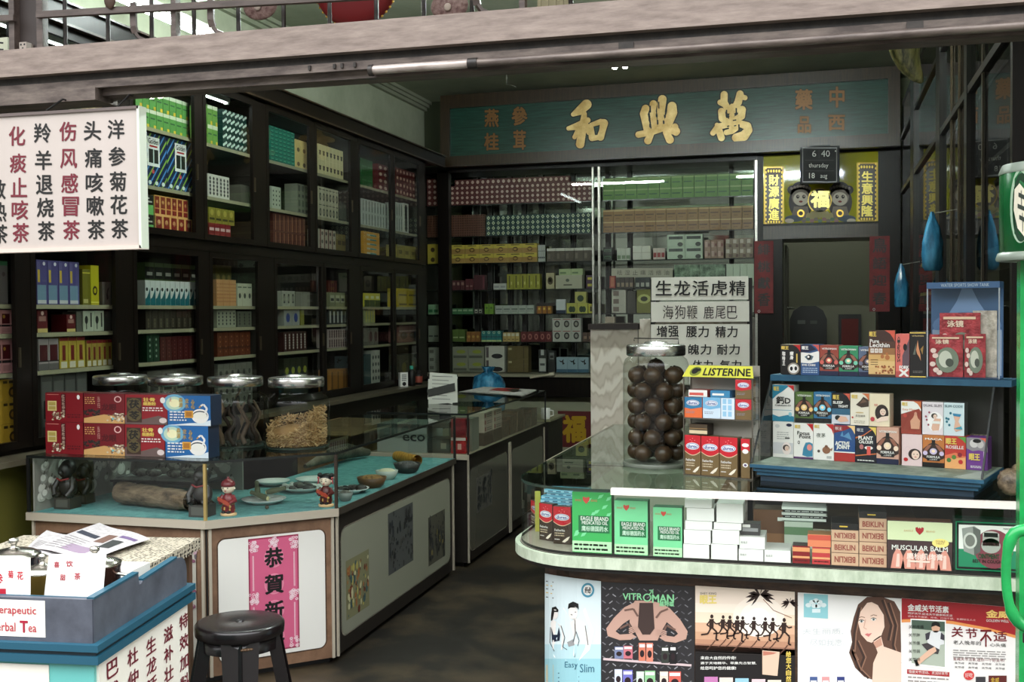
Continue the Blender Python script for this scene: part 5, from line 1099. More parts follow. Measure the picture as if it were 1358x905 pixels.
pk((982.5, 582, 994.5, 633), b0, 'narrow red topped bronze packet at the right end of the lower rack level', BRZ, lambda mb, P, w, h: (mb.rect(P, 0, .7, 1, 1, M((196, 34, 46), 0.35), 1), mb.disc(P, .5, .84, .4, .05, W_, 2), mb.disc(P, .5, .68, .34, .06, W_, 2), mb.disc(P, .5, .33, .3, .055, W_, 2), mb.disc(P, .5, .33, .16, .03, M((90, 70, 110), 0.4), 3)), M((96, 78, 54), 0.4))
zb2 = onface(925, 577, (LF[0], LF[1], LF[2], .006))[1]+0.0005
pk((914, 562.5, 938, 576.5), zb2, 'dark gold packet lying across the lower rack packets', M((70, 56, 40), 0.35), lambda mb, P, w, h: (mb.rect(P, 0, .1, 1, .42, M((214, 196, 160), 0.4), 1), mb.rect(P, 0, .55, 1, .62, M((150, 120, 80), 0.4), 1)), M((44, 34, 28), 0.4), 0.06)
b1 = CT+zs_+0.001
def durx(top, word='durex'):
    def art(mb, P, w, h):
        mb.pg(P, [(0, .48), (.4, .42), (1, .52), (1, 1), (0, 1)], M(top, 0.35), 1); oval_mark(mb, P, .5, .72, .36, .14, word); lines(mb, P, .1, .2, .6, .34, 2, M((140, 140, 150), 0.5), 4)
    return art
pk((907, 526.5, 931, 554), b1, 'blue topped orange packet on the upper rack level', M((226, 110, 60), 0.35), durx((52, 120, 160)))
pk((932, 527, 955.5, 555), b1, 'pale blue packet with oval mark on the upper rack level', M((206, 222, 236), 0.35), durx((120, 178, 214)))
pk((956.2, 528, 974, 555.5), b1, 'narrow pale blue checked packet on the upper rack level', M((216, 228, 238), 0.35), lambda mb, P, w, h: [mb.rect(P, .12+.4*i, .12+.3*j, .4+.4*i, .36+.3*j, M((150, 196, 224), 0.4), 1) for i in range(2) for j in range(3)])
o, z4 = pk((975.2, 529.5, 996.5, 556.5), b1, 'red and bronze packet, lower of two at right on the upper rack level', BRZ, durx((190, 44, 54)))
pk((975.2, 503.5, 996.5, 529.5), z4, 'red and bronze packet, upper of two at right on the upper rack level', BRZ, durx((190, 44, 54)))
z5 = onface(925, 526.5, (LF[0], LF[1], LF[2], .006))[1]+0.0005; z6 = onface(945, 527.5, (LF[0], LF[1], LF[2], .006))[1]+0.0005
pk((913, 517, 938, 526), z5, 'flat red and white packet lying on the orange packet', W_, lambda mb, P, w, h: mb.rect(P, .05, .2, .8, .6, M((206, 90, 80), 0.4), 1), M((150, 60, 56), 0.4), 0.06)
pk((942, 518, 968, 527), z6, 'flat blue packet lying on the pale blue packets', M((60, 130, 170), 0.35), lambda mb, P, w, h: mb.rect(P, .1, .3, .7, .6, W_, 1), M((44, 100, 140), 0.4), 0.06)
# ================================================================ supplement boxes in the display case
CF = (CASE[0], CASE[1], CASE[2], 0.218); CU = (CASE[0], CASE[1], CASE[2], 0.226); CTOP = (CASE[0], CASE[1], CASE[2], 0.235)
NAVY = M((30, 34, 62), 0.4); ORG = M((206, 112, 66), 0.4); GLD = M((226, 196, 96), 0.4); SKN = M((222, 176, 152), 0.45); TEAL = M((44, 128, 158), 0.4); PINKP = M((226, 200, 200), 0.4)
def logo(mb, P, u0, v0, u1, v1, mat=None): mb.text(P, '眼王', u0, v0, u1, v1, mat or GLD, 6, 0.05)
def corner(mb, P, mat): mb.pg(P, [(.62, 1), (1, 1), (1, .76), (.93, .84), (.82, .93)], mat, 3)
def swoosh(mb, P, mat, lo=.55): mb.pg(P, [(0, lo), (.35, lo+.06), (.7, lo+.2), (.95, .9), (1, 1), (0, 1)], mat, 2)
def muscle(bg, drop, base=K_, word='VITROMAN'):
    def art(mb, P, w, h):
        mb.pg(P, [(0, .3), (.3, .2), (.7, .2), (1, .3), (1, .55), (.72, .72), (.6, .76), (.4, .76), (.28, .72), (0, .55)], M((54, 36, 32), 0.4), 1); mb.rect(P, .42, .7, .58, .86, K_, 1.5)
        for s_ in (-1, 1):
            q = lambda *a: [(.5+s_*u, v) for u, v in a]
            mb.pg(P, q((.08, .72), (.28, .68), (.47, .5), (.46, .4), (.34, .36), (.3, .5), (.16, .62)), M((150, 96, 78), 0.4), 2); mb.disc(P, .5+s_*.38, .44, .11, .07, drop, 2.5, 14)
        mb.disc(P, .5, .5, .2, .12, K_, 3); mb.disc(P, .5, .5, .17, .1, drop, 4); mb.disc(P, .5, .51, .09, .05, M((250, 226, 190), 0.4), 5)
        mb.rect(P, .2, .2, .8, .36, K_, 3); mb.text(P, word, .12, .86, .9, .92, W_, 5, 0.03); mb.text(P, 'FORMULA', .2, .29, .8, .36, W_, 5, 0.03); mb.text(P, '人参精华', .32, .22, .68, .27, W_, 5)
        mb.rect(P, 0, 0, 1, .15, base, 3); lines(mb, P, .25, .04, .8, .11, 2, W_, 3)
    return art
def face(mb, P, u, v, s_, a):                     # small head with dark hair
    mb.disc(P, u-.02, v+.03*a, .21*s_, .19*s_*a, M((46, 32, 30), 0.45), 3); mb.disc(P, u+.02, v, .13*s_, .155*s_*a, M((236, 206, 188), 0.45), 4)
    for d in (-.05, .06): mb.disc(P, u+.02+d*s_, v+.02*s_*a, .025*s_, .014*s_*a, M((50, 40, 38), 0.45), 5, 8)
    mb.disc(P, u+.025, v-.07*s_*a, .04*s_, .016*s_*a, M((190, 90, 90), 0.45), 5, 8)
def a_coffee(mb, P, w, h): corner(mb, P, RD); logo(mb, P, .06, .84, .42, .95); mb.column(P, '咖啡王', .1, .78, .24, .3, W_, 3, 0.04); mb.column(P, '瘦身', .48, .78, .66, .5, W_, 3, 0.05); mb.disc(P, .66, .2, .3, .2, M((150, 140, 128), 0.4), 3); mb.disc(P, .66, .2, .24, .15, W_, 4); mb.disc(P, .56, .2, .07, .07, K_, 5); mb.disc(P, .78, .21, .07, .07, K_, 5); mb.rect(P, .8, .4, .86, .7, GLD, 3)
def a_eye(mb, P, w, h): mb.pg(P, [(0, .4), (0, .75), (.5, .72), (1, .8), (1, .45), (.5, .38)], W_, 1); mb.pg(P, [(0, .74), (.4, .76), (.85, .84), (.6, .97), (.5, 1), (0, 1)], NAVY, 2); corner(mb, P, M((206, 90, 80), 0.4)); logo(mb, P, .07, .84, .42, .95, W_); mb.pg(P, [(.2, .6), (.45, .68), (.7, .62), (.6, .5), (.4, .48)], M((90, 110, 120), 0.4), 3); mb.disc(P, .45, .59, .12, .08, K_, 4); mb.disc(P, .42, .6, .06, .04, W_, 5, 10); mb.text(P, 'EYE CARE', .08, .3, .8, .36, W_, 4, 0.05); lines(mb, P, .1, .06, .9, .26, 3, M((170, 190, 210), 0.4), 6)
def a_lecithin(mb, P, w, h):
    for i in range(5): mb.rect(P, 0, .06+.14*i, 1, .2+.14*i, M(((214, 178, 120), (218, 184, 124), (206, 166, 104), (150, 104, 66), (84, 54, 42))[i], 0.4), 1)
    mb.rect(P, 0, .76, 1, 1, M((64, 42, 36), 0.4), 1); corner(mb, P, M((206, 90, 70), 0.4)); logo(mb, P, .04, .87, .3, .97); mb.text(P, 'Pure', .06, .73, .4, .81, W_, 4, 0.03); mb.text(P, 'Lecithin', .05, .64, .8, .73, W_, 4, 0.04)
    for i in range(3): mb.rect(P, .08+.16*i, .52, .21+.16*i, .61, W_, 4); mb.text(P, '卵磷脂'[i], .1+.16*i, .535, .19+.16*i, .595, M((150, 100, 60), 0.4), 5)
    rs = random.Random(1)
    for i in range(34): mb.disc(P, rs.uniform(.28, .95), rs.uniform(.08, .24), .04, .022, M(rs.choice(((170, 100, 60), (230, 190, 140), (140, 80, 46))), 0.4), 3+.03*i, 8)
    for u, v, r in ((.53, .44, .07), (.72, .42, .09), (.7, .5, .05)): mb.disc(P, u, v, r, r*.6, M((176, 110, 64), 0.4), 4, 14)
    for v in (.36, .31, .26): mb.rect(P, .08, v, .36, v+.012, M((90, 60, 40), 0.4), 3)
    mb.rect(P, 0, 0, 1, .05, M((60, 40, 30), 0.4), 3)
def a_vx(mb, P, w, h): mb.pg(P, [(.5, .2), (1, .2), (1, .9), (.75, .7), (.5, .5)], M((96, 76, 84), 0.4), 1); mb.rect(P, 0, 0, 1, .14, M((180, 80, 76), 0.4), 1); mb.column(P, 'NAMORTIV', .14, .35, .34, .95, M((40, 50, 44), 0.4), 3, 0.02); mb.text(P, 'FORK', .3, .2, .98, .27, W_, 4, 0.06); mb.text(P, 'X', .28, .03, .95, .18, W_, 4, 0.08); mb.disc(P, .7, .7, .14, .08, K_, 3)
def a_dark(mb, P, w, h): mb.rect(P, 0, .96, 1, .985, GLD, 2); mb.rect(P, 0, .01, 1, .035, GLD, 2); mb.text(P, 'VITROMAN', .14, .89, .86, .92, M((214, 190, 130), 0.4), 3, 0.02); mb.pg(P, [(.4, .6), (.5, .82), (.56, .66), (.66, .52), (.7, .36), (.6, .45), (.46, .52)], M((206, 140, 100), 0.4), 3); mb.pg(P, [(.2, .5), (.4, .75), (.36, .5)], M((96, 104, 92), 0.4), 2); mb.pg(P, [(.66, .62), (.86, .7), (.8, .5)], M((150, 116, 60), 0.4), 2); lines(mb, P, .2, .1, .8, .16, 2, M((120, 116, 110), 0.4), 4)
def a_cal(mb, P, w, h): mb.pg(P, [(0, .6), (.2, .72), (.5, .84), (.72, .95), (.78, 1), (0, 1)], TEAL, 2); mb.pg(P, [(.66, 1), (1, 1), (1, .84), (.86, .92)], RD, 3); logo(mb, P, .06, .84, .32, .95); mb.text(P, '鈣D', .18, .48, .84, .68, K_, 4, 0.03); mb.text(P, 'Calcium-D', .12, .42, .86, .46, K_, 4, 0.03); mb.pg(P, [(0, 0), (1, 0), (1, .14), (.7, .18), (.3, .12), (0, .18)], TEAL, 2); mb.rect(P, 0, .3, .9, .315, M((120, 170, 190), 0.4), 2); mb.disc(P, .83, .2, .08, .06, M((150, 200, 214), 0.4), 4)
def a_sleep(mb, P, w, h): mb.rect(P, 0, .0, 1, .32, M((206, 206, 214), 0.4), 1); mb.rect(P, 0, .3, 1, .5, M((52, 96, 124), 0.4), 1.5); corner(mb, P, M((206, 90, 70), 0.4)); logo(mb, P, .08, .8, .42, .94); mb.text(P, 'SLEEP', .08, .66, .62, .74, W_, 4, 0.05); mb.text(P, 'TIGHT', .36, .54, .9, .62, W_, 4, 0.05); mb.disc(P, .34, .2, .16, .08, K_, 4); mb.pg(P, [(.3, .12), (.5, .26), (.8, .24), (.95, .1), (.5, .06)], SKN, 5)
def a_ling(mb, P, w, h): corner(mb, P, ORG); logo(mb, P, .08, .84, .4, .95); mb.pg(P, [(.3, .64), (.55, .78), (.7, .9), (.98, .8), (.98, .6), (.6, .56)], M((66, 50, 42), 0.4), 3); mb.pg(P, [(.5, .68), (.7, .84), (.9, .74)], M((110, 82, 66), 0.4), 4); mb.disc(P, .5, .4, .22, .02, M((206, 180, 130), 0.4), 3); mb.text(P, '灵芝精华', .28, .26, .8, .33, K_, 4); mb.disc(P, .12, .24, .05, .03, RD, 4, 10); lines(mb, P, .2, .06, .8, .16, 2, M((170, 160, 140), 0.4), 8)
def a_lady(mb, P, w, h): mb.disc(P, .62, .42, .34, .26, M((46, 32, 30), 0.45), 2); face(mb, P, .66, .45, 1.15, w/h*1.0); mb.pg(P, [(.3, .18), (.6, .3), (.95, .34), (.95, .2), (.4, .12)], M((240, 214, 196), 0.45), 5); mb.disc(P, .16, .22, .11, .07, M((190, 60, 70), 0.4), 5); mb.text(P, '维肤', .24, .62, .42, .7, RD, 4)
def a_mask(mb, P, w, h): mb.disc(P, .22, .88, .12, .05, M((206, 206, 204), 0.4), 2); mb.disc(P, .8, .92, .14, .045, NAVY, 3); lines(mb, P, .2, .5, .8, .74, 4, M((180, 178, 176), 0.4), 2); mb.rect(P, .6, .535, .84, .565, K_, 3); mb.rect(P, 0, .1, 1, .42, M((206, 204, 206), 0.4), 1); mb.disc(P, .68, .26, .22, .18, M((238, 222, 216), 0.45), 3)
def a_mask2(mb, P, w, h): a_mask(mb, P, w, h); face(mb, P, .68, .26, .8, w/h)
def a_focus(mb, P, w, h): mb.pg(P, [(.66, 1), (1, 1), (1, .78), (.85, .9)], RD, 3); logo(mb, P, .08, .86, .36, .95); mb.text(P, 'Focus', .2, .68, .82, .78, K_, 4, 0.03); mb.text(P, 'Point', .3, .58, .88, .68, K_, 4, 0.03); mb.pg(P, [(.45, .1), (.5, .3), (.62, .46), (.82, .48), (.98, .44), (.98, .08), (.7, .06)], M((60, 130, 160), 0.4), 3); mb.disc(P, .82, .33, .13, .09, M((226, 140, 130), 0.4), 4); mb.ring(P, .27, .46, .06, .05, .4, K_, 4, 14); mb.rect(P, 0, 0, 1, .05, M((90, 50, 100), 0.4), 3)
def a_tea(mb, P, w, h): mb.pg(P, [(.6, 1), (1, 1), (1, .72), (.9, .86)], RD, 3); logo(mb, P, .06, .88, .3, .96); mb.text(P, '夜茅', .14, .62, .6, .74, M((60, 70, 60), 0.4), 4); mb.disc(P, .64, .28, .2, .1, M((140, 96, 70), 0.4), 4); mb.disc(P, .64, .38, .08, .04, M((120, 80, 60), 0.4), 5); mb.pg(P, [(.8, .3), (.96, .36), (.9, .26)], M((140, 96, 70), 0.4), 4); mb.disc(P, .26, .24, .07, .04, M((90, 80, 70), 0.4), 4); mb.rect(P, .66, .05, .9, .12, M((180, 180, 176), 0.4), 4)
def a_joint(mb, P, w, h): mb.pg(P, [(0, .78), (.5, .86), (1, 1), (0, 1)], M((140, 34, 40), 0.4), 2); corner(mb, P, M((240, 200, 140), 0.4)); mb.text(P, '眼王', .06, .86, .38, .95, W_, 4); mb.pg(P, [(.3, .7), (.4, .84), (.45, .7), (.7, .82), (.85, .6), (.6, .66)], M((90, 140, 180), 0.4), 3); mb.text(P, 'ACTIVE', .06, .44, .74, .55, W_, 5, 0.05); mb.text(P, 'JOINT', .12, .32, .76, .44, W_, 5, 0.06); mb.rect(P, 0, 0, 1, .24, M((170, 50, 46), 0.4), 2); mb.rect(P, 0, .24, 1, .27, W_, 3)
def a_plant(mb, P, w, h): mb.pg(P, [(0, .7), (.4, .78), (.8, .95), (.85, 1), (0, 1)], NAVY, 2); mb.pg(P, [(0, .7), (.4, .78), (.8, .95), (.83, .93), (.4, .75), (0, .66)], ORG, 3); corner(mb, P, GLD); mb.text(P, '眼王', .08, .86, .4, .95, W_, 4); mb.text(P, 'PLANT', .16, .64, .84, .74, W_, 5, 0.05); mb.text(P, 'CALCIUM', .18, .54, .84, .62, W_, 5, 0.05); mb.rect(P, .56, .22, .74, .46, M((220, 90, 80), 0.4), 4); mb.disc(P, .65, .42, .2, .05, W_, 3); mb.disc(P, .3, .44, .1, .07, M((180, 110, 110), 0.4), 4); mb.pg(P, [(0, .2), (1, .28), (1, .25), (0, .17)], ORG, 3); lines(mb, P, .1, .04, .9, .1, 1, W_, 3)
def a_body(mb, P, w, h): mb.rect(P, 0, .12, 1, .66, M((140, 58, 46), 0.4), 1); mb.pg(P, [(0, .6), (.4, .68), (.9, .78), (1, .7), (1, 1), (0, 1)], W_, 2); corner(mb, P, ORG); logo(mb, P, .06, .86, .34, .96); mb.pg(P, [(.5, .16), (.46, .4), (.6, .5), (.68, .62), (.78, .62), (.84, .5), (.95, .42), (.92, .16)], M((214, 160, 130), 0.4), 3); mb.disc(P, .73, .62, .07, .06, M((206, 150, 124), 0.4), 4); mb.disc(P, .2, .56, .1, .06, M((190, 70, 60), 0.4), 4); mb.text(P, 'Easy Man', .08, .7, .7, .78, ORG, 4)
def a_dual(mb, P, w, h): mb.text(P, 'DUAL SLIM', .06, .86, .92, .93, M((120, 110, 120), 0.4), 4, 0.02); mb.disc(P, .62, .4, .38, .3, M((246, 240, 238), 0.45), 2); mb.pg(P, [(.44, .2), (.52, .4), (.6, .5), (.9, .5), (.84, .3), (.8, .14), (.5, .12)], SKN, 3); face(mb, P, .6, .56, .7, w/h); mb.rect(P, .48, .34, .86, .42, W_, 5); [mb.disc(P, u, v, .05, .035, M((150, 70, 90), 0.4), 4, 8) for u, v in ((.34, .68), (.18, .55), (.22, .45), (.3, .3))]
def a_slim(mb, P, w, h): mb.text(P, 'SLIM CODE', .06, .86, .92, .93, M((80, 110, 120), 0.4), 4, 0.02); mb.pg(P, [(.44, .68), (.86, .66), (.72, .44), (.92, .2), (.6, .12), (.5, .2), (.56, .44)], SKN, 3); mb.pg(P, [(.44, .68), (.86, .66), (.8, .58), (.48, .6)], M((50, 130, 170), 0.4), 4); mb.pg(P, [(.5, .22), (.86, .3), (.92, .2), (.66, .2)], M((60, 150, 170), 0.4), 4); [mb.disc(P, u, v, .06, .04, M((40, 110, 130), 0.4), 4, 8) for u, v in ((.34, .68), (.14, .52), (.24, .5), (.16, .42), (.28, .32))]
def a_head(mb, P, w, h): face(mb, P, .66, .36, 1.5, w/h); mb.disc(P, .2, .2, .11, .06, RD, 4); mb.ring(P, .3, .5, .16, .12, .12, M((214, 190, 190), 0.4), 2)
def a_rose(mb, P, w, h): mb.rect(P, 0, 0, 1, .4, M((236, 170, 110), 0.4), 1); mb.pg(P, [(0, .4), (.5, .5), (1, .38), (1, 0.36), (0, .3)], M((226, 120, 84), 0.4), 2); mb.pg(P, [(.6, 1), (1, 1), (1, .8), (.85, .9)], M((90, 150, 70), 0.4), 3); logo(mb, P, .06, .76, .56, .94); mb.text(P, 'ROSELLE', .06, .62, .9, .72, W_, 4, 0.02); [mb.disc(P, u, v, .11, .07, M(c, 0.4), 4, 12) for u, v, c in ((.2, .26, (70, 120, 60)), (.44, .36, (90, 130, 60)), (.72, .44, (140, 40, 50)), (.76, .22, (190, 50, 50)))]
def a_purple(mb, P, w, h): mb.pg(P, [(0, .66), (.3, .58), (.6, .62), (1, .56), (1, 1), (0, 1)], M((140, 134, 138), 0.4), 1); corner(mb, P, M((206, 90, 70), 0.4)); mb.disc(P, .36, .82, .2, .13, M((206, 200, 198), 0.45), 2); mb.disc(P, .66, .8, .16, .12, M((190, 184, 182), 0.45), 2); mb.disc(P, .5, .9, .2, .06, K_, 3); logo(mb, P, .14, .3, .64, .5); mb.rect(P, .8, .22, .85, .58, M((190, 160, 200), 0.4), 3); lines(mb, P, .2, .06, .7, .14, 2, W_, 5)
BG = {'k': K_, 'w': M((236, 232, 226), 0.4), 'cream': M((232, 216, 186), 0.4), 'blue': M((52, 84, 130), 0.4), 'navy': NAVY}
def cb(fr, r, zb, dp, lab, fc, art, side=None): return carton_px(fr, r, zb, dp, 'supplement_box', lab, fc, art, side, 'box', 'supplement boxes on the blue display case')
ztp = TZ+0.0008
cb(CTOP, (1035, 457, 1061.5, 496.5), ztp, .06, 'black box with coffee cup, leftmost on the top of the blue case', K_, a_coffee, M((150, 140, 120), 0.4))
cb(CTOP, (1062, 457, 1086.5, 497), ztp, .06, 'navy and white box picturing an eye on top of the blue case', BG['blue'], a_eye)
cb(CTOP, (1087, 458, 1112, 498), ztp, .06, 'brick red box with muscular arms on top of the blue case', M((150, 70, 56), 0.4), muscle(0, M((206, 100, 90), 0.4), NAVY))
cb(CTOP, (1112.5, 459, 1138, 499), ztp, .06, 'green box with muscular arms on top of the blue case', M((54, 140, 96), 0.4), muscle(0, M((120, 200, 170), 0.4), NAVY))
cb(CTOP, (1138.5, 460, 1164, 500), ztp, .06, 'slate blue box half hidden behind the gold box', M((90, 104, 130), 0.4), muscle(0, M((110, 110, 130), 0.4), NAVY))
cb((CASE[0], CASE[1], CASE[2], 0.222), (1151.8, 438, 1187, 500), ztp, .012, 'tall brown to gold box with scattered beans on the case top', M((150, 110, 70), 0.4), a_lecithin, M((70, 66, 40), 0.4))
cb((CASE[0], CASE[1], CASE[2], 0.225), (1187.5, 443, 1206, 501), ztp, .06, 'narrow salmon box with big white X on the case top', M((214, 110, 100), 0.4), a_vx)
cb((CASE[0], CASE[1], CASE[2], 0.225), (1206.5, 439.5, 1228, 501.5), ztp, .06, 'narrow black box with gold bands on the case top', M((26, 24, 24), 0.35), a_dark)
zb0 = DZ+0.0008
rows = [((1025, 559.5, 1052, 606), 'white box with pale mask face, first in the bottom row', BG['w'], a_mask2), ((1052.4, 561.5, 1078.5, 609), 'white box with blue head in profile, bottom row', BG['w'], a_focus),
    ((1078.9, 562, 1105.8, 612), 'white box picturing a small brown teapot, bottom row', BG['w'], a_tea), ((1106.2, 564, 1134, 614), 'blue and red box with white block capitals, bottom row', M((40, 76, 130), 0.4), a_joint),
    ((1134.4, 566, 1162, 616), 'black box with glowing red capsule, bottom row', M((26, 26, 36), 0.4), a_plant), ((1162.4, 567, 1192, 618), 'tan box with dark arms and pale disc, bottom row', M((206, 160, 140), 0.4), muscle(0, M((240, 214, 190), 0.4), NAVY)),
    ((1196, 576.5, 1223, 621), 'pale pink box with wrapped head, bottom row', PINKP, a_head), ((1223.6, 577.5, 1252.5, 623), 'orange brown box with dark arms and violet disc, bottom row', M((190, 116, 60), 0.4), muscle(0, M((206, 190, 220), 0.4), K_, 'MACA')),
    ((1253, 579, 1281, 625), 'red and orange box with rose hips, bottom row', M((190, 60, 50), 0.4), a_rose), ((1281.5, 580.5, 1310, 626), 'purple box with grey faces, last in the bottom row', M((110, 58, 134), 0.4), a_purple)]
tops = []
for r, lab, fc, art in rows: o, z = cb(CF, r, zb0, .07, lab, fc, art); tops.append((r[0], r[2], z))
def on(px): return max(z for a, b, z in tops if a-1 <= px <= b+1)+0.0008
for r, lab, fc, art, s_ in (((1024.5, 510.5, 1053, 558.5), 'white and teal box with large black lettering, first in the upper row', BG['w'], a_cal, None), ((1054.5, 520, 1078.5, 561), 'dark green box with glowing drop, upper row', M((86, 110, 54), 0.4), muscle(0, M((240, 200, 130), 0.4), K_), None),
    ((1079, 520, 1102.7, 561.5), 'blue box with glowing blue drop, upper row', M((50, 110, 150), 0.4), muscle(0, M((130, 210, 240), 0.4), K_), None), ((1103, 521.5, 1127.3, 563), 'black and white box picturing a sleeping head, upper row', M((22, 24, 30), 0.4), a_sleep, None),
    ((1127.7, 521.5, 1152.7, 564), 'cream box with brown mushroom, upper row', M((232, 222, 204), 0.4), a_ling, None), ((1153, 522.5, 1179.7, 566), 'cream box with dark haired woman, last before the gap in the upper row', BG['cream'], a_lady, None),
    ((1195, 532, 1221.7, 576), 'brown and white box with bare torso, first after the gap', M((150, 60, 48), 0.4), a_body, None), ((1223, 533, 1251, 577.5), 'pinkish white box with woman and berries, upper row', M((226, 216, 220), 0.4), a_dual, M((120, 116, 110), 0.4)), ((1251.4, 534, 1279, 579), 'pale blue box with slim waist in blue underwear, upper row', M((206, 222, 226), 0.4), a_slim, M((70, 72, 74), 0.4))):
    cb(CU, r, max(on(r[0]+3), on(r[2]-3)), .055, lab, fc, art, s_)
# card sleeve pile behind the last boxes
for i in range(9):
    q = onface(1287+i*2.6, 580, (CASE[0], CASE[1], CASE[2], .30)); me = carton_mesh('leaflet', 0.0022, 0.11, 0.02, M(((150, 140, 112), (122, 112, 88), (168, 158, 130))[i % 3], 0.5), None, None, False)
    o = put(me, 'leaflet', frloc((CASE[0], CASE[1], CASE[2], .295+0.002*(i % 2)), q[0], zb0+0.0), CASE[2], 'upright pale leaflet standing behind the purple box', 'leaflet', 'upright leaflets behind the purple box')
# show tank with plastic packs
TF = (CASE[0], CASE[1], CASE[2], 0.222)
a0, zt_ = onface(1229, 375, TF); a1, _z = onface(1326, 375, TF); loc = frloc(TF, a0, ztp); H_ = zt_-ztp; Wd = a1-a0
t = thing('show_tank', 'clear blue backed show tank holding red foil packs on the case', 'tank', loc, CASE[2], world=False)
m = MB(); TB = M((58, 92, 130), 0.4); m.box(0, 0.066, 0, Wd, 0.07, H_, TB); m.box(0, 0, 0, Wd, 0.066, 0.004, TB)
P = lambda u, v, k: Vector((u*Wd, 0.066-0.0006*k, v*H_))
m.pg(P, [(.02, .5), (.2, .62), (.36, .8), (.45, .97), (.55, .97), (.66, .8), (.82, .62), (.98, .5), (.98, .03), (.02, .03)], M((120, 150, 190), 0.4), 1); m.disc(P, .5, .55, .48, .14, M((88, 122, 166), 0.4), 2); m.rect(P, .02, .03, .98, .5, M((150, 170, 196), 0.4), 2.5)
m.build('backing', t)
m = MB(); m.box(0, -0.001, H_*.935, Wd, 0.066, H_, TB); m.text(lambda u, v, k: Vector((u*Wd, -0.001-0.0005*k, v*H_)), 'WATER SPORTS SHOW TANK', .2, .95, .86, .985, M((180, 196, 206), 0.4), 2); m.build('header', t)
m = MB(); m.poly([(0, 0, 0), (Wd, 0, 0), (Wd, 0, H_*.935), (0, 0, H_*.935)], gl); m.build('clear_front', t)
for x in (0, Wd-0.004): m = MB(); m.box(x, 0, 0, x+0.004, 0.004, H_*.94, M((170, 176, 182), 0.3)); m.build('edge', t)
FOIL = noisy('crinkled red foil', (120, 18, 30), (196, 70, 76), 30.0, rough=0.25, metal=0.3, bump=0.5)
for r, dp, lab, mt in (((1232, 444, 1277, 500), 0.012, 'red foil pack with round picture, front left in the show tank', FOIL), ((1279, 443, 1307, 500), 0.014, 'red foil pack half turned at the right in the show tank', FOIL), ((1246, 415, 1300, 470), 0.030, 'red foil pack leaning behind the front packs in the tank', FOIL), ((1290, 412, 1322, 470), 0.050, 'pale crinkled pack at the back right of the show tank', noisy('crinkled clear wrap', (150, 140, 126), (226, 214, 200), 30.0, rough=0.2, bump=0.5))):
    fr = (TF[0], TF[1], TF[2], TF[3]+dp); q0, z0 = onface(r[0], r[3], fr); q1, z1 = onface(r[2], r[1], fr); w2, h2 = q1-q0, z1-max(z0, ztp+.0045)
    zb_ = ztp+0.005 if dp < 0.03 else ztp+0.005
    h2 = z1-zb_
    m = MB(); P = FP(w2, h2)
    nx, ny = 6, 8
    vs = [((i/nx-.5)*w2, (-.004*sin(pi*i/nx)*sin(pi*j/ny))+0.001*((i*7+j*5) % 3-1), h2*j/ny) for j in range(ny+1) for i in range(nx+1)]
    bk = [(x, .009, z) for x, y, z in vs]
    m.add(vs, [(j*(nx+1)+i, j*(nx+1)+i+1, (j+1)*(nx+1)+i+1, (j+1)*(nx+1)+i) for j in range(ny) for i in range(nx)], mt, True)
    m.box(-w2/2, 0.001, 0, w2/2, 0.009, h2, mt)
    if mt is FOIL:
        PZ = lambda u, v, k: P(u, v, k)+Vector((0, -.0048, 0))
        m.disc(PZ, .55, .40, .34, .3, M((120, 130, 112), 0.3), 1, 20); m.disc(PZ, .5, .42, .2, .2, M((206, 206, 190), 0.3), 2, 16); m.disc(PZ, .62, .34, .12, .1, M((70, 76, 66), 0.3), 3, 12); m.rect(PZ, .1, .9, .9, .94, M((236, 200, 170), 0.3), 1); m.text(PZ, '泳镜', .2, .78, .6, .88, M((240, 214, 190), 0.3), 2, 0.03)
        for u, v in ((.14, .62), (.2, .5), (.12, .3), (.22, .16), (.32, .1)): m.disc(PZ, u, v, .09, .06, M((236, 206, 196), 0.3), 1.5, 10)
    o = m.build('foil_pack', origin=(0, 0, 0)); o.location = frloc(fr, (q0+q1)/2, zb_); o.rotation_euler.z = CASE[2]
    tag(o, lab, 'pack', 'foil packs in the show tank')
# bagged herbs right of the case
for i, (px, py, s_, lab) in enumerate(((1322, 636, .034, 'brown crinkled plastic bag of herbs right of the case, left one'), (1340, 632, .038, 'brown crinkled plastic bag of herbs right of the case, right one'))):
    p = atZ(px, py+28, CT); rs = random.Random(i+3)
    m = MB(); m.ball((p.x+.055, p.y+.10, CT+.048), s_*1.25, noisy('herbs in plastic %d' % i, (40, 32, 24), (150, 130, 104), 26.0, rough=0.25, bump=0.8), 16, 12, (1, 1, 1.05))
    for k in range(len(m.v)): m.v[k] += Vector((rs.uniform(-1, 1), rs.uniform(-1, 1), 0))*s_*.12
    zmin = min(v.z for v in m.v)
    for k in range(len(m.v)): m.v[k].z += CT+0.0006-zmin
    tag(m.build('herb_bag', origin=(p.x, p.y+.08, CT+0.0006)), lab, 'bag')
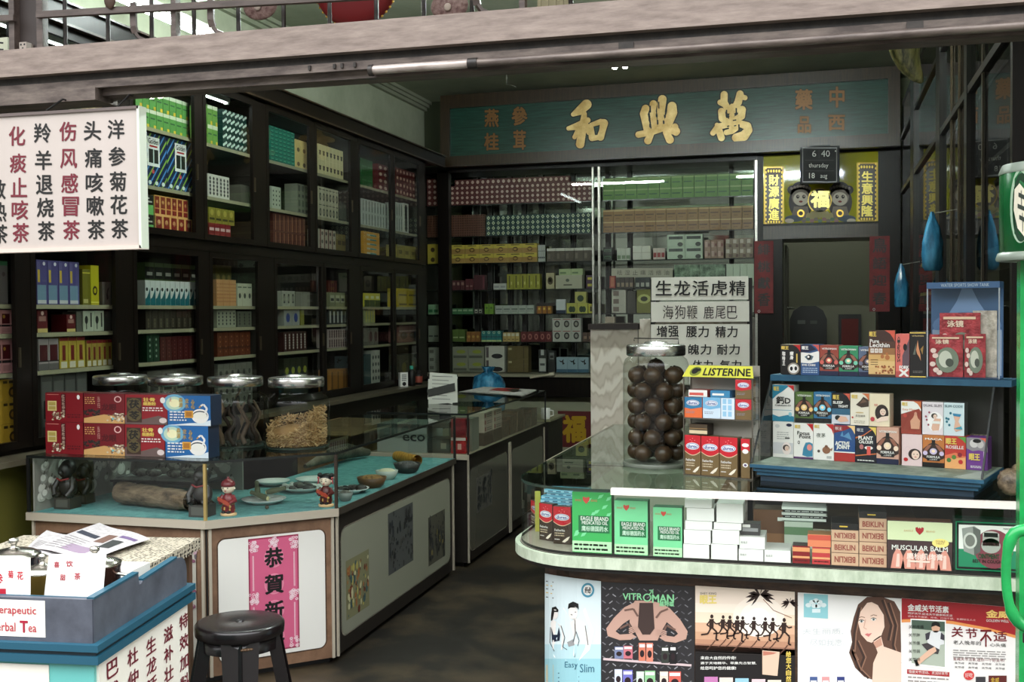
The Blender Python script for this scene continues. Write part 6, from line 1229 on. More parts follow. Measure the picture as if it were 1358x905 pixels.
# ================================================================ on and in the left corner counter
LFY = (0.0, 0.0, 0.0, 4.262)
MAR = M((112, 22, 30), 0.35); MARD = M((76, 14, 20), 0.4); SAND = M((206, 160, 100), 0.4)
def heap(mb, P, u, v, ru, rv, cols, n, k=3, seed=1):
    rs = random.Random(seed)
    for i in range(n): mb.disc(P, u+rs.uniform(-ru, ru), v+rs.uniform(-rv, rv), .028, .03, M(rs.choice(cols), 0.5), k+.03*i, 7)
NUT = ((206, 190, 160), (170, 150, 120), (226, 216, 196), (120, 100, 80)); TWIG = ((40, 30, 26), (70, 54, 44), (30, 24, 22))
def a_nut(mb, P, w, h): mb.rect(P, .06, .38, .3, .72, M((214, 200, 130), 0.4), 2); mb.rect(P, .09, .42, .27, .68, M((176, 156, 80), 0.4), 3); mb.rect(P, .08, .54, .28, .56, CREAM, 4); mb.rect(P, .42, .2, .54, .97, MARD, 2); mb.column(P, '红花杜仲茶', .44, .95, .52, .3, M((214, 190, 170), 0.4), 3); heap(mb, P, .34, .2, .16, .13, NUT, 34); mb.disc(P, .88, .86, .04, .08, W_, 3, 12); mb.rect(P, .04, .93, .36, .95, M((190, 120, 110), 0.4), 2); lines(mb, P, .58, .14, .95, .3, 2, MARD, 4)
def a_pod(mb, P, w, h): mb.pg(P, [(0, 0), (1, 0), (1, .22), (.5, .3), (0, .16)], SAND, 1); heap(mb, P, .2, .35, .2, .1, TWIG, 40, 2, 2); heap(mb, P, .78, .2, .2, .13, NUT, 36, 2, 3); mb.disc(P, .72, .16, .03, .04, M((120, 190, 196), 0.4), 6, 8); mb.ring(P, .84, .82, .09, .11, .3, M((226, 180, 176), 0.4), 3, 14); mb.column(P, '当归', .34, .92, .4, .5, M((206, 150, 140), 0.4), 3); lines(mb, P, .03, .64, .28, .9, 4, SAND, 3); mb.text(P, '龙眼', .44, .44, .8, .66, MARD, 2, 0.03)
def a_bean(mb, P, w, h):
    mb.pg(P, [(0, 0), (1, 0), (1, .2), (.8, .3), (.4, .16), (0, .3)], M((104, 84, 80), 0.4), 1); mb.rect(P, .04, .06, .4, .9, M((60, 40, 30), 0.4), 2); mb.disc(P, .22, .68, .17, .2, M((92, 80, 50), 0.4), 3); mb.disc(P, .22, .3, .17, .2, M((92, 80, 50), 0.4), 3); mb.text(P, '茯', .1, .54, .34, .82, K_, 4, 0.03); mb.text(P, '苓', .1, .16, .34, .44, K_, 4, 0.03)
    mb.text(P, '壮骨', .44, .78, .72, .9, GLD, 4, 0.03); mb.text(P, '细胞粉', .44, .64, .74, .76, GLD, 4, 0.03); lines(mb, P, .42, .44, .9, .6, 2, W_, 7); mb.disc(P, .9, .82, .06, .1, W_, 3); mb.disc(P, .9, .14, .09, .09, M((216, 200, 196), 0.4), 3)
def a_swan(mb, P, w, h):
    for r_, c in ((.3, (110, 170, 200)), (.22, (190, 214, 190)), (.14, (240, 236, 190))): mb.disc(P, .16, .74, r_*.9, r_, M(c, 0.4), 1+r_*-1, 20)
    mb.pg(P, [(0, 0), (1, 0), (1, .2), (.8, .1), (.5, .08)], M((214, 226, 232), 0.4), 1.2); mb.disc(P, .76, .32, .2, .24, W_, 3); mb.disc(P, .76, .36, .17, .14, M((60, 66, 70), 0.4), 3.4); mb.disc(P, .76, .34, .16, .12, M((232, 230, 220), 0.4), 3.6); mb.line(P, [(.88, .42), (.92, .58), (.84, .72), (.78, .66)], .05, M((226, 226, 224), 0.4), 4); mb.line(P, [(.78, .66), (.74, .6)], .03, M((200, 150, 60), 0.4), 4)
    mb.rect(P, .4, .26, .6, .5, M((214, 160, 60), 0.4), 4); mb.rect(P, .43, .3, .57, .46, M((170, 110, 40), 0.4), 5); [mb.column(P, c_, .27+.14*i, .94-.03*i, .36+.14*i, .6-.03*i, M((176, 150, 90), 0.4), 4, 0.03) for i, c_ in enumerate(('森源', '龙水', '北'))]; mb.text(P, '天', .05, .78, .1, .92, RD, 4); lines(mb, P, .05, .14, .44, .5, 4, W_, 5)
BLUEBX = M((26, 96, 158), 0.35)
cols4 = ((60, 110, a_nut, M((126, 24, 32), 0.35), 'maroon box with gold cake and nuts'), (110.8, 165, a_pod, MAR, 'maroon box with pods and twigs on sand'), (165.5, 221.5, a_bean, M((140, 24, 34), 0.35), 'red box with two dark round characters'), (222, 279, a_swan, BLUEBX, 'blue box with white swan shaped dish'))
for i, (xa, xb, art, fc, nm) in enumerate(cols4):
    dx = -3 if i == 3 else 0
    sd = M((28, 44, 66), 0.4) if i == 3 else MARD
    o, z1 = carton_px(LFY, (xa+dx, 560+1.6*i, xb+dx-(3.4 if i == 2 else 0), 601+1.9*i), ZT+0.0008, .09, 'tea_box', nm+', lower of two on the left counter', fc, art, sd, 'box', 'tea boxes stacked on the left counter')
    carton_px(LFY, (xa, 521+1.2*i, xb, 560+1.6*i), z1+0.0004, .09, 'tea_box', nm+', upper of two on the left counter', fc, art, sd, 'box', 'tea boxes stacked on the left counter')
# four glass jars with steel lids
JZ = ZT+0.0006
lid = dict(zs=1.185, ztop=1.2, lid_r=.112, zl0=1.196, zl1=1.255)
zl = atY(391, 513, 4.72).z; zlt = atY(391, 497, 4.72).z; zsh = atY(391, 523, 4.72).z
jx = [(-3.262, 4.74), (-2.955, 4.73), (-2.635, 4.72), (-2.325, 4.72)]
jn = ['glass jar with steel lid, leftmost of four behind the maroon boxes', 'glass jar with steel lid behind the red and blue boxes', 'glass jar of dark roots with steel lid beside the blue box', 'glass jar half full of dried yellow stems on the left counter']
for (c_, lab) in zip(jx, jn): jar('storage_jar', lab, c_, 0.150, JZ, zsh, zsh+.012, .115, zl, zlt, cat='jar', group='steel lidded jars on the left counter')
STEM = [M(c, 0.6) for c in ((196, 160, 108), (222, 190, 140), (164, 126, 80), (206, 174, 126))]
rs = random.Random(21); m = MB(); c = jx[3]
for i in range(2600):
    a = rs.uniform(0, 2*pi); r = .136*math.sqrt(rs.uniform(.35, 1)); hmax = .115+.05*sin(a*1.0+.6)+.02*cos(2*a)
    z = JZ+.014+rs.uniform(0, 1)*hmax; p = Vector((c[0]+r*cos(a), c[1]+r*sin(a), z)); d = Vector((rs.uniform(-1, 1), rs.uniform(-1, 1), rs.uniform(-.6, .6))).normalized()*rs.uniform(.008, .016)
    for e_ in (-1, 1):
        q = p+d*e_; v = Vector((q.x-c[0], q.y-c[1]));
        if v.length > .138: v = v.normalized()*.138; q.x, q.y = c[0]+v.x, c[1]+v.y
        q.z = max(q.z, JZ+.012); d = d if e_ > 0 else d; 
        if e_ < 0: p0 = q
    m.tube([p0, q], .0016, rs.choice(STEM), 4, False)
m.lathe([(.112, .012), (.112, .08), (.06, .10), (.0001, .105)], (c[0], c[1], JZ), STEM[2], 24)
tag(m.build('dried_stems', origin=(c[0], c[1], JZ)), 'dried yellow stems filling half of the glass jar', 'dried stems', None, 'stuff')
c = jx[2]; BROWNR = [M(x, 0.6) for x in ((60, 46, 36), (96, 78, 62), (42, 32, 26), (120, 98, 76))]
for k in range(11):
    m = MB(); a = 2*pi*k/10; r0 = .096 if k < 10 else 0; pts = []
    for i in range(7): pts.append((c[0]+r0*cos(a)+.012*sin(i*1.7+k), c[1]+r0*sin(a)+.012*cos(i*1.3+k), JZ+.016+i*(.028+.004*(k % 4))))
    m.tube(pts, [.011, .012, .011, .010, .009, .007, .004], BROWNR[k % 4], 8)
    tag(m.build('dried_root', origin=(c[0], c[1], JZ+.012)), 'dark dried root standing among others in the third glass jar', 'root', 'dried roots in the third jar')
for ci in (0, 1):
    m = MB(); c = jx[ci]; m.lathe([(.13, .012), (.136, .06), (.134, .17), (.09, .20), (.0001, .205)], (c[0], c[1], JZ), noisy('dark herbs %d' % ci, (34, 26, 20), (92, 74, 56), 40.0, rough=0.8, bump=1.0), 28)
    tag(m.build('dried_herbs', origin=(c[0], c[1], JZ)), ('dark dried herbs filling the leftmost jar', 'dark dried herbs filling the jar behind the red boxes')[ci], 'herbs', None, 'stuff')
# bark roll
BARK = noisy('rough bark', (34, 24, 18), (156, 130, 104), 13.0, (.6, 2, 2), rough=0.9, bump=0.9, lo=0.3, hi=0.75)
DZ0 = ZD+0.0006
def surf_tube(mb, a, b, r0, r1, mt, n=22, seg=14, thick=.3, seed=1):
    rs = random.Random(seed); a, b = Vector(a), Vector(b); pts = [a.lerp(b, i/seg) for i in range(seg+1)]; rr = [r0+(r1-r0)*i/seg+rs.uniform(-.003, .003) for i in range(seg+1)]
    mb.tube(pts, rr, mt, n, False); mb.tube(pts, [x*(1-thick) for x in rr], mt, n, False)
a = atZ(104, 682, ZD); b = atZ(214, 697, ZD)
m = MB(); surf_tube(m, (-3.08, 4.46, DZ0+.056), (-2.66, 4.36, DZ0+.049), .049, .043, BARK)
p0, e_ = Vector((-3.08, 4.46, DZ0+.056)), Vector((.42, -.10, -.008)).normalized()
m.tube([p0-e_*.008, p0+e_*.004], [.012, .047], BARK, 22, True)
tag(m.build('bark_roll', origin=(-2.87, 4.41, DZ0)), 'thick roll of dried brown bark lying in the left case', 'bark')
m = MB(); surf_tube(m, (-2.74, 4.58, DZ0+.026), (-2.60, 4.43, DZ0+.022), .022, .016, BARK, 14, 8, .4, 4)
m.tube([(-2.80, 4.62, DZ0+.04), (-2.72, 4.56, DZ0+.062), (-2.66, 4.50, DZ0+.06)], [.004, .02, .004], BARK, 6)
tag(m.build('bark_piece', origin=(-2.7, 4.43, DZ0)), 'smaller curled bark piece behind the thick bark roll', 'bark')
# dark seated statues
def statue(c, s_, lab, plinth=True):
    t = thing('stone_statue', lab, 'statue', (c[0], c[1], DZ0)); ST = M((30, 26, 24), 0.4)
    m = MB(); m.box(c[0]-.042*s_, c[1]-.04*s_, DZ0, c[0]+.042*s_, c[1]+.04*s_, DZ0+.05*s_, M((52, 48, 44), 0.5)); m.box(c[0]-.03*s_, c[1]-.041*s_, DZ0+.008, c[0]+.03*s_, c[1]-.04*s_, DZ0+.042*s_, M((84, 82, 76), 0.5)); m.build('plinth', t)
    m = MB(); z = DZ0+.05*s_; m.ball((c[0], c[1]+.005, z+.045*s_), .045*s_, ST, 16, 10, (.95, .8, 1.15)); m.ball((c[0], c[1]-.008, z+.118*s_), .034*s_, ST, 16, 10, (1, .95, 1.05)); m.ball((c[0], c[1]+.01, z+.13*s_), .036*s_, ST, 14, 8)
    for d in (-1, 1): m.tube([(c[0]+d*.036*s_, c[1]-.01, z+.075*s_), (c[0]+d*.048*s_, c[1]-.03, z+.04*s_), (c[0]+d*.03*s_, c[1]-.045*s_, z+.01*s_)], [.014*s_, .013*s_, .014*s_], ST, 8); m.ball((c[0]+d*.032*s_, c[1]-.03*s_, z+.012*s_), .018*s_, ST, 10, 6)
    m.ball((c[0], c[1]-.042*s_, z+.112*s_), .012*s_, ST, 8, 6); m.build('figure', t)
    m = MB(); m.tube([(c[0]-.03*s_, c[1]-.03*s_, z+.085*s_), (c[0], c[1]-.046*s_, z+.078*s_), (c[0]+.03*s_, c[1]-.03*s_, z+.085*s_)], .004, M((120, 20, 24), 0.5), 6); m.build('red_ribbon', t)
statue((-3.26, 4.33), 1.0, 'dark seated stone statue on plinth at the left end of the case'); statue((-3.27, 4.46), .85, 'dark seated stone statue half hidden behind the first one'); statue((-2.56, 4.29), 1.0, 'dark seated stone statue beside the boy doll at the case corner')
# dolls
def doll(px, py, s_, girl, lab):
    q = atZ(px, py, ZD); x, y = q.x, q.y+.02; t = thing('porcelain_doll', lab, 'doll', (x, y, DZ0)); z = DZ0; Rr = M((116, 18, 28), 0.3); Fs = M((240, 222, 198), 0.3); Gd = M((206, 164, 84), 0.35)
    m = MB(); m.lathe([(.034*s_, 0), (.036*s_, .004), (.036*s_, .010), (.032*s_, .012)], (x, y, z), M((222, 178, 130), 0.4), 24, True, 1, .8); m.build('base', t)
    z += .0125; body = M((84, 32, 30), 0.35) if girl else Rr
    m = MB(); m.lathe([(.026*s_, 0), (.030*s_, .012*s_), (.027*s_, .035*s_), (.029*s_, .045*s_), (.026*s_, .062*s_), (.016*s_, .078*s_), (.010*s_, .082*s_)], (x, y, z), body, 20, True, 1, .8)
    for d in (-1, 1): m.tube([(x+d*.022*s_, y, z+.070*s_), (x+d*.036*s_, y-.010*s_, z+.052*s_), (x+d*.020*s_, y-.027*s_, z+.044*s_)], [.009*s_, .011*s_, .009*s_], body, 10); m.ball((x+d*.011*s_, y-.018*s_, z+.004), .011*s_, K_, 10, 6, (1, 1.3, .6))
    m.build('robe', t)
    m = MB()
    m.beam((x-.03*s_, y-.030*s_, z+.062*s_), (x+.024*s_, y-.032*s_, z+.036*s_), .008, .014*s_, M((166, 60, 40), 0.4)); m.beam((x-.032*s_, y-.031*s_, z+.068*s_), (x+.03*s_, y-.033*s_, z+.03*s_), .004, .004, Gd)
    for i in range(7): a = i*.9; m.ball((x+.027*s_*cos(a), y-abs(.024*s_*sin(a)), z+.012*s_+.002*i), .004*s_, Gd, 8, 5)
    m.lathe([(.029*s_, .036*s_), (.030*s_, .040*s_)], (x, y, z), Gd, 20, True, 1, .8); m.build('trim', t)
    zh = z+.104*s_
    m = MB(); m.ball((x, y, zh), .0265*s_, Fs, 20, 14, (1.05, .95, .98))
    for d in (-1, 1): m.ball((x+d*.028*s_, y+.001, zh-.002), .005*s_, Fs, 8, 6)
    m.ball((x, y-.026*s_, zh-.003*s_), .0032*s_, Fs, 8, 6)
    m.build('head', t)
    m = MB()
    for d in (-1, 1): m.ball((x+d*.010*s_, y-.0236*s_, zh+.001*s_), .0034*s_, K_, 8, 6, (1.2, .5, .6)); m.tube([(x+d*.006*s_, y-.0245*s_, zh+.008*s_), (x+d*.014*s_, y-.0225*s_, zh+.009*s_)], .0009, K_, 4)
    m.ball((x, y-.0242*s_, zh-.011*s_), .004*s_, M((170, 40, 44), 0.4), 8, 5, (1.2, .5, .5)); m.build('face', t)
    m = MB()
    if girl:
        m.ball((x, y+.006*s_, zh+.010*s_), .0285*s_, K_, 16, 10, (1.05, .95, .85))
        for d in (-1, 1): m.ball((x+d*.030*s_, y, zh+.026*s_), .011*s_, K_, 10, 8); m.ball((x+d*.034*s_, y-.006*s_, zh+.014*s_), .006*s_, M((206, 100, 100), 0.4), 8, 6); m.tube([(x+d*.034*s_, y-.004, zh+.01*s_), (x+d*.037*s_, y-.004, zh-.014*s_)], .003, M((190, 70, 80), 0.4), 6)
        m.build('hair', t)
    else:
        m.lathe([(.027*s_, .006*s_), (.030*s_, .010*s_), (.030*s_, .016*s_), (.025*s_, .027*s_), (.012*s_, .036*s_), (.005*s_, .039*s_), (.006*s_, .044*s_), (.0001, .049*s_)], (x, y, zh), M((110, 20, 30), 0.3), 20); m.build('cap', t)
doll(300, 685, 1.02, False, 'porcelain boy doll in red cap and robe in the display case'); doll(430, 673, .98, True, 'porcelain girl doll with black hair buns in the display case')
# plates and bowls
CHINA = M((226, 228, 224), 0.15)
def plate(px, py, r, lab, z=DZ0, rim=.022, mat=CHINA, dx=0):
    q = atZ(px, py, z+rim*.6); t = thing('china_plate', lab, 'plate', (q.x, q.y, z))
    m = MB(); m.lathe([(r*.5, 0), (r*.55, .003), (r*.8, rim*.45), (r, rim), (r*1.0, rim+.002), (r*.78, rim*.55), (r*.5, .006), (.0001, .005)], (q.x, q.y, z), mat, 36); m.f = [f for f in m.f if len(f) == 4]; m.mi = m.mi[:len(m.f)]; m.sm = [True]*len(m.f); m.build('dish', t)
    m = MB(); m.lathe([(r*.52, 0), (r*.52, .004)], (q.x, q.y, z), mat, 28); m.build('foot', t); return q
def bits(q, z, r, n, mats, lab, name='dried_slice', cat='herb', grp=None, sz=.012, flat=.5, seed=3, h=.012):
    rs = random.Random(seed)
    for i in range(n):
        m = MB(); a = rs.uniform(0, 6.28); d = r*math.sqrt(rs.uniform(0, 1)); s_ = sz*rs.uniform(.7, 1.3)
        m.ball((0, 0, 0), s_, mats[i % len(mats)], 10, 7, (1, rs.uniform(.6, 1), flat), Matrix.Rotation(rs.uniform(-.7, .7), 3, 'X'))
        tag(m.build(name, origin=(0, 0, 0)), lab, cat, grp).location = (q.x+d*cos(a), q.y+d*sin(a), z+.006+s_*flat+h*(1-d/r)*rs.uniform(.3, 1))
q = plate(350, 664, .100, 'white china plate of sliced stems in front of the boy doll')
for i, (dx, dy, ln, an) in enumerate(((.03, -.02, .13, 2.6), (-.03, .0, .14, 1.9), (.0, .03, .10, .3))):
    m = MB(); z = DZ0+.026+.01*i; a = Vector((q.x+dx, q.y+dy, z)); b = a+Vector((cos(an)*ln*.9, sin(an)*ln*.5, .02+.028*(i == 1))); surf_tube(m, a, b, .013, .010, M((92, 96, 70), 0.6), 10, 4, .4); m.ball(a, .011, M((206, 200, 150), 0.5), 10, 6, (.6, 1, 1))
    tag(m.build('cut_stem', origin=tuple(a)), ('cut green stem lying nearest on the front china plate', 'cut green stem sticking up from the front china plate', 'short cut green stem at the back of the front plate')[i], 'stem', 'cut stems on the front plate')
q = plate(400, 648, .105, 'white china plate of dark leaves behind the girl doll'); bits(q, DZ0, .07, 14, [M((40, 38, 34), 0.5), M((60, 58, 50), 0.5)], 'dark folded leaf on the plate behind the dolls', 'dried_leaf', 'leaf', 'dark leaves on the plate', .022, .5, 4, .03)
q2 = Vector((q.x-.06, q.y+.0, 0)); bits(q2, DZ0+.006, .035, 10, [M((206, 206, 200), 0.3)], 'white crumpled slice on the plate behind the dolls', 'dried_slice', 'herb', 'white slices on the plate', .014, .6, 8, .02)
plate(418, 637, .10, 'white china plate at the back, right of the dolls'); plate(362, 640, .085, 'white china plate at the back, half hidden')
q = plate(466, 650, .085, 'white oval plate of black dried fungus by the case post'); bits(q, DZ0, .065, 16, [M((26, 24, 22), 0.4), M((44, 38, 34), 0.4)], 'black dried fungus piece on the oval plate', 'dried_fungus', 'fungus', 'black fungus pieces on the oval plate', .020, .5, 5, .02)
q = plate(243, 661, .085, 'white dish of dark berries between statue and bark'); bits(q, DZ0, .06, 18, [M((34, 26, 22), 0.4), M((56, 42, 34), 0.4)], 'dark dried berry in the white dish', 'dried_berry', 'berry', 'dark berries in the white dish', .011, .9, 6, .016)
def bowl(px, py, r, h, mat, lab, fill, flab, gl_=False):
    q = atZ(px, py, ZD+h*.4); t = thing('bowl', lab, 'bowl', (q.x, q.y, DZ0)); m = MB(); m.lathe([(r*.6, 0), (r*.8, h*.25), (r, h), (r*.95, h), (r*.74, h*.3), (.0001, h*.12)], (q.x, q.y, DZ0), mat, 30); m.f = [f for f in m.f if len(f) == 4]; m.mi = m.mi[:len(m.f)]; m.sm = [True]*len(m.f); m.build('shell', t)
    m = MB(); m.lathe([(r*.62, 0), (r*.62, .003)], (q.x, q.y, DZ0), mat, 24); m.build('foot', t)
    m = MB(); m.lathe([(r*.66, h*.32), (r*.86, h*.8), (r*.5, h*1.15), (.0001, h*1.25)], (q.x, q.y, DZ0), fill, 26); tag(m.build('dried_herbs', origin=(q.x, q.y, DZ0)), flab, 'herbs', None, 'stuff')
bowl(493, 641, .075, .05, M((96, 70, 44), 0.4), 'brown bowl of tan herb crumbs in the side case', noisy('tan crumbs', (92, 66, 34), (170, 130, 76), 60.0, rough=0.9, bump=1.0), 'tan herb crumbs heaped in the brown bowl')
bowl(513, 631, .06, .045, M((190, 196, 186), 0.1), 'pale bowl of white powder in the side case', M((196, 190, 160), 0.7), 'white powder heaped in the pale bowl')
bowl(458, 660, .036, .04, M((120, 128, 122), 0.1), 'small grey bowl beside the case post', noisy('grey crumbs', (60, 60, 54), (120, 118, 106), 60.0, rough=0.9, bump=1.0), 'grey crumbs in the small grey bowl')
bowl(540, 622, .075, .05, M((60, 60, 58), 0.3), 'dark grey bowl at the middle of the side case', noisy('slate crumbs', (44, 42, 42), (110, 106, 104), 50.0, rough=0.9, bump=1.0), 'slate grey pieces heaped in the dark bowl')
# raised tray at left back
t = thing('wooden_stand', 'low dark stand behind the bark roll carrying two trays', 'stand', (-3.0, 4.78, DZ0)); m = MB(); m.box(-3.30, 4.70, DZ0+.060, -2.80, 4.92, DZ0+.070, BLACK); m.build('top', t)
for x in (-3.29, -2.82):
    for y in (4.71, 4.90): m = MB(); m.box(x, y, DZ0, x+.012, y+.012, DZ0+.060, BLACK); m.build('leg', t)
for x0_, w_, lab in ((-3.28, .2, 'grey tray on the stand, left one'), (-3.06, .22, 'grey tray of foil bags on the stand, right one')):
    m = MB(); m.box(x0_, 4.715, DZ0+.0705, x0_+w_, 4.90, DZ0+.075, M((150, 152, 148), 0.3)); 
    for a in (0, w_-.006): m.box(x0_+a, 4.715, DZ0+.075, x0_+a+.006, 4.90, DZ0+.083, M((150, 152, 148), 0.3))
    tag(m.build('tray', origin=(x0_, 4.8, DZ0+.0705)), lab, 'tray')
for i in range(5):
    m = MB(); m.ball((0, 0, 0), .034, noisy('foil bag %d' % i, (50, 50, 46), (150, 150, 140), 30.0, rough=0.2, bump=0.8), 14, 8, (1.3, .9, .6)); o = m.build('foil_bag'); o.location = (-3.2+i*.075 if i < 2 else -3.16+i*.075, 4.80, DZ0+.0965)
    tag(o, 'crinkled dark foil bag lying on the trays behind the bark', 'bag', 'foil bags on the trays')
# long yellow roll, big root and grey box at the far end of the side case
q = atZ(568, 619, ZD); m = MB(); surf_tube(m, (q.x-.24, q.y+.13, DZ0+.036), (q.x-.05, q.y-.04, DZ0+.036), .03, .03, noisy('yellow roll', (150, 96, 30), (206, 150, 60), 30.0, (4, 1, 1), rough=0.6, bump=0.5), 16, 6, .5)
tag(m.build('yellow_roll', origin=(q.x-.07, q.y+.06, DZ0)), 'yellow ribbed roll lying at the far end of the side case', 'roll')
q = atZ(520, 608, ZD); m = MB(); m.tube([(q.x-.25, q.y-.65, DZ0+.03), (q.x-.2, q.y-.4, DZ0+.07), (q.x-.22, q.y-.15, DZ0+.055), (q.x-.15, q.y+.0, DZ0+.03)], [.012, .04, .045, .02], noisy('grey root', (70, 62, 52), (120, 108, 92), 14.0, rough=0.8, bump=0.6), 14)
tag(m.build('thick_root', origin=(q.x-.12, q.y, DZ0)), 'long thick grey root at the back of the side case', 'root')
# round bead in front of plate
q = atZ(354, 676, ZD); m = MB(); m.ball((q.x, q.y, DZ0+.009), .009, M((70, 56, 40), 0.5), 12, 8); tag(m.build('loose_nut', origin=(q.x, q.y, DZ0)), 'single small brown nut in front of the plate', 'nut')
# ---------------- second counter: contents and things on it
F2 = (0, 0, 0, 6.545)
def a_eco(mb, P, w, h): mb.text(P, 'eco', .52, .40, .96, .62, M((40, 42, 40), 0.5), 2, 0.03); mb.rect(P, 0, .86, 1, .98, M((96, 98, 94), 0.5), 1)
carton_px(F2, (500, 562, 566, 606), ZD+.0006, .3, 'grey_carton', 'grey white carton with three black lowercase letters in the second counter', M((150, 152, 146), 0.5), a_eco)
REDF = noisy('shiny red wrap', (110, 14, 22), (190, 40, 46), 20.0, rough=0.15, bump=0.4)
o, z1 = carton_px(F2, (598, 580, 617.5, 604), ZD+.0006, .08, 'red_pack', 'shiny red wrapped pack, lower of two in the second counter', REDF, lambda mb, P, w, h: (mb.rect(P, 0, .8, 1, .98, M((216, 196, 190), 0.2), 1), mb.rect(P, .45, .25, .7, .6, M((200, 150, 140), 0.4), 1)), None, 'pack')
carton_px(F2, (598, 556, 617.5, 580), z1+.0005, .08, 'red_pack', 'dull red wrapped pack, upper of two in the second counter', noisy('dull red wrap', (90, 14, 24), (140, 30, 40), 20.0, rough=0.3, bump=0.5), None, None, 'pack')
carton_px(F2, (567.5, 582, 596, 605), ZD+.0006, .15, 'dark_box', 'dark box with a pale label, lower of two beside the red packs', M((46, 42, 36), 0.5), lambda mb, P, w, h: mb.rect(P, .6, .3, .85, .7, M((130, 126, 110), 0.5), 1))
carton_px(F2, (567.5, 560, 596, 581), ZD+.155, .15, 'dark_box', 'dark box under clear wrap, upper of two beside the red packs', M((54, 46, 40), 0.25))
for i in range(3):
    for j in range(2):
        me = carton_mesh('long_box', .19, .042, .10, M((178, 164, 146), 0.5), lambda mb, P, w, h: (mb.rect(P, .06, .2, .2, .8, M((120, 40, 36), 0.5), 1), lines(mb, P, .3, .2, .9, .8, 2, K_, 3)), None, False)
        put(me, 'long_box', (-2.105, 7.05+j*.22, ZD+.085+i*.043), pi/2, 'long beige printed box, %s up in the %s pile of the second counter' % (ORD[i], ('nearer', 'farther')[j]), 'box', 'long beige boxes in the second counter')
for j in range(2): me = carton_mesh('brown_box', .2, .082, .12, M((70, 52, 40), 0.6), None, None, False); put(me, 'brown_box', (-2.105, 7.05+j*.22, ZD+.0006), pi/2, 'plain brown box under the %s pile of long beige boxes' % ('nearer', 'farther')[j], 'box')
for i in range(5): me = carton_mesh('brown_packet', .17, .11+.02*(i % 3), .12, noisy('brown packet %d' % i, (50, 36, 28), (110, 84, 66), 20.0, rough=0.4, bump=0.4), None, None, False); put(me, 'brown_packet', (-2.115, 7.5+i*.2, ZD+.0006), pi/2, 'brown wrapped packet, %s in the row at the far end of the second counter' % ORD[i], 'packet', 'brown packets in the second counter')
me = carton_mesh('grey_box', .14, .2, .15, M((110, 112, 100), 0.5)); put(me, 'grey_box', (-2.10, 6.75, ZD+.0006), pi/2, 'plain grey box behind the glass corner of the second counter', 'box')
z2 = ZT+.0006
m = MB(); PAP = M((206, 206, 196), 0.7)
q = atZ(590, 536, ZT); by = q.y
P = lambda u, v, k: atY(u, v, by-.003*k)
for k_, c_ in enumerate(([(568, 536.5), (607, 534), (606, 497), (570, 494)], [(567, 530), (600, 536), (607, 500), (568, 503)])): m.pg(P, c_, PAP, k_*.3)
for i in range(7): m.line(P, [(573, 499+i*5), (600-(i*5) % 9, 500+i*5)], .8, M((110, 110, 106), 0.6), .5)
m.pg(P, [(566, 517), (568, 527), (604, 519), (603, 508)], M((62, 62, 60), 0.4), 1)
a, b = P(568, 536, -1), P(607, 536, -1); m.box(a.x, by+.001, z2, b.x, by+.05, z2+.008, BLACK); m.box(a.x, by+.004, z2+.008, b.x, by+.008, z2+.20, BLACK)
tag(m.build('paper_clip_stand', origin=((a.x+b.x)/2, by, z2)), 'upright stand holding white bills with a dark clip on the second counter', 'stand')
NEWS = noisy('newsprint', (150, 150, 142), (206, 204, 196), 30.0, rough=0.9)
m = MB(); rs = random.Random(6)
for i in range(4):
    c = [atZ(u+rs.uniform(-4, 4), v, ZT) for u, v in ((612, 521), (690, 527), (712, 519), (640, 515))]; m.poly([(p.x, p.y, z2+.003*i+.002) for p in c], NEWS)
c = [atZ(u, v, ZT) for u, v in ((648, 520), (680, 522), (690, 518), (660, 517))]; m.poly([(p.x, p.y, z2+.0135) for p in c], M((140, 40, 36), 0.7)); c = [atZ(u, v, ZT) for u, v in ((680, 523), (692, 521), (686, 518), (672, 519))]; m.poly([(p.x, p.y, z2+.014) for p in c], K_)
tag(m.build('newspaper', origin=(-2.3, 7.9, z2)), 'folded newspaper lying flat on the second counter by the blue bag', 'newspaper')
BLUEB = noisy('thin blue plastic', (16, 62, 92), (66, 140, 176), 12.0, (1, 1, .35), rough=0.18, bump=0.7)
q = atZ(654, 517, .73); c = atY(654, 505, 9.0)
q = Vector((c.x, 8.86, .716)); m = MB(); h = atY(654, 493, 8.86).z-.7056; w_ = .125
m.lathe([(w_*.85, 0), (w_*1.02, .03), (w_*1.08, h*.4), (w_*1.04, h*.7), (w_*.85, h*.86), (w_*.5, h*.93), (w_*.22, h*.97), (w_*.42, h*1.08), (w_*.1, h*1.05)], tuple(q), BLUEB, 26)
rs = random.Random(4)
for k in range(len(m.v)): m.v[k] += Vector((rs.uniform(-1, 1), rs.uniform(-1, 1), .5*rs.uniform(-1, 1)))*.011
tag(m.build('plastic_bag', origin=tuple(q)), 'knotted blue plastic bag on the low cupboard before the back wall', 'bag')
q = Vector((-2.12, 8.68, .7056)); t = thing('enamel_mug', 'white enamel mug on the low cupboard at the end of the counters', 'mug', tuple(q)); m = MB(); m.lathe([(.032, 0), (.036, .01), (.036, .085), (.032, .085), (.031, .012), (.0001, .012)], tuple(q), W_, 20); m.build('cup', t)
m = MB(); m.tube([q+Vector((.034, 0, .07)), q+Vector((.062, 0, .066)), q+Vector((.064, 0, .03)), q+Vector((.034, 0, .02))], .005, W_, 8); m.build('handle', t)
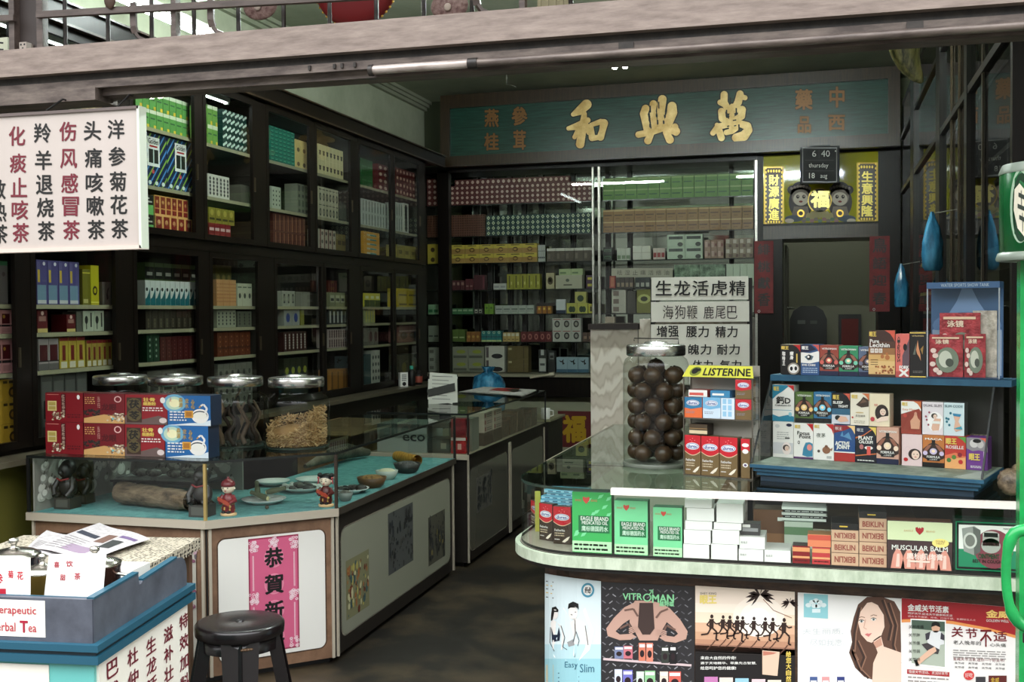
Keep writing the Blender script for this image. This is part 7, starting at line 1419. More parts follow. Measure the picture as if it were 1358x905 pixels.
# bottles on the left ledge
LZ = .9256
def bottle(px, h, r, mat, cap, lab, lab_m=None, X=-3.42):
    p = atX(px, 507, X); t = thing('bottle', lab, 'bottle', (X, p.y, LZ)); m = MB(); m.lathe([(r*.9, 0), (r, .004), (r, h*.68), (r*.8, h*.76), (r*.4, h*.8), (r*.4, h*.86)], (X, p.y, LZ), mat, 18); m.build('body', t)
    m = MB(); m.lathe([(r*.5, h*.84), (r*.5, h), (r*.3, h*1.0)], (X, p.y, LZ), cap, 14); m.build('cap', t)
    if lab_m: m = MB(); m.lathe([(r*1.01, h*.15), (r*1.01, h*.6)], (X, p.y, LZ), lab_m, 18); m.build('label', t)
bottle(546, .17, .032, K_, M((40, 150, 130), 0.4), 'dark bottle with teal cap on the left wall ledge'); bottle(555, .12, .036, K_, K_, 'squat black bottle with reddish label on the ledge', M((150, 70, 56), 0.4))
p = atX(539, 508, -3.41); me = carton_mesh('white_packet', .07, .12, .04, W_, lambda mb, P, w, h: (lines(mb, P, .2, .4, .8, .9, 4, K_, 2), mb.disc(P, .5, .2, .25, .14, K_, 2))); put(me, 'white_packet', (-3.43, p.y, LZ), pi/4, 'white packet with black print beside the bottles on the ledge', 'packet')
# flattened carton sheets behind the counter
CARD = noisy('corrugated card', (112, 88, 56), (146, 118, 80), 12.0, (1, 8, 1), rough=0.9)
t = thing('open_carton', 'open cardboard carton with flaps out behind the corner counter', 'carton', (-3.05, 6.9, 0))
m = MB(); m.box(-3.2, 6.5, 0, -2.86, 7.25, .80, CARD); m.build('body', t)
for x0_, y0_, x1_, y1_ in ((-3.33, 6.35, -2.76, 6.86), (-3.33, 6.88, -2.76, 7.45)): m = MB(); m.box(x0_, y0_, .802, x1_, y1_, .808, CARD); m.build('flap', t)
# ================================================================ boxes on the wall shelves
def lab(c, u0=.1, v0=.55, u1=.9, v1=.85, d=(30, 26, 24), n=1):      # a printed label block with small print
    return lambda mb, P, w, h: (mb.rect(P, u0, v0, u1, v1, M(c, 0.45), 1), [mb.rect(P, u0+.12*(u1-u0), v0+(v1-v0)*(.18+.8*i/n), u1-.15*(u1-u0), v0+(v1-v0)*(.18+.8*i/n+.4/n), M(d, 0.45), 2) for i in range(n)])
def disc_(c, u=.5, v=.5, r=.3, ry=None, c2=None): return lambda mb, P, w, h: (mb.disc(P, u, v, r, ry or r*w/h, M(c, 0.45), 1, 12), c2 and mb.disc(P, u, v, r*.55, (ry or r*w/h)*.55, M(c2, 0.45), 2, 10))
def dots(c, nu, nv, r=.09): return lambda mb, P, w, h: [mb.disc(P, (i+.5)/nu, (j+.5)/nv*.8+.1, r, r*w/h, M(c, 0.45), 1, 6) for i in range(nu) for j in range(nv)]
def both(*fs): return lambda mb, P, w, h: [f(mb, P, w, h) for f in fs]
def bars(*bs): return lambda mb, P, w, h: [mb.rect(P, b[0], b[1], b[2], b[3], M(b[4], 0.45), 1+.3*i) for i, b in enumerate(bs)]
def stripes(mb, P, w, h):
    for i in range(-6, 12):
        u = i*.16
        pts = [(u, 0), (u+.05, 0), (u+.05+.9, 1), (u+.9, 1)]
        pts = [(min(1, max(0, a)), b if 0 <= a <= 1 else max(0, min(1, b+((0-a) if a < 0 else (1-a))/.9))) for a, b in pts]
        if max(p[0] for p in pts)-min(p[0] for p in pts) > .02: mb.pg(P, pts, M(((70, 130, 190), (130, 170, 60))[i % 2], 0.4), 1)
    mb.rect(P, .3, .38, .74, .93, M((226, 228, 222), 0.4), 2); mb.rect(P, .35, .44, .69, .70, M((34, 40, 34), 0.4), 3); mb.rect(P, .50, .44, .54, .70, M((170, 190, 180), 0.4), 4); mb.text(P, 'Golden', .34, .80, .70, .90, K_, 4, 0.02); mb.rect(P, .38, .74, .66, .77, RD, 4)
    for i in range(4): mb.disc(P, .14+.24*i, .07, .06, .04, M((206, 220, 214), 0.4), 3, 8)
    mb.disc(P, .5, .28, .05, .04, M((200, 80, 80), 0.4), 3, 8)
XS = -3.56
def run(wall, desc, cat, shelf, p0, p1, zb, ytop, nc, nr, face, art=None, dp=.10, side=None, back=0.0, gap=.003):
    pm = (p0+p1)/2; face = M(face, 0.45) if isinstance(face, tuple) else face; side = M(side, 0.5) if isinstance(side, tuple) else side
    if wall == 'B': a0, a1, zt = atY(p0, 350, YI+back).x, atY(p1, 350, YI+back).x, atY(pm, ytop, YI+back).z
    else: a0, a1, zt = atX(p0, 300, XS-back).y, atX(p1, 300, XS-back).y, atX(pm, ytop, XS-back).z
    lv = [.96, 1.292, 1.47, 1.603, 1.945, 1.992, 2.258, 2.575, 2.90] if wall == 'L' else BZ+[2.93]
    zt = min([zt]+[q-(.024 if wall == 'L' else .014) for q in lv if q > zb+.05])
    zb += .0006; w_, h_ = (a1-a0)/nc, (zt-zb)/nr
    wl = desc.replace('-', ' ').lower().split(); cut = [i for i, x in enumerate(wl) if x in ('with', 'picturing', 'behind', 'in', 'of')]
    nm = '_'.join(x for x in wl[:cut[0] if cut else None] if x not in ('small', 'tiny', 'upper', 'right', 'lower', 'tall', 'low', 'wide', 'smaller'))
    me = carton_mesh(nm, w_-gap, h_-.0008, dp, face, art, side, False)
    grp = desc+' group, '+shelf
    for j in range(nr):
        for i in range(nc):
            a = a0+w_*(i+.5); loc = (a, YI+back, zb+h_*j) if wall == 'B' else (XS-back, a, zb+h_*j)
            L = desc+('' if nr == 1 else (', lower row', ', upper row')[j] if nr == 2 else (', lower row', ', middle row', ', upper row')[j] if nr == 3 else ', %s row up' % ORD[j])+(', %s from left' % ORD[i] if nc > 1 else '')+', '+shelf
            put(me, nm, loc, 0 if wall == 'B' else pi/2, L, cat, grp)
    return zt
Z1, Z2, Z3, Z4, Z5, Z6, Z7 = BZ
S = 'left back %s shelf'; R_ = 'right back %s shelf'; C_ = 'far corner %s shelf'
redb = dict(face=(112, 40, 38), art=disc_((226, 206, 190), .5, .5, .30, .32))
z = run('B', 'small red white-dotted box', 'box', S % 'top', 597.5, 786, Z1, 243.5, 28, 4, (92, 30, 30), disc_((206, 178, 164), .5, .52, .30, .30), .08)
run('B', 'upper small red white-dotted box', 'box', S % 'top', 604, 756, z, 236, 22, 1, (92, 30, 30), disc_((206, 178, 164), .5, .52, .30, .30), .08)
run('B', 'tiny brown box', 'box', S % 'second', 597.5, 643.5, Z2, 285, 15, 9, (104, 62, 44), disc_((64, 34, 26), .5, .5, .3, .3), .06)
run('B', 'small teal diamond box', 'box', S % 'second', 645, 784, Z2, 284, 21, 4, (12, 58, 56), lambda mb, P, w, h: (mb.pg(P, [(.5, .1), (.86, .5), (.5, .9), (.14, .5)], M((206, 214, 182), 0.45), 1), mb.disc(P, .5, .5, .14, .14, M((30, 80, 60), 0.45), 2, 8)), .08)
run('B', 'yellow box with dark emblem', 'box', S % 'third', 598, 712.5, Z3, 324, 6, 2, (206, 184, 72), both(bars((0, 0, 1, .55, (176, 136, 72))), disc_((74, 50, 26), .5, .42, .2, .24, (190, 150, 80)), bars((.2, .84, .8, .92, (70, 56, 24)))), .10)
run('B', 'slim white bottle', 'bottle', S % 'third', 713.5, 723, Z3, 325, 4, 1, (190, 190, 184), bars((0, .2, 1, .3, (90, 90, 90)), (0, .62, 1, .66, (110, 110, 110))), .03)
run('B', 'brown jar with white cap', 'jar', S % 'third', 725, 786, Z3, 329, 5, 1, (82, 70, 58), bars((0, .80, 1, 1, (220, 216, 204)), (.1, .2, .4, .6, (110, 98, 84))), .08)
run('B', 'dark red packet', 'packet', S % 'fourth', 599, 616, Z4, 372, 3, 1, (74, 24, 30), bars((.2, .5, .8, .8, (150, 120, 110))), .05); run('B', 'wine red box', 'box', S % 'fourth', 617, 627.5, Z4, 370, 2, 1, (84, 24, 34), bars((.2, .3, .8, .4, (160, 130, 120))), .06); run('B', 'maroon carton', 'box', S % 'fourth', 628, 643, Z4, 365, 1, 1, (70, 16, 26), bars((.8, .1, .95, .9, (110, 50, 60))), .08)
run('B', 'clear pack of white boxes', 'pack', S % 'fourth', 654, 671, Z4, 376, 2, 1, (196, 196, 190), bars((.1, .3, .9, .6, (150, 150, 150))), .06)
run('B', 'upright olive yellow box', 'box', S % 'fourth', 672, 716, Z4, 363.5, 5, 1, (158, 154, 48), bars((.3, .1, .5, .9, (90, 84, 20)), (.6, .3, .8, .5, (206, 200, 110))), .08)
run('B', 'beige swirl packet', 'packet', S % 'fourth', 724, 735, Z4, 362, 1, 1, (190, 178, 140), both(disc_((84, 70, 44), .5, .5, .35, .25), disc_((206, 196, 160), .5, .55, .2, .12)), .06)
z = run('B', 'wide beige carton with small figure', 'box', S % 'fourth', 736.5, 772, Z4, 365, 1, 1, (186, 182, 158), both(disc_((90, 96, 80), .45, .62, .07, .12), bars((.3, .24, .62, .32, (60, 60, 50)))), .12); run('B', 'pale green box', 'box', S % 'fourth', 741, 773, z, 356.5, 2, 1, (176, 190, 140), bars((.1, .2, .6, .5, (110, 130, 90))), .1)
run('B', 'purple yellow box', 'box', S % 'fourth', 777, 787, Z4, 365, 1, 2, (74, 40, 70), bars((.2, .3, .8, .7, (206, 190, 70))), .08)
run('B', 'low green packet', 'packet', S % 'fifth', 599, 627, Z5, 409, 4, 1, (60, 110, 70), bars((.1, .5, .9, .8, (150, 170, 140))), .06); run('B', 'small black labelled box', 'box', S % 'fifth', 628, 639, Z5, 409, 2, 1, (40, 40, 36), lab((206, 206, 190), .2, .2, .9, .8), .05); run('B', 'lime green box', 'box', S % 'fifth', 642, 654, Z5, 403, 2, 1, (110, 150, 40), disc_((60, 90, 30), .5, .6, .25), .06)
run('B', 'grey white box with dark print', 'box', S % 'fifth', 656, 708, Z5, 405, 5, 1, (176, 182, 170), bars((.1, .5, .9, .62, (70, 84, 76)), (.1, .3, .8, .36, (120, 130, 120))), .08); z = run('B', 'amber bottle', 'bottle', S % 'fifth', 711, 731, Z5, 406, 3, 1, (170, 110, 26), bars((0, .0, .25, 1, (110, 60, 16)), (.35, .5, .75, .8, (226, 190, 80))), .06); run('B', 'dark flat tin', 'tin', S % 'fifth', 711, 736, z, 401.5, 1, 1, (34, 20, 18), None, .08)
run('B', 'white card with dark blue foot', 'card', S % 'fifth', 737, 750, Z5, 397, 1, 1, (214, 216, 218), bars((0, 0, 1, .24, (30, 46, 70))), .02); z = run('B', 'yellow box picturing trees', 'box', S % 'fifth', 751, 779, Z5, 402, 2, 1, (190, 184, 84), both(disc_((40, 60, 34), .4, .4, .22, .3), disc_((50, 70, 40), .65, .4, .2, .3)), .08); run('B', 'upper yellow box picturing trees', 'box', S % 'fifth', 762, 777, z, 387, 1, 1, (186, 180, 100), disc_((40, 60, 34), .5, .4, .3, .3), .08); run('B', 'narrow yellow box', 'box', S % 'fifth', 780, 787, Z5, 403, 1, 1, (196, 184, 60), bars((.3, .2, .7, .7, (90, 80, 30))), .08)
run('B', 'olive green box', 'box', S % 'sixth', 599, 616, Z6, 437, 2, 1, (84, 104, 44), bars((.1, .3, .9, .4, (180, 190, 140))), .08); run('B', 'orange brown box', 'box', S % 'sixth', 618, 636, Z6, 440, 3, 1, (140, 92, 44), disc_((190, 150, 80), .5, .5, .3), .08)
run('B', 'teal box with ring marks', 'box', S % 'sixth', 637.5, 664.5, Z6, 439, 4, 1, (30, 120, 120), both(disc_((190, 220, 190), .5, .84, .26, .12, (20, 90, 90)), bars((0, 0, 1, .16, (190, 206, 140)), (0, .4, 1, .5, (16, 80, 90)))), .08); run('B', 'tan white box', 'box', S % 'sixth', 666, 688, Z6, 441, 4, 1, (190, 160, 96), bars((.1, .6, .9, .9, (226, 220, 200)), (.2, .2, .8, .3, (120, 90, 50))), .08)
run('B', 'dark crimson box', 'box', S % 'sixth', 690, 731, Z6, 440, 5, 1, (96, 20, 24), disc_((170, 110, 100), .5, .5, .3, .3, (96, 20, 24)), .08)
run('B', 'white box with dark round mark', 'box', S % 'sixth', 732, 770, Z6, 422, 3, 2, (190, 188, 178), both(disc_((50, 46, 42), .5, .5, .3, .3, (150, 146, 136)), bars((.1, .86, .9, .92, (150, 60, 60)))), .09); run('B', 'dark tan packet', 'packet', S % 'sixth', 772, 786, Z6, 441, 2, 1, (86, 60, 48), bars((.2, .3, .8, .6, (140, 110, 90))), .08)
run('B', 'grey box with yellow-green picture', 'box', S % 'bottom', 599, 641, Z7, 460, 2, 2, (140, 140, 124), both(disc_((150, 156, 60), .55, .6, .3, .15), bars((.05, .1, .9, .3, (90, 90, 80)))), .12); run('B', 'white box with black mountain', 'box', S % 'bottom', 642.5, 668, Z7, 459, 1, 2, (206, 202, 190), both(disc_((30, 24, 26), .62, .22, .3, .19), bars((.04, .1, .18, .9, (90, 80, 80)))), .12); run('B', 'brown carton', 'box', S % 'bottom', 672, 700, Z7, 459, 1, 2, (104, 88, 50), bars((.05, .7, .2, .85, (190, 180, 140)), (.75, .05, .8, .95, (76, 60, 34))), .12)
run('B', 'dark bottle with white label', 'bottle', S % 'bottom', 713, 724, Z7, 464, 1, 1, (46, 46, 44), bars((.1, .05, .9, .62, (190, 190, 184)), (.3, .76, .7, 1, (190, 190, 190)), (.2, .3, .8, .4, (80, 80, 80))), .07); run('B', 'black gadget box', 'box', S % 'bottom', 726, 735, Z7, 465, 1, 1, (30, 30, 30), lab((120, 120, 118), .2, .6, .9, .9), .07); run('B', 'pale blue box with swallow mark', 'box', S % 'bottom', 737, 780, Z7, 474, 3, 1, (150, 172, 184), both(bars((0, 0, 1, .22, (60, 96, 120))), lambda mb, P, w, h: mb.pg(P, [(.2, .8), (.5, .75), (.8, .6), (.6, .5), (.7, .9), (.45, .65)], K_, 2)), .09)
# right window
run('B', 'green carton with yellow flap', 'box', R_ % 'top', 800, 999, Z1, 233, 13, 2, (96, 140, 62), both(bars((0, .82, 1, .95, (150, 176, 110)), (.1, .4, .8, .5, (40, 84, 50)), (0, .0, .04, 1, (60, 100, 44)))), .10)
run('B', 'tan carton with brown print', 'box', R_ % 'second', 800, 999, Z2, 275.5, 14, 2, (150, 110, 66), both(bars((0, .84, 1, .94, (206, 176, 120)), (.1, .45, .85, .55, (84, 56, 34)), (.2, .2, .6, .26, (110, 76, 46)))), .10)
run('B', 'black box with green print', 'box', R_ % 'third', 800, 812, Z3, 328, 1, 2, (28, 34, 28), lab((80, 110, 80), .1, .3, .9, .7), .08); run('B', 'small white bottle', 'bottle', R_ % 'third', 818, 836, Z3, 329, 3, 1, (200, 204, 190), bars((.1, .1, .9, .4, (120, 140, 110))), .05); run('B', 'plain white carton', 'box', R_ % 'third', 839, 863, Z3, 326, 2, 2, (222, 220, 206), bars((0, 0, 1, .06, (170, 160, 140))), .08); run('B', 'red and white bottle', 'bottle', R_ % 'third', 866, 882, Z3, 329, 3, 1, (206, 190, 180), bars((.1, .2, .9, .6, (150, 40, 40))), .05)
run('B', 'white green carton with black heading', 'box', R_ % 'third', 884.5, 932, Z3, 311, 2, 2, (190, 206, 184), both(bars((.1, .62, .9, .86, (36, 50, 40))), disc_((30, 40, 30), .75, .2, .16, .18)), .11); run('B', 'wrapped pink brown bundle', 'pack', R_ % 'third', 934, 960, Z3, 318, 3, 2, (150, 118, 100), bars((.1, .2, .5, .8, (190, 160, 146)), (.6, .3, .9, .6, (110, 60, 54))), .08); run('B', 'wrapped grey brown bundle', 'pack', R_ % 'third', 962, 999, Z3, 316, 4, 2, (136, 116, 96), bars((.1, .5, .6, .9, (190, 176, 160)), (.5, .1, .9, .4, (90, 60, 50))), .08)
z = run('B', 'red packet', 'packet', R_ % 'fourth', 808, 816, Z4, 366, 1, 1, (150, 44, 34), bars((.2, .1, .8, .9, (190, 110, 80))), .05); run('B', 'dark bottle with pale label', 'bottle', R_ % 'fourth', 817, 840, Z4, 368, 4, 1, (54, 38, 30), bars((.15, .1, .85, .5, (140, 120, 96))), .05); run('B', 'dark blue bottle with pale label', 'bottle', R_ % 'fourth', 842, 862, Z4, 368, 3, 1, (44, 50, 54), bars((.15, .1, .85, .5, (170, 170, 160))), .05)
m = MB(); P = lambda u, v, k: atY(u, v, YI+.06-.0006*k); m.rect(P, 811, 367, 892, 356, M((190, 184, 166), 0.6), 0); 
for i, ch in enumerate('祛湿止痛活络油'): m.text(P, ch, 818+i*10.4, 365, 825+i*10.4, 358.5, M((96, 90, 84), 0.6), 2)
a = P(811, 367, 0); b = P(892, 356, 0); m.box(a.x, YI+.061, Z4+.0006, b.x, YI+.066, b.z, M((170, 164, 150), 0.6)); tag(m.build('printed_strip', origin=(a.x, YI+.06, Z4+.0006)), 'long pale strip with a line of characters on the fourth right shelf', 'sign')
run('B', 'clear pack of green leaves', 'pack', R_ % 'fourth', 894, 962, Z4, 351, 2, 1, noisy('green packs', (40, 60, 44), (150, 180, 150), 16.0, rough=0.2), None, .10); run('B', 'pale green white box', 'box', R_ % 'fourth', 963, 1000, Z4, 350, 4, 1, (190, 204, 180), bars((.2, .1, .8, .3, (130, 150, 120))), .08)
run('B', 'white printed box', 'box', R_ % 'fifth', 811, 830, Z5, 383, 1, 3, (196, 190, 176), bars((.1, .2, .5, .8, (120, 100, 90))), .08); run('B', 'olive leaf picture carton', 'box', R_ % 'fifth', 844, 864, Z5, 384, 1, 1, (128, 124, 50), disc_((190, 190, 110), .5, .6, .45, .2, (60, 60, 34)), .1); run('B', 'brown grey box', 'box', R_ % 'fifth', 831, 843, Z5, 386, 1, 1, (60, 54, 46), None, .1)
run('B', 'dark brown long carton', 'box', R_ % 'sixth', 802, 815, Z6, 420, 1, 1, (190, 170, 150), bars((.2, .2, .8, .6, (120, 60, 60))), .08)
# sliver left of the post
run('B', 'red dotted box', 'box', C_ % 'top', 567, 581, Z1, 237, 2, 5, (92, 30, 30), disc_((206, 178, 164), .5, .52, .3, .3), .08); run('B', 'brown grid box', 'box', C_ % 'second', 567, 581, Z2, 286, 4, 9, (104, 62, 44), disc_((64, 34, 26), .5, .5, .3, .3), .06); run('B', 'yellow emblem box', 'box', C_ % 'third', 567, 581, Z3, 324, 1, 2, (206, 184, 72), disc_((74, 50, 26), .5, .42, .2, .24), .1); run('B', 'pale green packet', 'packet', C_ % 'fifth', 567, 581, Z5, 404, 2, 1, (150, 190, 150), bars((.1, .2, .9, .5, (40, 110, 70))), .06); run('B', 'pale printed box', 'box', C_ % 'sixth', 567, 581, Z6, 432, 2, 1, (150, 156, 140), bars((.1, .3, .9, .4, (70, 76, 70))), .08); run('B', 'white grey box', 'box', C_ % 'bottom', 567, 581, Z7, 461, 1, 3, (170, 172, 160), bars((.1, .3, .5, .7, (110, 110, 100))), .08)

# ---------------- left wall
U1, U2, U3 = SH_UP[0], SH_UP[1], 1.992; L1, L2, L3, L4 = 1.603, 1.47, 1.292, .96
A_ = 'second left cabinet %s shelf'; B_ = 'third left cabinet %s shelf'; F_c = 'far left cabinet %s shelf'; N_ = 'nearest left cabinet %s shelf'
gflap = both(bars((0, .8, 1, 1, (206, 214, 190)), (.1, .5, .8, .58, (40, 90, 50)), (.6, .0, .95, .2, (214, 184, 50))))
run('L', 'green box with white flap', 'box', A_ % 'top', 182, 252, U1, 126, 8, 2, (92, 150, 76), gflap, .14); run('L', 'pale green box', 'box', A_ % 'top', 277, 290.5, U1, 141, 2, 2, (104, 150, 70), gflap, .12)
run('L', 'dark green silver-marked pack', 'pack', A_ % 'top', 297, 329, U1, 150, 2, 5, (14, 52, 46), lambda mb, P, w, h: [mb.disc(P, .06+.11*i, .62+.18*((i*7) % 3-1), .07, .2, M((214, 230, 220), 0.4), 1, 6) for i in range(9)], .12)
run('L', 'navy carton with diagonal stripes', 'carton', A_ % 'second', 185, 257, U2, 176, 2, 1, (14, 40, 74), stripes, .16)
run('L', 'white black-dotted pack', 'pack', A_ % 'second', 277, 305, U2, 233, 2, 1, (206, 204, 192), dots((34, 32, 30), 3, 5), .1); run('L', 'grey plain box', 'box', A_ % 'second', 320, 332, U2, 246, 2, 1, (84, 82, 72), None, .1)
z = run('L', 'green and black box', 'box', A_ % 'third', 186, 204, U3, 258, 1, 2, (110, 180, 100), bars((0, .5, 1, 1, (20, 22, 18)), (.1, .62, .9, .7, (206, 206, 196)), (.1, .8, .7, .86, (206, 206, 196))), .12)
redc = both(bars((.08, .06, .86, .94, (126, 22, 20)), (.08, .3, .86, .36, (206, 150, 90))), disc_((226, 190, 130), .47, .66, .2))
run('L', 'cream box with red label', 'box', A_ % 'third', 206, 255, U3, 288, 5, 1, (226, 178, 110), redc, .1); run('L', 'upper cream box with red label', 'box', A_ % 'third', 205, 250, atX(230, 288, XS).z, 262, 6, 1, (226, 178, 110), redc, .1)
z = run('L', 'crimson box with white heading', 'box', A_ % 'third', 277, 306, U3, 297, 4, 1, (116, 22, 30), bars((.1, .6, .9, .76, (206, 180, 176)), (.2, .2, .8, .4, (150, 60, 60))), .1); run('L', 'olive yellow box with disc', 'box', A_ % 'third', 277, 311, z, 277, 4, 1, (132, 122, 44), both(disc_((176, 160, 80), .5, .68, .26), bars((.1, .2, .9, .34, (50, 46, 20)))), .1)
run('L', 'white and teal swoosh box', 'box', A_ % 'fourth', 191, 262, L1, 373, 11, 1, (206, 212, 206), both(lambda mb, P, w, h: mb.pg(P, [(0, 0), (1, 0), (1, .7), (.7, .5), (.3, .3), (0, .26)], M((20, 96, 104), 0.4), 1), disc_((40, 44, 42), .35, .64, .22)), .07); run('L', 'green box with black band behind', 'box', A_ % 'fourth', 191, 262, L1, 350, 6, 1, (88, 110, 66), bars((0, .62, 1, .9, (18, 20, 16)), (.2, .7, .8, .78, (150, 150, 140))), .08, None, .10)
run('L', 'tan dotted carton', 'box', A_ % 'fourth', 286, 312, L1, 371, 3, 1, (190, 140, 92), dots((150, 96, 60), 4, 6, .07), .1); run('L', 'white spiral book box', 'box', A_ % 'fourth', 313.5, 333, L1, 376, 3, 1, (182, 182, 158), both(disc_((50, 56, 46), .5, .45, .24, .12), bars((.1, .8, .9, .86, (90, 96, 80)))), .1); run('L', 'olive medal box behind', 'box', A_ % 'fourth', 285, 306, L1, 352, 3, 1, (92, 84, 34), disc_((140, 120, 60), .5, .7, .3), .08, None, .12)
run('L', 'dark brown box with pale characters', 'box', A_ % 'fifth', 191, 262, L2, 409, 9, 1, (44, 38, 28), both(bars((.3, .1, .62, .56, (92, 86, 68))), dots((34, 28, 20), 1, 4, .09)), .1); run('L', 'white box with black dots', 'box', A_ % 'fifth', 286, 311, L2, 409, 5, 1, (150, 152, 132), dots((24, 26, 22), 1, 4, .2), .1); run('L', 'grey dotted box', 'box', A_ % 'fifth', 313, 332, L2, 413, 3, 1, (96, 98, 84), dots((40, 40, 36), 1, 4, .16), .1)
run('L', 'dark green box with white characters', 'box', A_ % 'sixth', 192, 209, L3, 443, 2, 1, (14, 48, 28), dots((150, 170, 150), 1, 4, .14), .1); run('L', 'dark red box with small characters', 'box', A_ % 'sixth', 210, 262, L3, 446, 7, 1, (66, 16, 16), dots((130, 90, 80), 1, 5, .08), .1); run('L', 'rust brown box', 'box', A_ % 'sixth', 286, 330, L3, 440, 6, 1, (92, 44, 24), both(bars((0, .3, 1, .4, (60, 20, 16))), dots((150, 110, 70), 1, 4, .1)), .1)
run('L', 'black and white low box', 'box', A_ % 'lowest', 286, 332, L4, 482, 6, 1, (110, 110, 100), dots((20, 20, 18), 1, 4, .25), .1); run('L', 'grey low carton', 'box', A_ % 'lowest', 192, 262, L4, 490, 4, 1, (70, 68, 60), lab((110, 108, 96)), .1)
run('L', 'small teal box', 'box', B_ % 'top', 360, 392, U1, 172, 6, 9, (20, 120, 100), bars((.1, .3, .9, .55, (10, 76, 70)), (.15, .68, .7, .8, (120, 190, 160))), .08); run('L', 'cream box with dark figure', 'box', B_ % 'top', 393, 408, U1, 187, 2, 2, (206, 184, 120), disc_((96, 76, 40), .5, .3, .25, .16), .1)
run('L', 'cream box with black bell mark', 'box', B_ % 'top', 423, 456, U1, 196, 7, 2, (206, 196, 150), both(disc_((56, 46, 30), .5, .4, .26, .12), bars((.2, .5, .8, .6, (56, 46, 30)))), .1)
run('L', 'white box with black dots', 'box', B_ % 'second', 361, 373, U2, 248, 3, 1, (170, 176, 158), dots((34, 36, 32), 1, 4, .2), .1); run('L', 'grey lined box', 'box', B_ % 'second', 395, 409, U2, 245, 3, 2, (110, 112, 98), bars((.2, .1, .8, .3, (50, 50, 46)), (.2, .5, .8, .9, (70, 72, 64))), .1); run('L', 'white box with black arch mark', 'box', B_ % 'second', 423, 449, U2, 250, 6, 2, (176, 172, 148), both(disc_((34, 34, 30), .5, .36, .32, .26, (150, 150, 130)), bars((.1, .8, .9, .86, (60, 60, 50)))), .1); run('L', 'dark slotted box', 'box', B_ % 'second', 450, 460, U2, 268, 5, 1, (44, 46, 40), bars((.3, .1, .6, .9, (130, 132, 120))), .1)
run('L', 'dark red slim box', 'box', B_ % 'third', 362, 405, U3, 286, 8, 2, (70, 28, 24), bars((.55, .06, .72, .94, (150, 110, 84)), (.1, .1, .2, .5, (110, 70, 60))), .1); run('L', 'white box with maroon edge', 'box', B_ % 'third', 424, 445, U3, 305, 4, 3, (176, 168, 150), both(bars((0, 0, .25, 1, (84, 24, 24))), disc_((60, 52, 46), .6, .5, .24, .24)), .1); run('L', 'olive brown box', 'box', B_ % 'third', 447, 458, U3, 311, 2, 1, (110, 96, 56), bars((.1, .5, .9, .7, (60, 50, 30))), .1)
W4 = both(bars((.3, .2, .7, .8, (40, 40, 36))), disc_((150, 150, 138), .5, .5, .14, .2))
run('L', 'white bottle box with black mark', 'box', B_ % 'fourth', 373, 390, L1, 386, 3, 1, (150, 152, 138), W4, .1); run('L', 'grey plain packet', 'packet', B_ % 'fourth', 391, 410, L1, 387, 2, 1, (112, 112, 100), None, .1); run('L', 'dull red slim box', 'box', B_ % 'fourth', 434, 446, L1, 372, 4, 1, (84, 36, 28), bars((.3, .1, .7, .9, (120, 70, 56))), .08, None, .08); run('L', 'grey green labelled box', 'box', B_ % 'fourth', 436, 457, L1, 388, 3, 1, (120, 122, 92), lab((170, 170, 146), .1, .3, .9, .8), .07)
run('L', 'grey box with blue oval', 'box', B_ % 'fifth', 375, 396, L2, 409, 2, 1, (140, 142, 134), disc_((40, 60, 120), .5, .5, .25, .3), .1); run('L', 'olive striped box', 'box', B_ % 'fifth', 397, 402, L2, 411, 1, 1, (120, 116, 48), None, .1); run('L', 'dark box with white spine', 'box', B_ % 'fifth', 434, 459, L2, 410, 5, 1, (50, 52, 50), bars((.3, .1, .7, .9, (170, 172, 168))), .1); run('L', 'dark slim box with white dots', 'box', B_ % 'sixth', 374, 405, L3, 440, 6, 1, (54, 26, 22), dots((190, 180, 170), 1, 6, .16), .1)
run('L', 'pinkish white grid box', 'box', B_ % 'sixth', 434, 458, L3, 437, 4, 2, (170, 156, 150), dots((70, 40, 40), 2, 3, .16), .1); run('L', 'dark yellow-marked jar', 'jar', B_ % 'lowest', 374, 406, L4, 475, 4, 1, (40, 42, 28), disc_((140, 146, 50), .5, .7, .28), .1); run('L', 'orange zigzag box', 'box', B_ % 'lowest', 436, 459, L4, 490, 3, 1, (150, 104, 50), bars((.2, .1, .4, .9, (90, 56, 30))), .1)
run('L', 'mid green box', 'box', F_c % 'top', 480, 495, U1, 212, 2, 2, (30, 90, 40), bars((.1, .4, .9, .5, (60, 120, 70))), .1); run('L', 'red white-dotted box', 'box', F_c % 'top', 502, 515, U1, 219, 2, 4, (92, 26, 26), disc_((206, 180, 160), .5, .5, .3, .26), .1); run('L', 'right red white-dotted box', 'box', F_c % 'top', 525.5, 551, U1, 226, 6, 4, (92, 26, 26), disc_((206, 170, 150), .5, .55, .28, .24), .1)
run('L', 'slim white ribbed box', 'box', F_c % 'second', 480, 514, U2, 267, 9, 2, (186, 192, 184), bars((.4, .1, .6, .9, (60, 66, 62))), .1); run('L', 'right white ribbed box', 'box', F_c % 'second', 525, 534, U2, 269, 3, 2, (186, 192, 184), bars((.4, .1, .6, .9, (60, 66, 62))), .1); run('L', 'tall white box with black flakes', 'box', F_c % 'second', 535, 542, U2, 270, 1, 1, (206, 206, 196), dots((30, 30, 28), 1, 7, .26), .1)
run('L', 'orange and teal flat box', 'box', F_c % 'third', 482, 503, U3, 308, 1, 6, (206, 150, 50), bars((.2, .1, .7, .5, (190, 190, 170)), (.4, .1, .8, .4, (60, 140, 140))), .12); run('L', 'pale olive box', 'box', F_c % 'third', 526, 551, U3, 326, 3, 1, (140, 130, 64), bars((.1, .1, .15, .9, (90, 84, 40)), (.3, .5, .8, .7, (90, 84, 40))), .1)
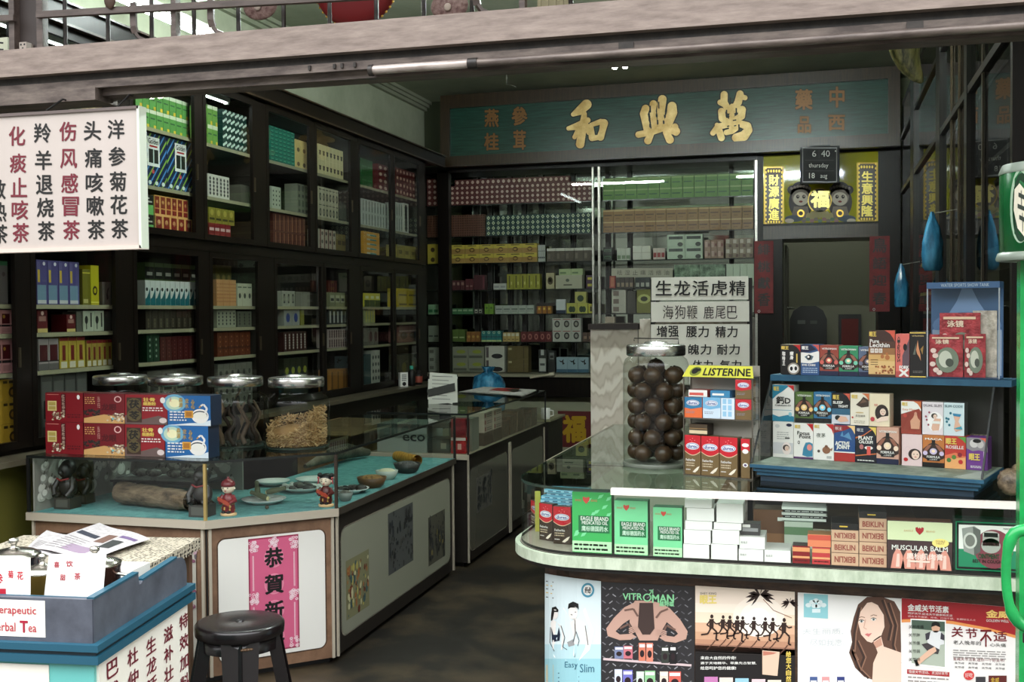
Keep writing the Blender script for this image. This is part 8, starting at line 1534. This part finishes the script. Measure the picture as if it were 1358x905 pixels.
run('L', 'yellow box in a row of three', 'box', F_c % 'fourth', 482, 503, L1, 389, 3, 1, (206, 196, 70), bars((0, 0, 1, .5, (80, 90, 50)), (.2, .6, .8, .8, (226, 226, 190))), .1); run('L', 'right yellow box', 'box', F_c % 'fourth', 527, 552, L1, 383, 2, 2, (190, 166, 40), bars((.1, .2, .9, .4, (120, 100, 30))), .1); run('L', 'pale green bottle box', 'box', F_c % 'fifth', 482, 496, L2, 411, 4, 1, (150, 156, 110), bars((.6, .1, .9, .9, (190, 180, 70))), .1); run('L', 'arched picture carton', 'box', F_c % 'sixth', 528, 552, L3, 425, 2, 1, (120, 84, 76), both(bars((0, .6, 1, .7, (170, 150, 140))), disc_((60, 40, 40), .5, .4, .4, .2)), .1); run('L', 'dim white framed box', 'box', F_c % 'sixth', 487, 500, L3, 435, 2, 1, (110, 108, 96), disc_((60, 36, 36), .5, .5, .3, .3), .1)
run('L', 'white black-lettered pack', 'pack', F_c % 'lowest', 491, 502, L4, 465, 1, 1, (170, 172, 160), dots((30, 40, 36), 3, 4, .1), .1); run('L', 'dark teal low box', 'box', F_c % 'lowest', 481, 490, L4, 470, 1, 1, (50, 70, 70), None, .1); run('L', 'dim picture carton', 'box', F_c % 'lowest', 528, 552, L4, 470, 2, 1, (60, 60, 50), disc_((110, 104, 50), .5, .5, .25, .2), .1)
run('L', 'violet box with gold characters', 'box', N_ % 'fourth', 47, 104, L1, 346, 4, 1, (76, 70, 124), both(bars((.06, .48, .34, .96, (96, 90, 140)), (.1, .5, .3, .78, (206, 176, 60)), (.06, .1, .86, .44, (110, 140, 160)), (.06, .02, .86, .1, (200, 200, 200))), disc_((110, 84, 34), .48, .3, .32, .12), disc_((226, 226, 226), .7, .92, .12)), .09)
run('L', 'dark yellow bottle box', 'box', N_ % 'fourth', 108, 118.5, L1, 357, 1, 1, (110, 106, 24), bars((.1, .05, .7, .16, (180, 170, 110)), (0, .88, 1, .91, (220, 210, 80))), .09); run('L', 'bright yellow bottle box', 'box', N_ % 'fourth', 119, 130, L1, 352, 1, 1, (186, 178, 30), both(disc_((40, 36, 16), .5, .36, .3, .12, (186, 178, 30)), bars((0, .05, 1, .08, (226, 220, 110)))), .09); run('L', 'grey box with horse mark', 'box', N_ % 'fourth', 134, 146, L1, 374, 1, 1, (104, 98, 90), lambda mb, P, w, h: mb.pg(P, [(.5, .2), (.7, .3), (.6, .5), (.8, .8), (.6, .7), (.45, .45)], K_, 1), .09); run('L', 'dark figured box', 'box', N_ % 'fourth', 138, 146, L1, 344, 1, 1, (52, 46, 30), disc_((24, 22, 16), .5, .6, .3, .2), .06, None, .1)
for a, b, c in ((47, 61, 410), (86, 98, 417)): run('L', ('narrow', 'short')[a > 60]+' maroon box with cream foot', 'box', N_ % 'fifth', a, b, L2, c, 1, 1, (84, 16, 20), both(bars((0, 0, 1, .18, (200, 180, 110)), (.15, .5, .85, .72, (150, 110, 100))), disc_((206, 180, 170), .5, .85, .14)), .09)
run('L', 'white box with black tree', 'box', N_ % 'fifth', 108, 136, L2, 412, 2, 1, (176, 184, 162), both(disc_((30, 34, 28), .3, .55, .16, .2), bars((.26, .1, .34, .5, (30, 34, 28)), (.68, .2, .82, .9, (60, 64, 56)))), .09); run('L', 'grey slim box', 'box', N_ % 'fifth', 99, 107, L2, 413, 1, 1, (84, 84, 76), None, .08); run('L', 'dark grey box', 'box', N_ % 'fifth', 137, 145, L2, 413, 1, 1, (70, 70, 64), None, .08)
run('L', 'white box with maroon panel', 'box', N_ % 'sixth', 48, 75, L3, 449, 2, 1, (150, 142, 140), bars((.1, .3, .9, .8, (70, 18, 22)), (0, 0, 1, .2, (96, 92, 90)), (.0, .26, 1, .30, (30, 26, 26))), .09)
yb_ = both(bars((0, .88, 1, 1, (120, 30, 30)), (.15, .02, .85, .22, (206, 200, 180)), (.3, .26, .7, .74, (110, 30, 24))), dots((176, 140, 70), 1, 4, .12))
run('L', 'yellow box with red oval', 'box', N_ % 'sixth', 76, 110, L3, 446, 3, 1, (176, 156, 56), yb_, .09); run('L', 'smaller yellow box with red oval', 'box', N_ % 'sixth', 112, 146, L3, 451, 5, 1, (160, 142, 60), yb_, .09); run('L', 'grey mottled box', 'box', N_ % 'lowest', 50, 112, L4, 496, 4, 1, (66, 66, 62), lab((92, 92, 88), .1, .2, .9, .9), .1)
run('L', 'grey box with green top', 'box', N_ % 'fourth', -14, 9, L1, 346, 2, 1, (112, 106, 104), both(bars((0, .9, 1, 1, (60, 110, 76))), disc_((84, 70, 70), .5, .7, .2)), .09)
pk_ = both(bars((.08, .42, .92, .84, (76, 16, 22)), (0, .3, 1, .38, (24, 20, 20)), (.1, .06, .9, .24, (170, 120, 120))), disc_((206, 160, 60), .3, .72, .14))
run('L', 'pink box with dark red panel', 'box', N_ % 'fifth', -14, 24, L2, 410, 3, 1, (196, 140, 140), pk_, .09); run('L', 'lower pink box with red panel', 'box', N_ % 'sixth', -14, 24, L3, 442, 3, 1, (196, 140, 140), pk_, .09)
run('L', 'gold carton with dark emblem', 'box', N_ % 'lowest', -12, 27, L4, 503, 1, 3, (170, 134, 40), both(disc_((60, 40, 16), .62, .4, .14, .24, (150, 110, 40)), bars((.3, .8, .44, .92, (50, 36, 14)), (.5, .8, .64, .92, (50, 36, 14)), (.7, .8, .84, .92, (50, 36, 14)))), .12)
run('L', 'cream paper box', 'box', N_ % 'top', 100, 138, U1, 132, 4, 1, (206, 180, 130), None, .12); run('L', 'pale green leafy pack', 'pack', N_ % 'top', 44, 92, U1, 128, 3, 1, noisy('leafy pack', (60, 90, 90), (206, 220, 190), 20.0, rough=0.3), None, .12)
# ================================================================ hanging sign, tea cart, stool, table, green machine
SGN = noisy('cream sign face', (178, 166, 158), (190, 179, 172), 1.2, rough=0.45)
t = thing('hanging_sign', 'cream hanging sign with columns of tea names at upper left', 'sign', (-2.4, 3.2, 1.7))
P = lambda u, v, k: atY(u, v, 3.2-0.0006*k)
yt_ = lambda x: 152-0.0605*x; yb_2 = lambda x: 334-0.0255*x
m = MB(); slab(m, None, [(-95, yb_2(-95)), (186, yb_2(186)), (182.5, yt_(182.5)), (-95, yt_(-95))], 3.2, 3.232, SGN); m.build('face', t)
m = MB(); FRA = M((206, 190, 178), 0.4)
slab(m, None, [(-96, yb_2(-96)+2), (188, yb_2(188)+1), (186, yb_2(186)-4), (-96, yb_2(-96)-3)], 3.194, 3.2345, FRA)
slab(m, None, [(184.5, yb_2(186)), (188, yb_2(188)), (184, yt_(184)-1), (180.8, yt_(181))], 3.194, 3.2345, M((206, 214, 196), 0.4)); slab(m, None, [(-96, yt_(-96)+3), (183, yt_(183)+3), (183.5, yt_(183)-1), (-96, yt_(-96)-1)], 3.194, 3.2345, M((96, 84, 80), 0.5))
m.build('frame', t)
REDC = M((104, 18, 36), 0.5)
for txt, xs, rows, mat in (('  散热茶', (-15, 4.5), None, BLACK), ('化痰止咳茶', (12, 33), 168, REDC), ('羚羊退烧茶', (45.5, 67), 164, BLACK), ('伤风感冒茶', (79, 100.5), 162, REDC), ('头痛咳嗽茶', (111.5, 133.5), 161, BLACK), ('洋参菊花茶', (143, 164.5), 159, BLACK)):
    m = MB(); xc = (xs[0]+xs[1])/2; y0_ = rows or 171
    for i, ch in enumerate(txt):
        if ch == ' ': continue
        ya = (y0_, 195+(y0_-159), 228+(y0_-159)*.9, 259+(y0_-159)*.8, 291+(y0_-159)*.6)[i]; dx = i*1.25
        m.text(P, ch, xs[0]+dx, ya+25, xs[1]+dx, ya, mat, 2, 0.022)
    m.build('lettering', t)
for px in (60, 150):
    q = atY(px, 145, 3.21); m = MB(); m.tube([(q.x, 3.215, q.z-.004), (q.x, 3.30, 2.281), (q.x, 3.318, 2.281)], .0035, BLACK, 6); m.build('hook_wire', t)
# tea cart
CA = radians(6.5)
CO = atZ(124, 853.5, .79)
t = thing('tea_cart', 'blue and turquoise herbal tea cart with lettered white panels', 'cart', (CO.x, CO.y, 0), CA, world=False)
TQ = M((100, 178, 172), 0.45); GRYB = noisy('slate painted board', (62, 65, 74), (86, 90, 101), 8.0, rough=0.5); WHT = noisy('cream panel', (232, 226, 214), (240, 236, 226), 2.0, rough=0.4); BLT = M((28, 78, 98), 0.4)
LX, LY = 1.05, .565
m = MB(); m.box(-LX, 0, .02, 0, LY, .745, TQ); m.build('body', t)
m = MB(); m.box(-LX-.02, -.02, .745, .02, LY+.02, .764, BLT); m.box(-LX-.012, -.012, .764, .012, LY+.012, .774, M((14, 34, 44), 0.5)); m.box(-LX-.02, -.02, .774, .02, LY+.02, .79, BLT); m.build('ledge', t)
m = MB(); m.box(-LX, -.004, .79, 0, .012, .892, GRYB); m.box(-LX, .012, .888, 0, .018, .893, BLT); m.build('front_board', t)
m = MB()                                                                # side board: low step then rounded high back
prof = [(0.0, .79), (LY, .79), (LY, .83)]+[(LY-.05+.05*cos(a), .83+.048*sin(a)) for a in (0.3, .7, 1.1)]+[(LY-.07, .88), (.27, .872), (.265, .866), (.25, .866), (.245, .896), (.0, .893)]
for x0_, x1_ in ((-.014, 0.002),):
    n = len(prof); m.add([(x, y, z) for x in (x0_, x1_) for y, z in prof], [tuple(range(n-1, -1, -1)), tuple(range(n, 2*n))]+[(i, (i+1) % n, n+(i+1) % n, n+i) for i in range(n)], GRYB)
m.beam((-.006, 0, .8945), (-.006, .245, .8975), .018, .005, BLT); m.beam((-.006, .27, .874), (-.006, LY-.07, .882), .018, .005, BLT)
m.build('side_board', t)
Ps = lambda u, v, k: Vector((.0+.0006*k, u, v))                         # side face
m = MB(); m.box(0, .012, .10, .006, LY-.008, .74, WHT)
Pq = lambda u, v, k: Vector((.006+.0006*k, u, v))
for txt, cx_, cy_, dp_ in (('特效加料', 243, 824.5, 26), ('滋补壮阳', 222.7, 841, 25.5), ('生龙活虎', 200, 856.5, 25.5), ('杜仲强腰', 175.7, 871, 28), ('巴戟天酒', 149, 886.5, 29)):
    al, zz_ = onface(cx_, cy_, (CO.x, CO.y, CA+pi/2+.062, -.006)); z2_ = onface(cx_+1.5, cy_+dp_, (CO.x, CO.y, CA+pi/2+.062, -.006))[1]
    for i, ch in enumerate(txt): zc_ = zz_-(zz_-z2_)*i; m.text(Pq, ch, al-.030, zc_-.020, al+.030, zc_+.020, REDC, 2, 0.02)
m.disc(Pq, .31, .715, .003, .003, BLACK, 2, 8)
m.build('side_panel', t, label='cream side panel with columns of dark red characters')
Pf = lambda u, v, k: Vector((u, -.0045-.0006*k, v))
m = MB(); m.box(-.75, -.0045, .80, -.118, -.004, .886, WHT); RDT = M((176, 52, 66), 0.5)
m.text(Pf, 'Therapeutic', -.262, .848, -.140, .872, RDT, 2, 0.012); m.text(Pf, 'Herbal', -.258, .812, -.193, .833, RDT, 2, 0.012); m.text(Pf, 'T', -.181, .811, -.162, .837, M((160, 20, 50), 0.5), 2, 0.05); m.text(Pf, 'ea', -.160, .812, -.140, .826, RDT, 2, 0.012)
m.build('front_sign', t, label='white strip with red tea lettering')
m = MB(); m.box(-.75, -.003, .10, -.112, .001, .735, WHT); m.build('front_panel', t)
def cart(x, y, z): c_, s_ = cos(CA), sin(CA); return Vector((CO.x+c_*x-s_*y, CO.y+s_*x+c_*y, z))
for ch_ in t.children:
    for v in ch_.data.vertices: v.co.x -= .062*v.co.y
# cards standing in the cart
for (x0, y0, x1, y1, sk, items, lab_, yy) in ((-6, 741, 40, 790, 0, [('参', -8, 776, 4, 760), ('菊', 11, 767, 18, 757), ('花', 23, 769, 31, 758)], 'white card with red tea name at the far left of the cart', .03),
        (57, 735, 141, 791, 6, [('喜', 72, 753, 79, 745), ('饮', 88, 752, 97, 744), ('甜', 80, 770, 87, 762), ('茶', 99, 769, 107, 760)], 'white card with faint red characters standing in the cart', .09)):
    fr = (CO.x, CO.y, CA, yy)
    def Pc(u, v, k, fr=fr): a, z = onface(u, v, fr); q = frloc((fr[0], fr[1], fr[2], fr[3]-.0006*k), a, z); return Vector(q)
    m = MB(); pts = [(x0, y1+12), (x1-sk, y1+12), (x1, y0-1), (x0+sk*1.3, y0+1)]
    f = [Pc(u, v, 0) for u, v in pts]; b = [Pc(u, v, -3) for u, v in pts]; m.add(f+b, [(0, 1, 2, 3), (7, 6, 5, 4), (0, 4, 5, 1), (1, 5, 6, 2), (2, 6, 7, 3), (3, 7, 4, 0)], M((244, 242, 238), 0.5))
    for ch, u0, v0, u1, v1 in items: m.text(Pc, ch, u0, v0, u1, v1, RDT if x0 > 0 else M((190, 24, 44), 0.5), 2, 0.02)
    if x0 < 0: m.rect(Pc, -6, 790, 8, 781, M((176, 30, 50), 0.5), 1)
    o = m.build('price_card', origin=tuple(min(f, key=lambda p: p.z))); tag(o, lab_, 'card', 'white cards in the tea cart')
# steel tea urns behind the cards
STL = M((190, 186, 178), 0.22, 1.0)
def urn(px, py, r, h, lab_, x_, y_, body=STL, handle=False):
    c = cart(x_, y_, .7905); t = thing('tea_urn', lab_, 'urn', tuple(c)); zt_ = c.z+h
    m = MB(); m.lathe([(r*.96, 0), (r, .006), (r, h-.01), (r*1.03, h-.006), (r*1.03, h)], tuple(c), body, 28); m.build('body', t)
    m = MB(); m.lathe([(r*1.05, h+.0005), (r*1.05, h+.005), (r*.8, h+.013), (r*.3, h+.02), (r*.12, h+.022), (r*.1, h+.03), (r*.2, h+.036), (r*.18, h+.044), (.0001, h+.047)], tuple(c), STL, 28); m.build('lid', t)
    if handle: m = MB(); m.tube([c+Vector((r, 0, h-.02)), c+Vector((r+.028, 0, h-.022)), c+Vector((r+.03, 0, h-.06)), c+Vector((r, 0, h-.075))], .005, STL, 8); m.build('handle', t)
urn(13, 745, .062, .145, 'steel tea urn with knobbed lid at the far left of the cart', -.345, .23, M((70, 60, 58), 0.2, 0.8)); urn(52, 765, .05, .118, 'brass coloured tea urn between the two white cards', -.235, .18, M((120, 96, 44), 0.3, 0.6)); urn(132, 755, .062, .128, 'dark steel tea urn behind the right white card', -.125, .235, M((84, 56, 46), 0.2, 0.7), True)
m = MB(); c = cart(-.14, .45, .7905); m.box(-.06, -.05, 0, .03, .05, .075, M((226, 224, 216), 0.5)); o = m.build('paper_box'); o.location = c; o.rotation_euler.z = CA; tag(o, 'plain white box inside the cart behind its side board', 'box')
# table with lace cover and newspapers
TA = radians(9)
p1 = atZ(264, 714, .705); p0 = atZ(164, 766, .705)
t = thing('side_table', 'small table with white lace cover between cart and counter', 'table', (p1.x, p1.y, 0), TA, world=False)
LACE = bpy.data.materials.new('punched lace'); LACE.use_nodes = True
n_ = LACE.node_tree.nodes; l_ = LACE.node_tree.links; bs = n_['Principled BSDF']; bs.inputs['Roughness'].default_value = .8
tc_ = n_.new('ShaderNodeTexCoord'); vo = n_.new('ShaderNodeTexVoronoi'); vo.inputs['Scale'].default_value = 75; vo.inputs['Randomness'].default_value = .35; rr_ = n_.new('ShaderNodeValToRGB'); l_.new(tc_.outputs['Object'], vo.inputs['Vector']); l_.new(vo.outputs['Distance'], rr_.inputs[0]); l_.new(rr_.outputs[0], bs.inputs['Base Color'])
rr_.color_ramp.elements[0].position = .34; rr_.color_ramp.elements[0].color = lin((44, 37, 30)); rr_.color_ramp.elements[1].position = .46; rr_.color_ramp.elements[1].color = lin((186, 176, 156))
TL, TW = .70, .64
m = MB(); m.box(-TL, -TW, .685, 0, 0, .70, M((96, 70, 50), 0.5)); m.build('table_top', t)
m = MB(); m.box(-TL-.004, -TW-.004, .7003, .004, .004, .705, LACE)
for a, b in (((.004, -TW-.004), (.004, .004)), ((-TL, -TW-.004), (.004, -TW-.004)), ((.004, .004), (-TL, .004))):
    nseg = 60; pts = [(a[0]+(b[0]-a[0])*i/nseg+.003*(i % 2), a[1]+(b[1]-a[1])*i/nseg) for i in range(nseg+1)]
    vs = [(x, y, .705) for x, y in pts]+[(x, y, .668-.008*(i % 2)) for i, (x, y) in enumerate(pts)]; m.add(vs, [(i, i+1, nseg+2+i, nseg+1+i) for i in range(nseg)], LACE)
m.build('lace_cover', t)
for x in (-TL+.02, -.05):
    for y in (-TW+.02, -.05): m = MB(); m.box(x, y, 0, x+.03, y+.03, .685, M((96, 70, 50), 0.5)); m.build('leg', t)
def tab(px, py): q = atZ(px, py, .7056); return q
NP = noisy('printed newsprint', (172, 166, 166), (206, 202, 202), 60.0, (1, 1, 1), rough=0.9)
def paper(name, corners, z, lab_, blocks):
    c = [tab(*p) for p in corners]; m = MB(); N = 8
    def at(u, v, k=0): 
        p = c[0].lerp(c[1], u).lerp(c[3].lerp(c[2], u), v); return Vector((p.x, p.y, z+.004*sin(u*7+v*3)+.004+.0005*k))
    for i in range(N):
        for j in range(N): m.poly([at(i/N, j/N), at((i+1)/N, j/N), at((i+1)/N, (j+1)/N), at(i/N, (j+1)/N)], NP)
    for i in range(N): m.poly([at(i/N, 0), at((i+1)/N, 0), at((i+1)/N, 0)+Vector((0, 0, -.003)), at(i/N, 0)+Vector((0, 0, -.003))], NP)
    for u0, v0, u1, v1, col in blocks:
        n_b = 5
        for i in range(n_b): a, b = u0+(u1-u0)*i/n_b, u0+(u1-u0)*(i+1)/n_b; m.poly([at(a, v0, 2), at(b, v0, 2), at(b, v1, 2), at(a, v1, 2)], M(col, 0.9))
    tag(m.build(name, origin=tuple(c[0])), lab_, 'newspaper', 'newspapers on the lace table')
rs = random.Random(14); tx = [(u, v, u+.20, v+.012, (120, 114, 114)) for u in (.05, .27, .49) for v in [.08+.05*i for i in range(8)]]
paper('newspaper', [(34, 731), (112, 752), (150, 722), (62, 706)], .7085, 'older newspaper lying underneath at the left of the lace table', tx)
paper('newspaper', [(46, 733), (128, 748), (200, 720), (132, 699)], .7175, 'open newspaper with two pictures on top of the lace table', [(.45, .5, .62, .78, (112, 84, 72)), (.66, .36, .86, .64, (54, 56, 54)), (.04, .58, .40, .68, (50, 54, 66)), (.66, .74, .94, .82, (110, 90, 130)), (.30, .1, .7, .3, (150, 130, 150))]+[(u, v, u+.18, v+.012, (120, 114, 114)) for u in (.04, .24) for v in (.1, .16, .22, .28, .34, .4, .46)])
# stool
q = atZ(318, 824, .45); SC_ = (q.x, q.y)
t = thing('plastic_stool', 'black round plastic stool before the pink poster panel', 'stool', (q.x, q.y, 0)); PLS = M((24, 19, 20), 0.25)
m = MB(); R = .158; prof = [(R*.93, .405), (R*.99, .41), (R, .43), (R, .442), (R*.97, .449), (R*.92, .451), (R*.5, .449), (.018, .449), (.013, .447), (.010, .425)]
m.lathe(prof, (q.x, q.y, 0), PLS, 44); m.build('seat', t)
m = MB(); m.lathe([(R*.88, .36), (R*.9, .405), (R*.86, .405), (R*.84, .36)], (q.x, q.y, 0), PLS, 40); m.build('apron', t)
for k in range(4):
    a = radians(45+90*k-16); m = MB(); e1 = Vector((cos(a), sin(a), 0)); e2 = Vector((-sin(a), cos(a), 0)); C0 = Vector((q.x, q.y, 0)); vs = []
    for r_, z, hw in ((.09, .42, .066), (.165, .0, .046)):
        for dr in (0, .045):
            for d in (-1, 1): vs.append(C0+e1*(r_+dr-.0)+e2*hw*d+Vector((0, 0, z)))
    m.add(vs, [(0, 1, 5, 4), (3, 2, 6, 7), (2, 0, 4, 6), (1, 3, 7, 5), (4, 5, 7, 6), (0, 2, 3, 1)], PLS); 
    m.beam(C0+e1*.137+Vector((0, 0, .41)), C0+e1*.211+Vector((0, 0, .012)), .014, .006, PLS); m.build('leg', t)
m = MB(); p = atZ(337, 848, .40); a = atan = math.atan2(-q.y, -q.x)
for i in range(4): d = a+.05+.07*i; m.ball((q.x+R*.905*cos(d), q.y+R*.905*sin(d), .385), .008, M((90, 66, 44), 0.4), 8, 5, (1, 1, .6))
m.build('mark', t, label='faint brown raised mark')
# green weighing machine at the right edge
GM = noisy('green enamel', (14, 120, 58), (34, 164, 84), 4.0, rough=0.22); GD = noisy('dark green drum', (14, 66, 34), (26, 96, 50), 3.0, rough=0.2); GREYM = M((120, 130, 118), 0.35)
a = atY(1326, 300, 3.30); X0 = a.x; ZT_, ZB_ = atY(1345, 212, 3.30).z, atY(1345, 345, 3.30).z
rr = .13; cx = X0+rr+.01
t = thing('weighing_machine', 'green enamel standing machine with drum head and curved handrail at right edge', 'machine', (cx, 3.34, 0))
m = MB(); m.lathe([(rr*.9, ZB_+.012), (rr, ZB_+.02), (rr*1.0, ZT_-.03), (rr*.93, ZT_-.008), (rr*.7, ZT_), (.0001, ZT_+.002)], (cx, 3.38, 0), GD, 40); m.build('drum_head', t)
m = MB(); m.lathe([(rr*1.05, ZB_), (rr*1.07, ZB_+.006), (rr*1.03, ZB_+.022), (rr*.9, ZB_+.024)], (cx, 3.38, 0), GREYM, 40); m.build('rim', t); m = MB(); m.lathe([(rr*1.01, ZT_-.032), (rr*1.015, ZT_-.026), (rr*.95, ZT_-.006)], (cx, 3.38, 0), GREYM, 40); m.build('rim', t)
def PD(u, v, k): return Vector((cx-(rr+.0005*k)*cos(u), 3.38-(rr+.0005*k)*sin(u), v))
m = MB(); zc = (ZT_+ZB_)/2+.01; uc = .80
m.disc(PD, uc, zc, .27, .10, M((150, 176, 150), 0.2), 1, 30); m.disc(PD, uc+.02, zc-.005, .22, .092, M((18, 50, 30), 0.25), 2, 30)
m.pg(PD, [(uc-.14, zc+.045), (uc-.02, zc+.06), (uc+.16, zc+.03), (uc+.2, zc-.04), (uc+.1, zc-.085), (uc-.06, zc-.06), (uc-.16, zc-.01)], M((206, 200, 180), 0.4), 3); [m.line(PD, q_, .012, M((40, 50, 42), 0.4), 4) for q_ in ([(uc-.04, zc+.03), (uc+.1, zc+.02)], [(uc+.02, zc+.04), (uc+.03, zc-.01)], [(uc-.06, zc), (uc+.1, zc-.01)], [(uc-.02, zc-.03), (uc+.11, zc-.04)], [(uc+.05, zc-.02), (uc+.06, zc-.07)])]
m.build('plate', t, label='oval plate with dark marks')
m = MB(); q = atY(1351, 500, 3.36); xc_ = q.x+.018; m.box(xc_-.016, 3.35, .06, xc_+.05, 3.41, ZB_+.002, GM); m.build('column', t)
m = MB(); m.box(cx-.16, 3.16, .0, cx+.2, 3.55, .06, GD); m.build('base', t)
hp = [(1378, 702), (1358, 703), (1345, 706), (1338, 720), (1334, 745), (1334, 770), (1336, 792), (1341, 812), (1350, 826), (1362, 833), (1380, 836)]
pts = [atY(u, v, 3.20) for u, v in hp]; pts = [Vector((p.x, 3.20 if 0 < i < len(hp)-1 else 3.20, p.z)) for i, p in enumerate(pts)]
sm = []
for i in range(len(pts)-1):
    for s_ in (0, .5): sm.append(pts[i].lerp(pts[i+1], s_))
sm.append(pts[-1]); pts = [sm[0]]+[(sm[i-1]+sm[i]*2+sm[i+1])/4 for i in range(1, len(sm)-1)]+[sm[-1]]
m = MB(); rsz = [.0125 if 6 < i < 14 else .016 for i in range(len(pts))]; m.tube(pts, rsz, GM, 14)
for p in (pts[0], pts[-1]): m.tube([p, Vector((xc_+.02, 3.36, p.z))], .016, GM, 12)
m.build('handrail', t)
m = MB(); p = atY(1357, 842, 3.2); m.tube([pts[-1]+Vector((-.03, 0, -.012)), pts[-1]+Vector((-.03, 0, -.035))], .014, K_, 10); m.build('rubber_stop', t)
# blue bags hanging on the right cabinet
for (px, y0, y1, yk, wpx, lab_) in ((1259, 276, 357, 318, 24, 'blue plastic bag hanging on the right cabinet, nearer one'), (1211, 347, 407, 376, 17, 'small blue plastic bag hanging farther along the right cabinet')):
    q = atX(px, 340, XR-.05); q = Vector((XR-.13, q.y, 0)); z0_, z1_, zk = atX(px, y1, XR-.07).z, atX(px, y0, XR-.07).z, atX(px, yk, XR-.07).z; wd = wpx/1500*q.y/2*1.05
    m = MB(); m.lathe([(wd*.75, 0), (wd*.95, .02), (wd, (zk-z0_)*.6), (wd*.95, zk-z0_), (wd*.66, (z1_-z0_)*.72), (wd*.36, (z1_-z0_)*.88), (wd*.12, z1_-z0_)], (q.x, q.y, z0_), BLUEB, 22, True, 1, .8)
    rs = random.Random(px)
    for k in range(len(m.v)): m.v[k] += Vector((rs.uniform(-1, 1), rs.uniform(-1, 1), 0))*.005
    m.tube([(q.x, q.y, z1_-.01), (XR-.005, q.y, z1_+.01)], .003, M((150, 150, 140), 0.3, .8), 6)
    tag(m.build('plastic_bag', origin=(q.x, q.y, z0_)), lab_, 'bag')
# small bottles along the right cabinet rail
bm = MB(); bm.lathe([(.028, 0), (.03, .004), (.03, .06), (.014, .075), (.014, .085)], (0, 0, 0), M((70, 40, 20), 0.25), 14); bm.lathe([(.018, .08), (.018, .105)], (0, 0, 0), M((206, 190, 90), 0.4), 12); bme = bm.mesh('tonic_bottle')
for zz_, tpx in ((1.8206, 'upper'), (1.5806, 'lower')):
    for i in range(9): put(bme, 'tonic_bottle', (XR+.13, 8.3+.22*i, zz_), 0, 'small yellow capped bottle, %s from the street, %s row in the right cabinet' % (ORD[i], tpx), 'bottle', 'yellow capped bottles in the right cabinet')
for o in list(bpy.data.objects):
    if 'abs' in o: del o['abs']
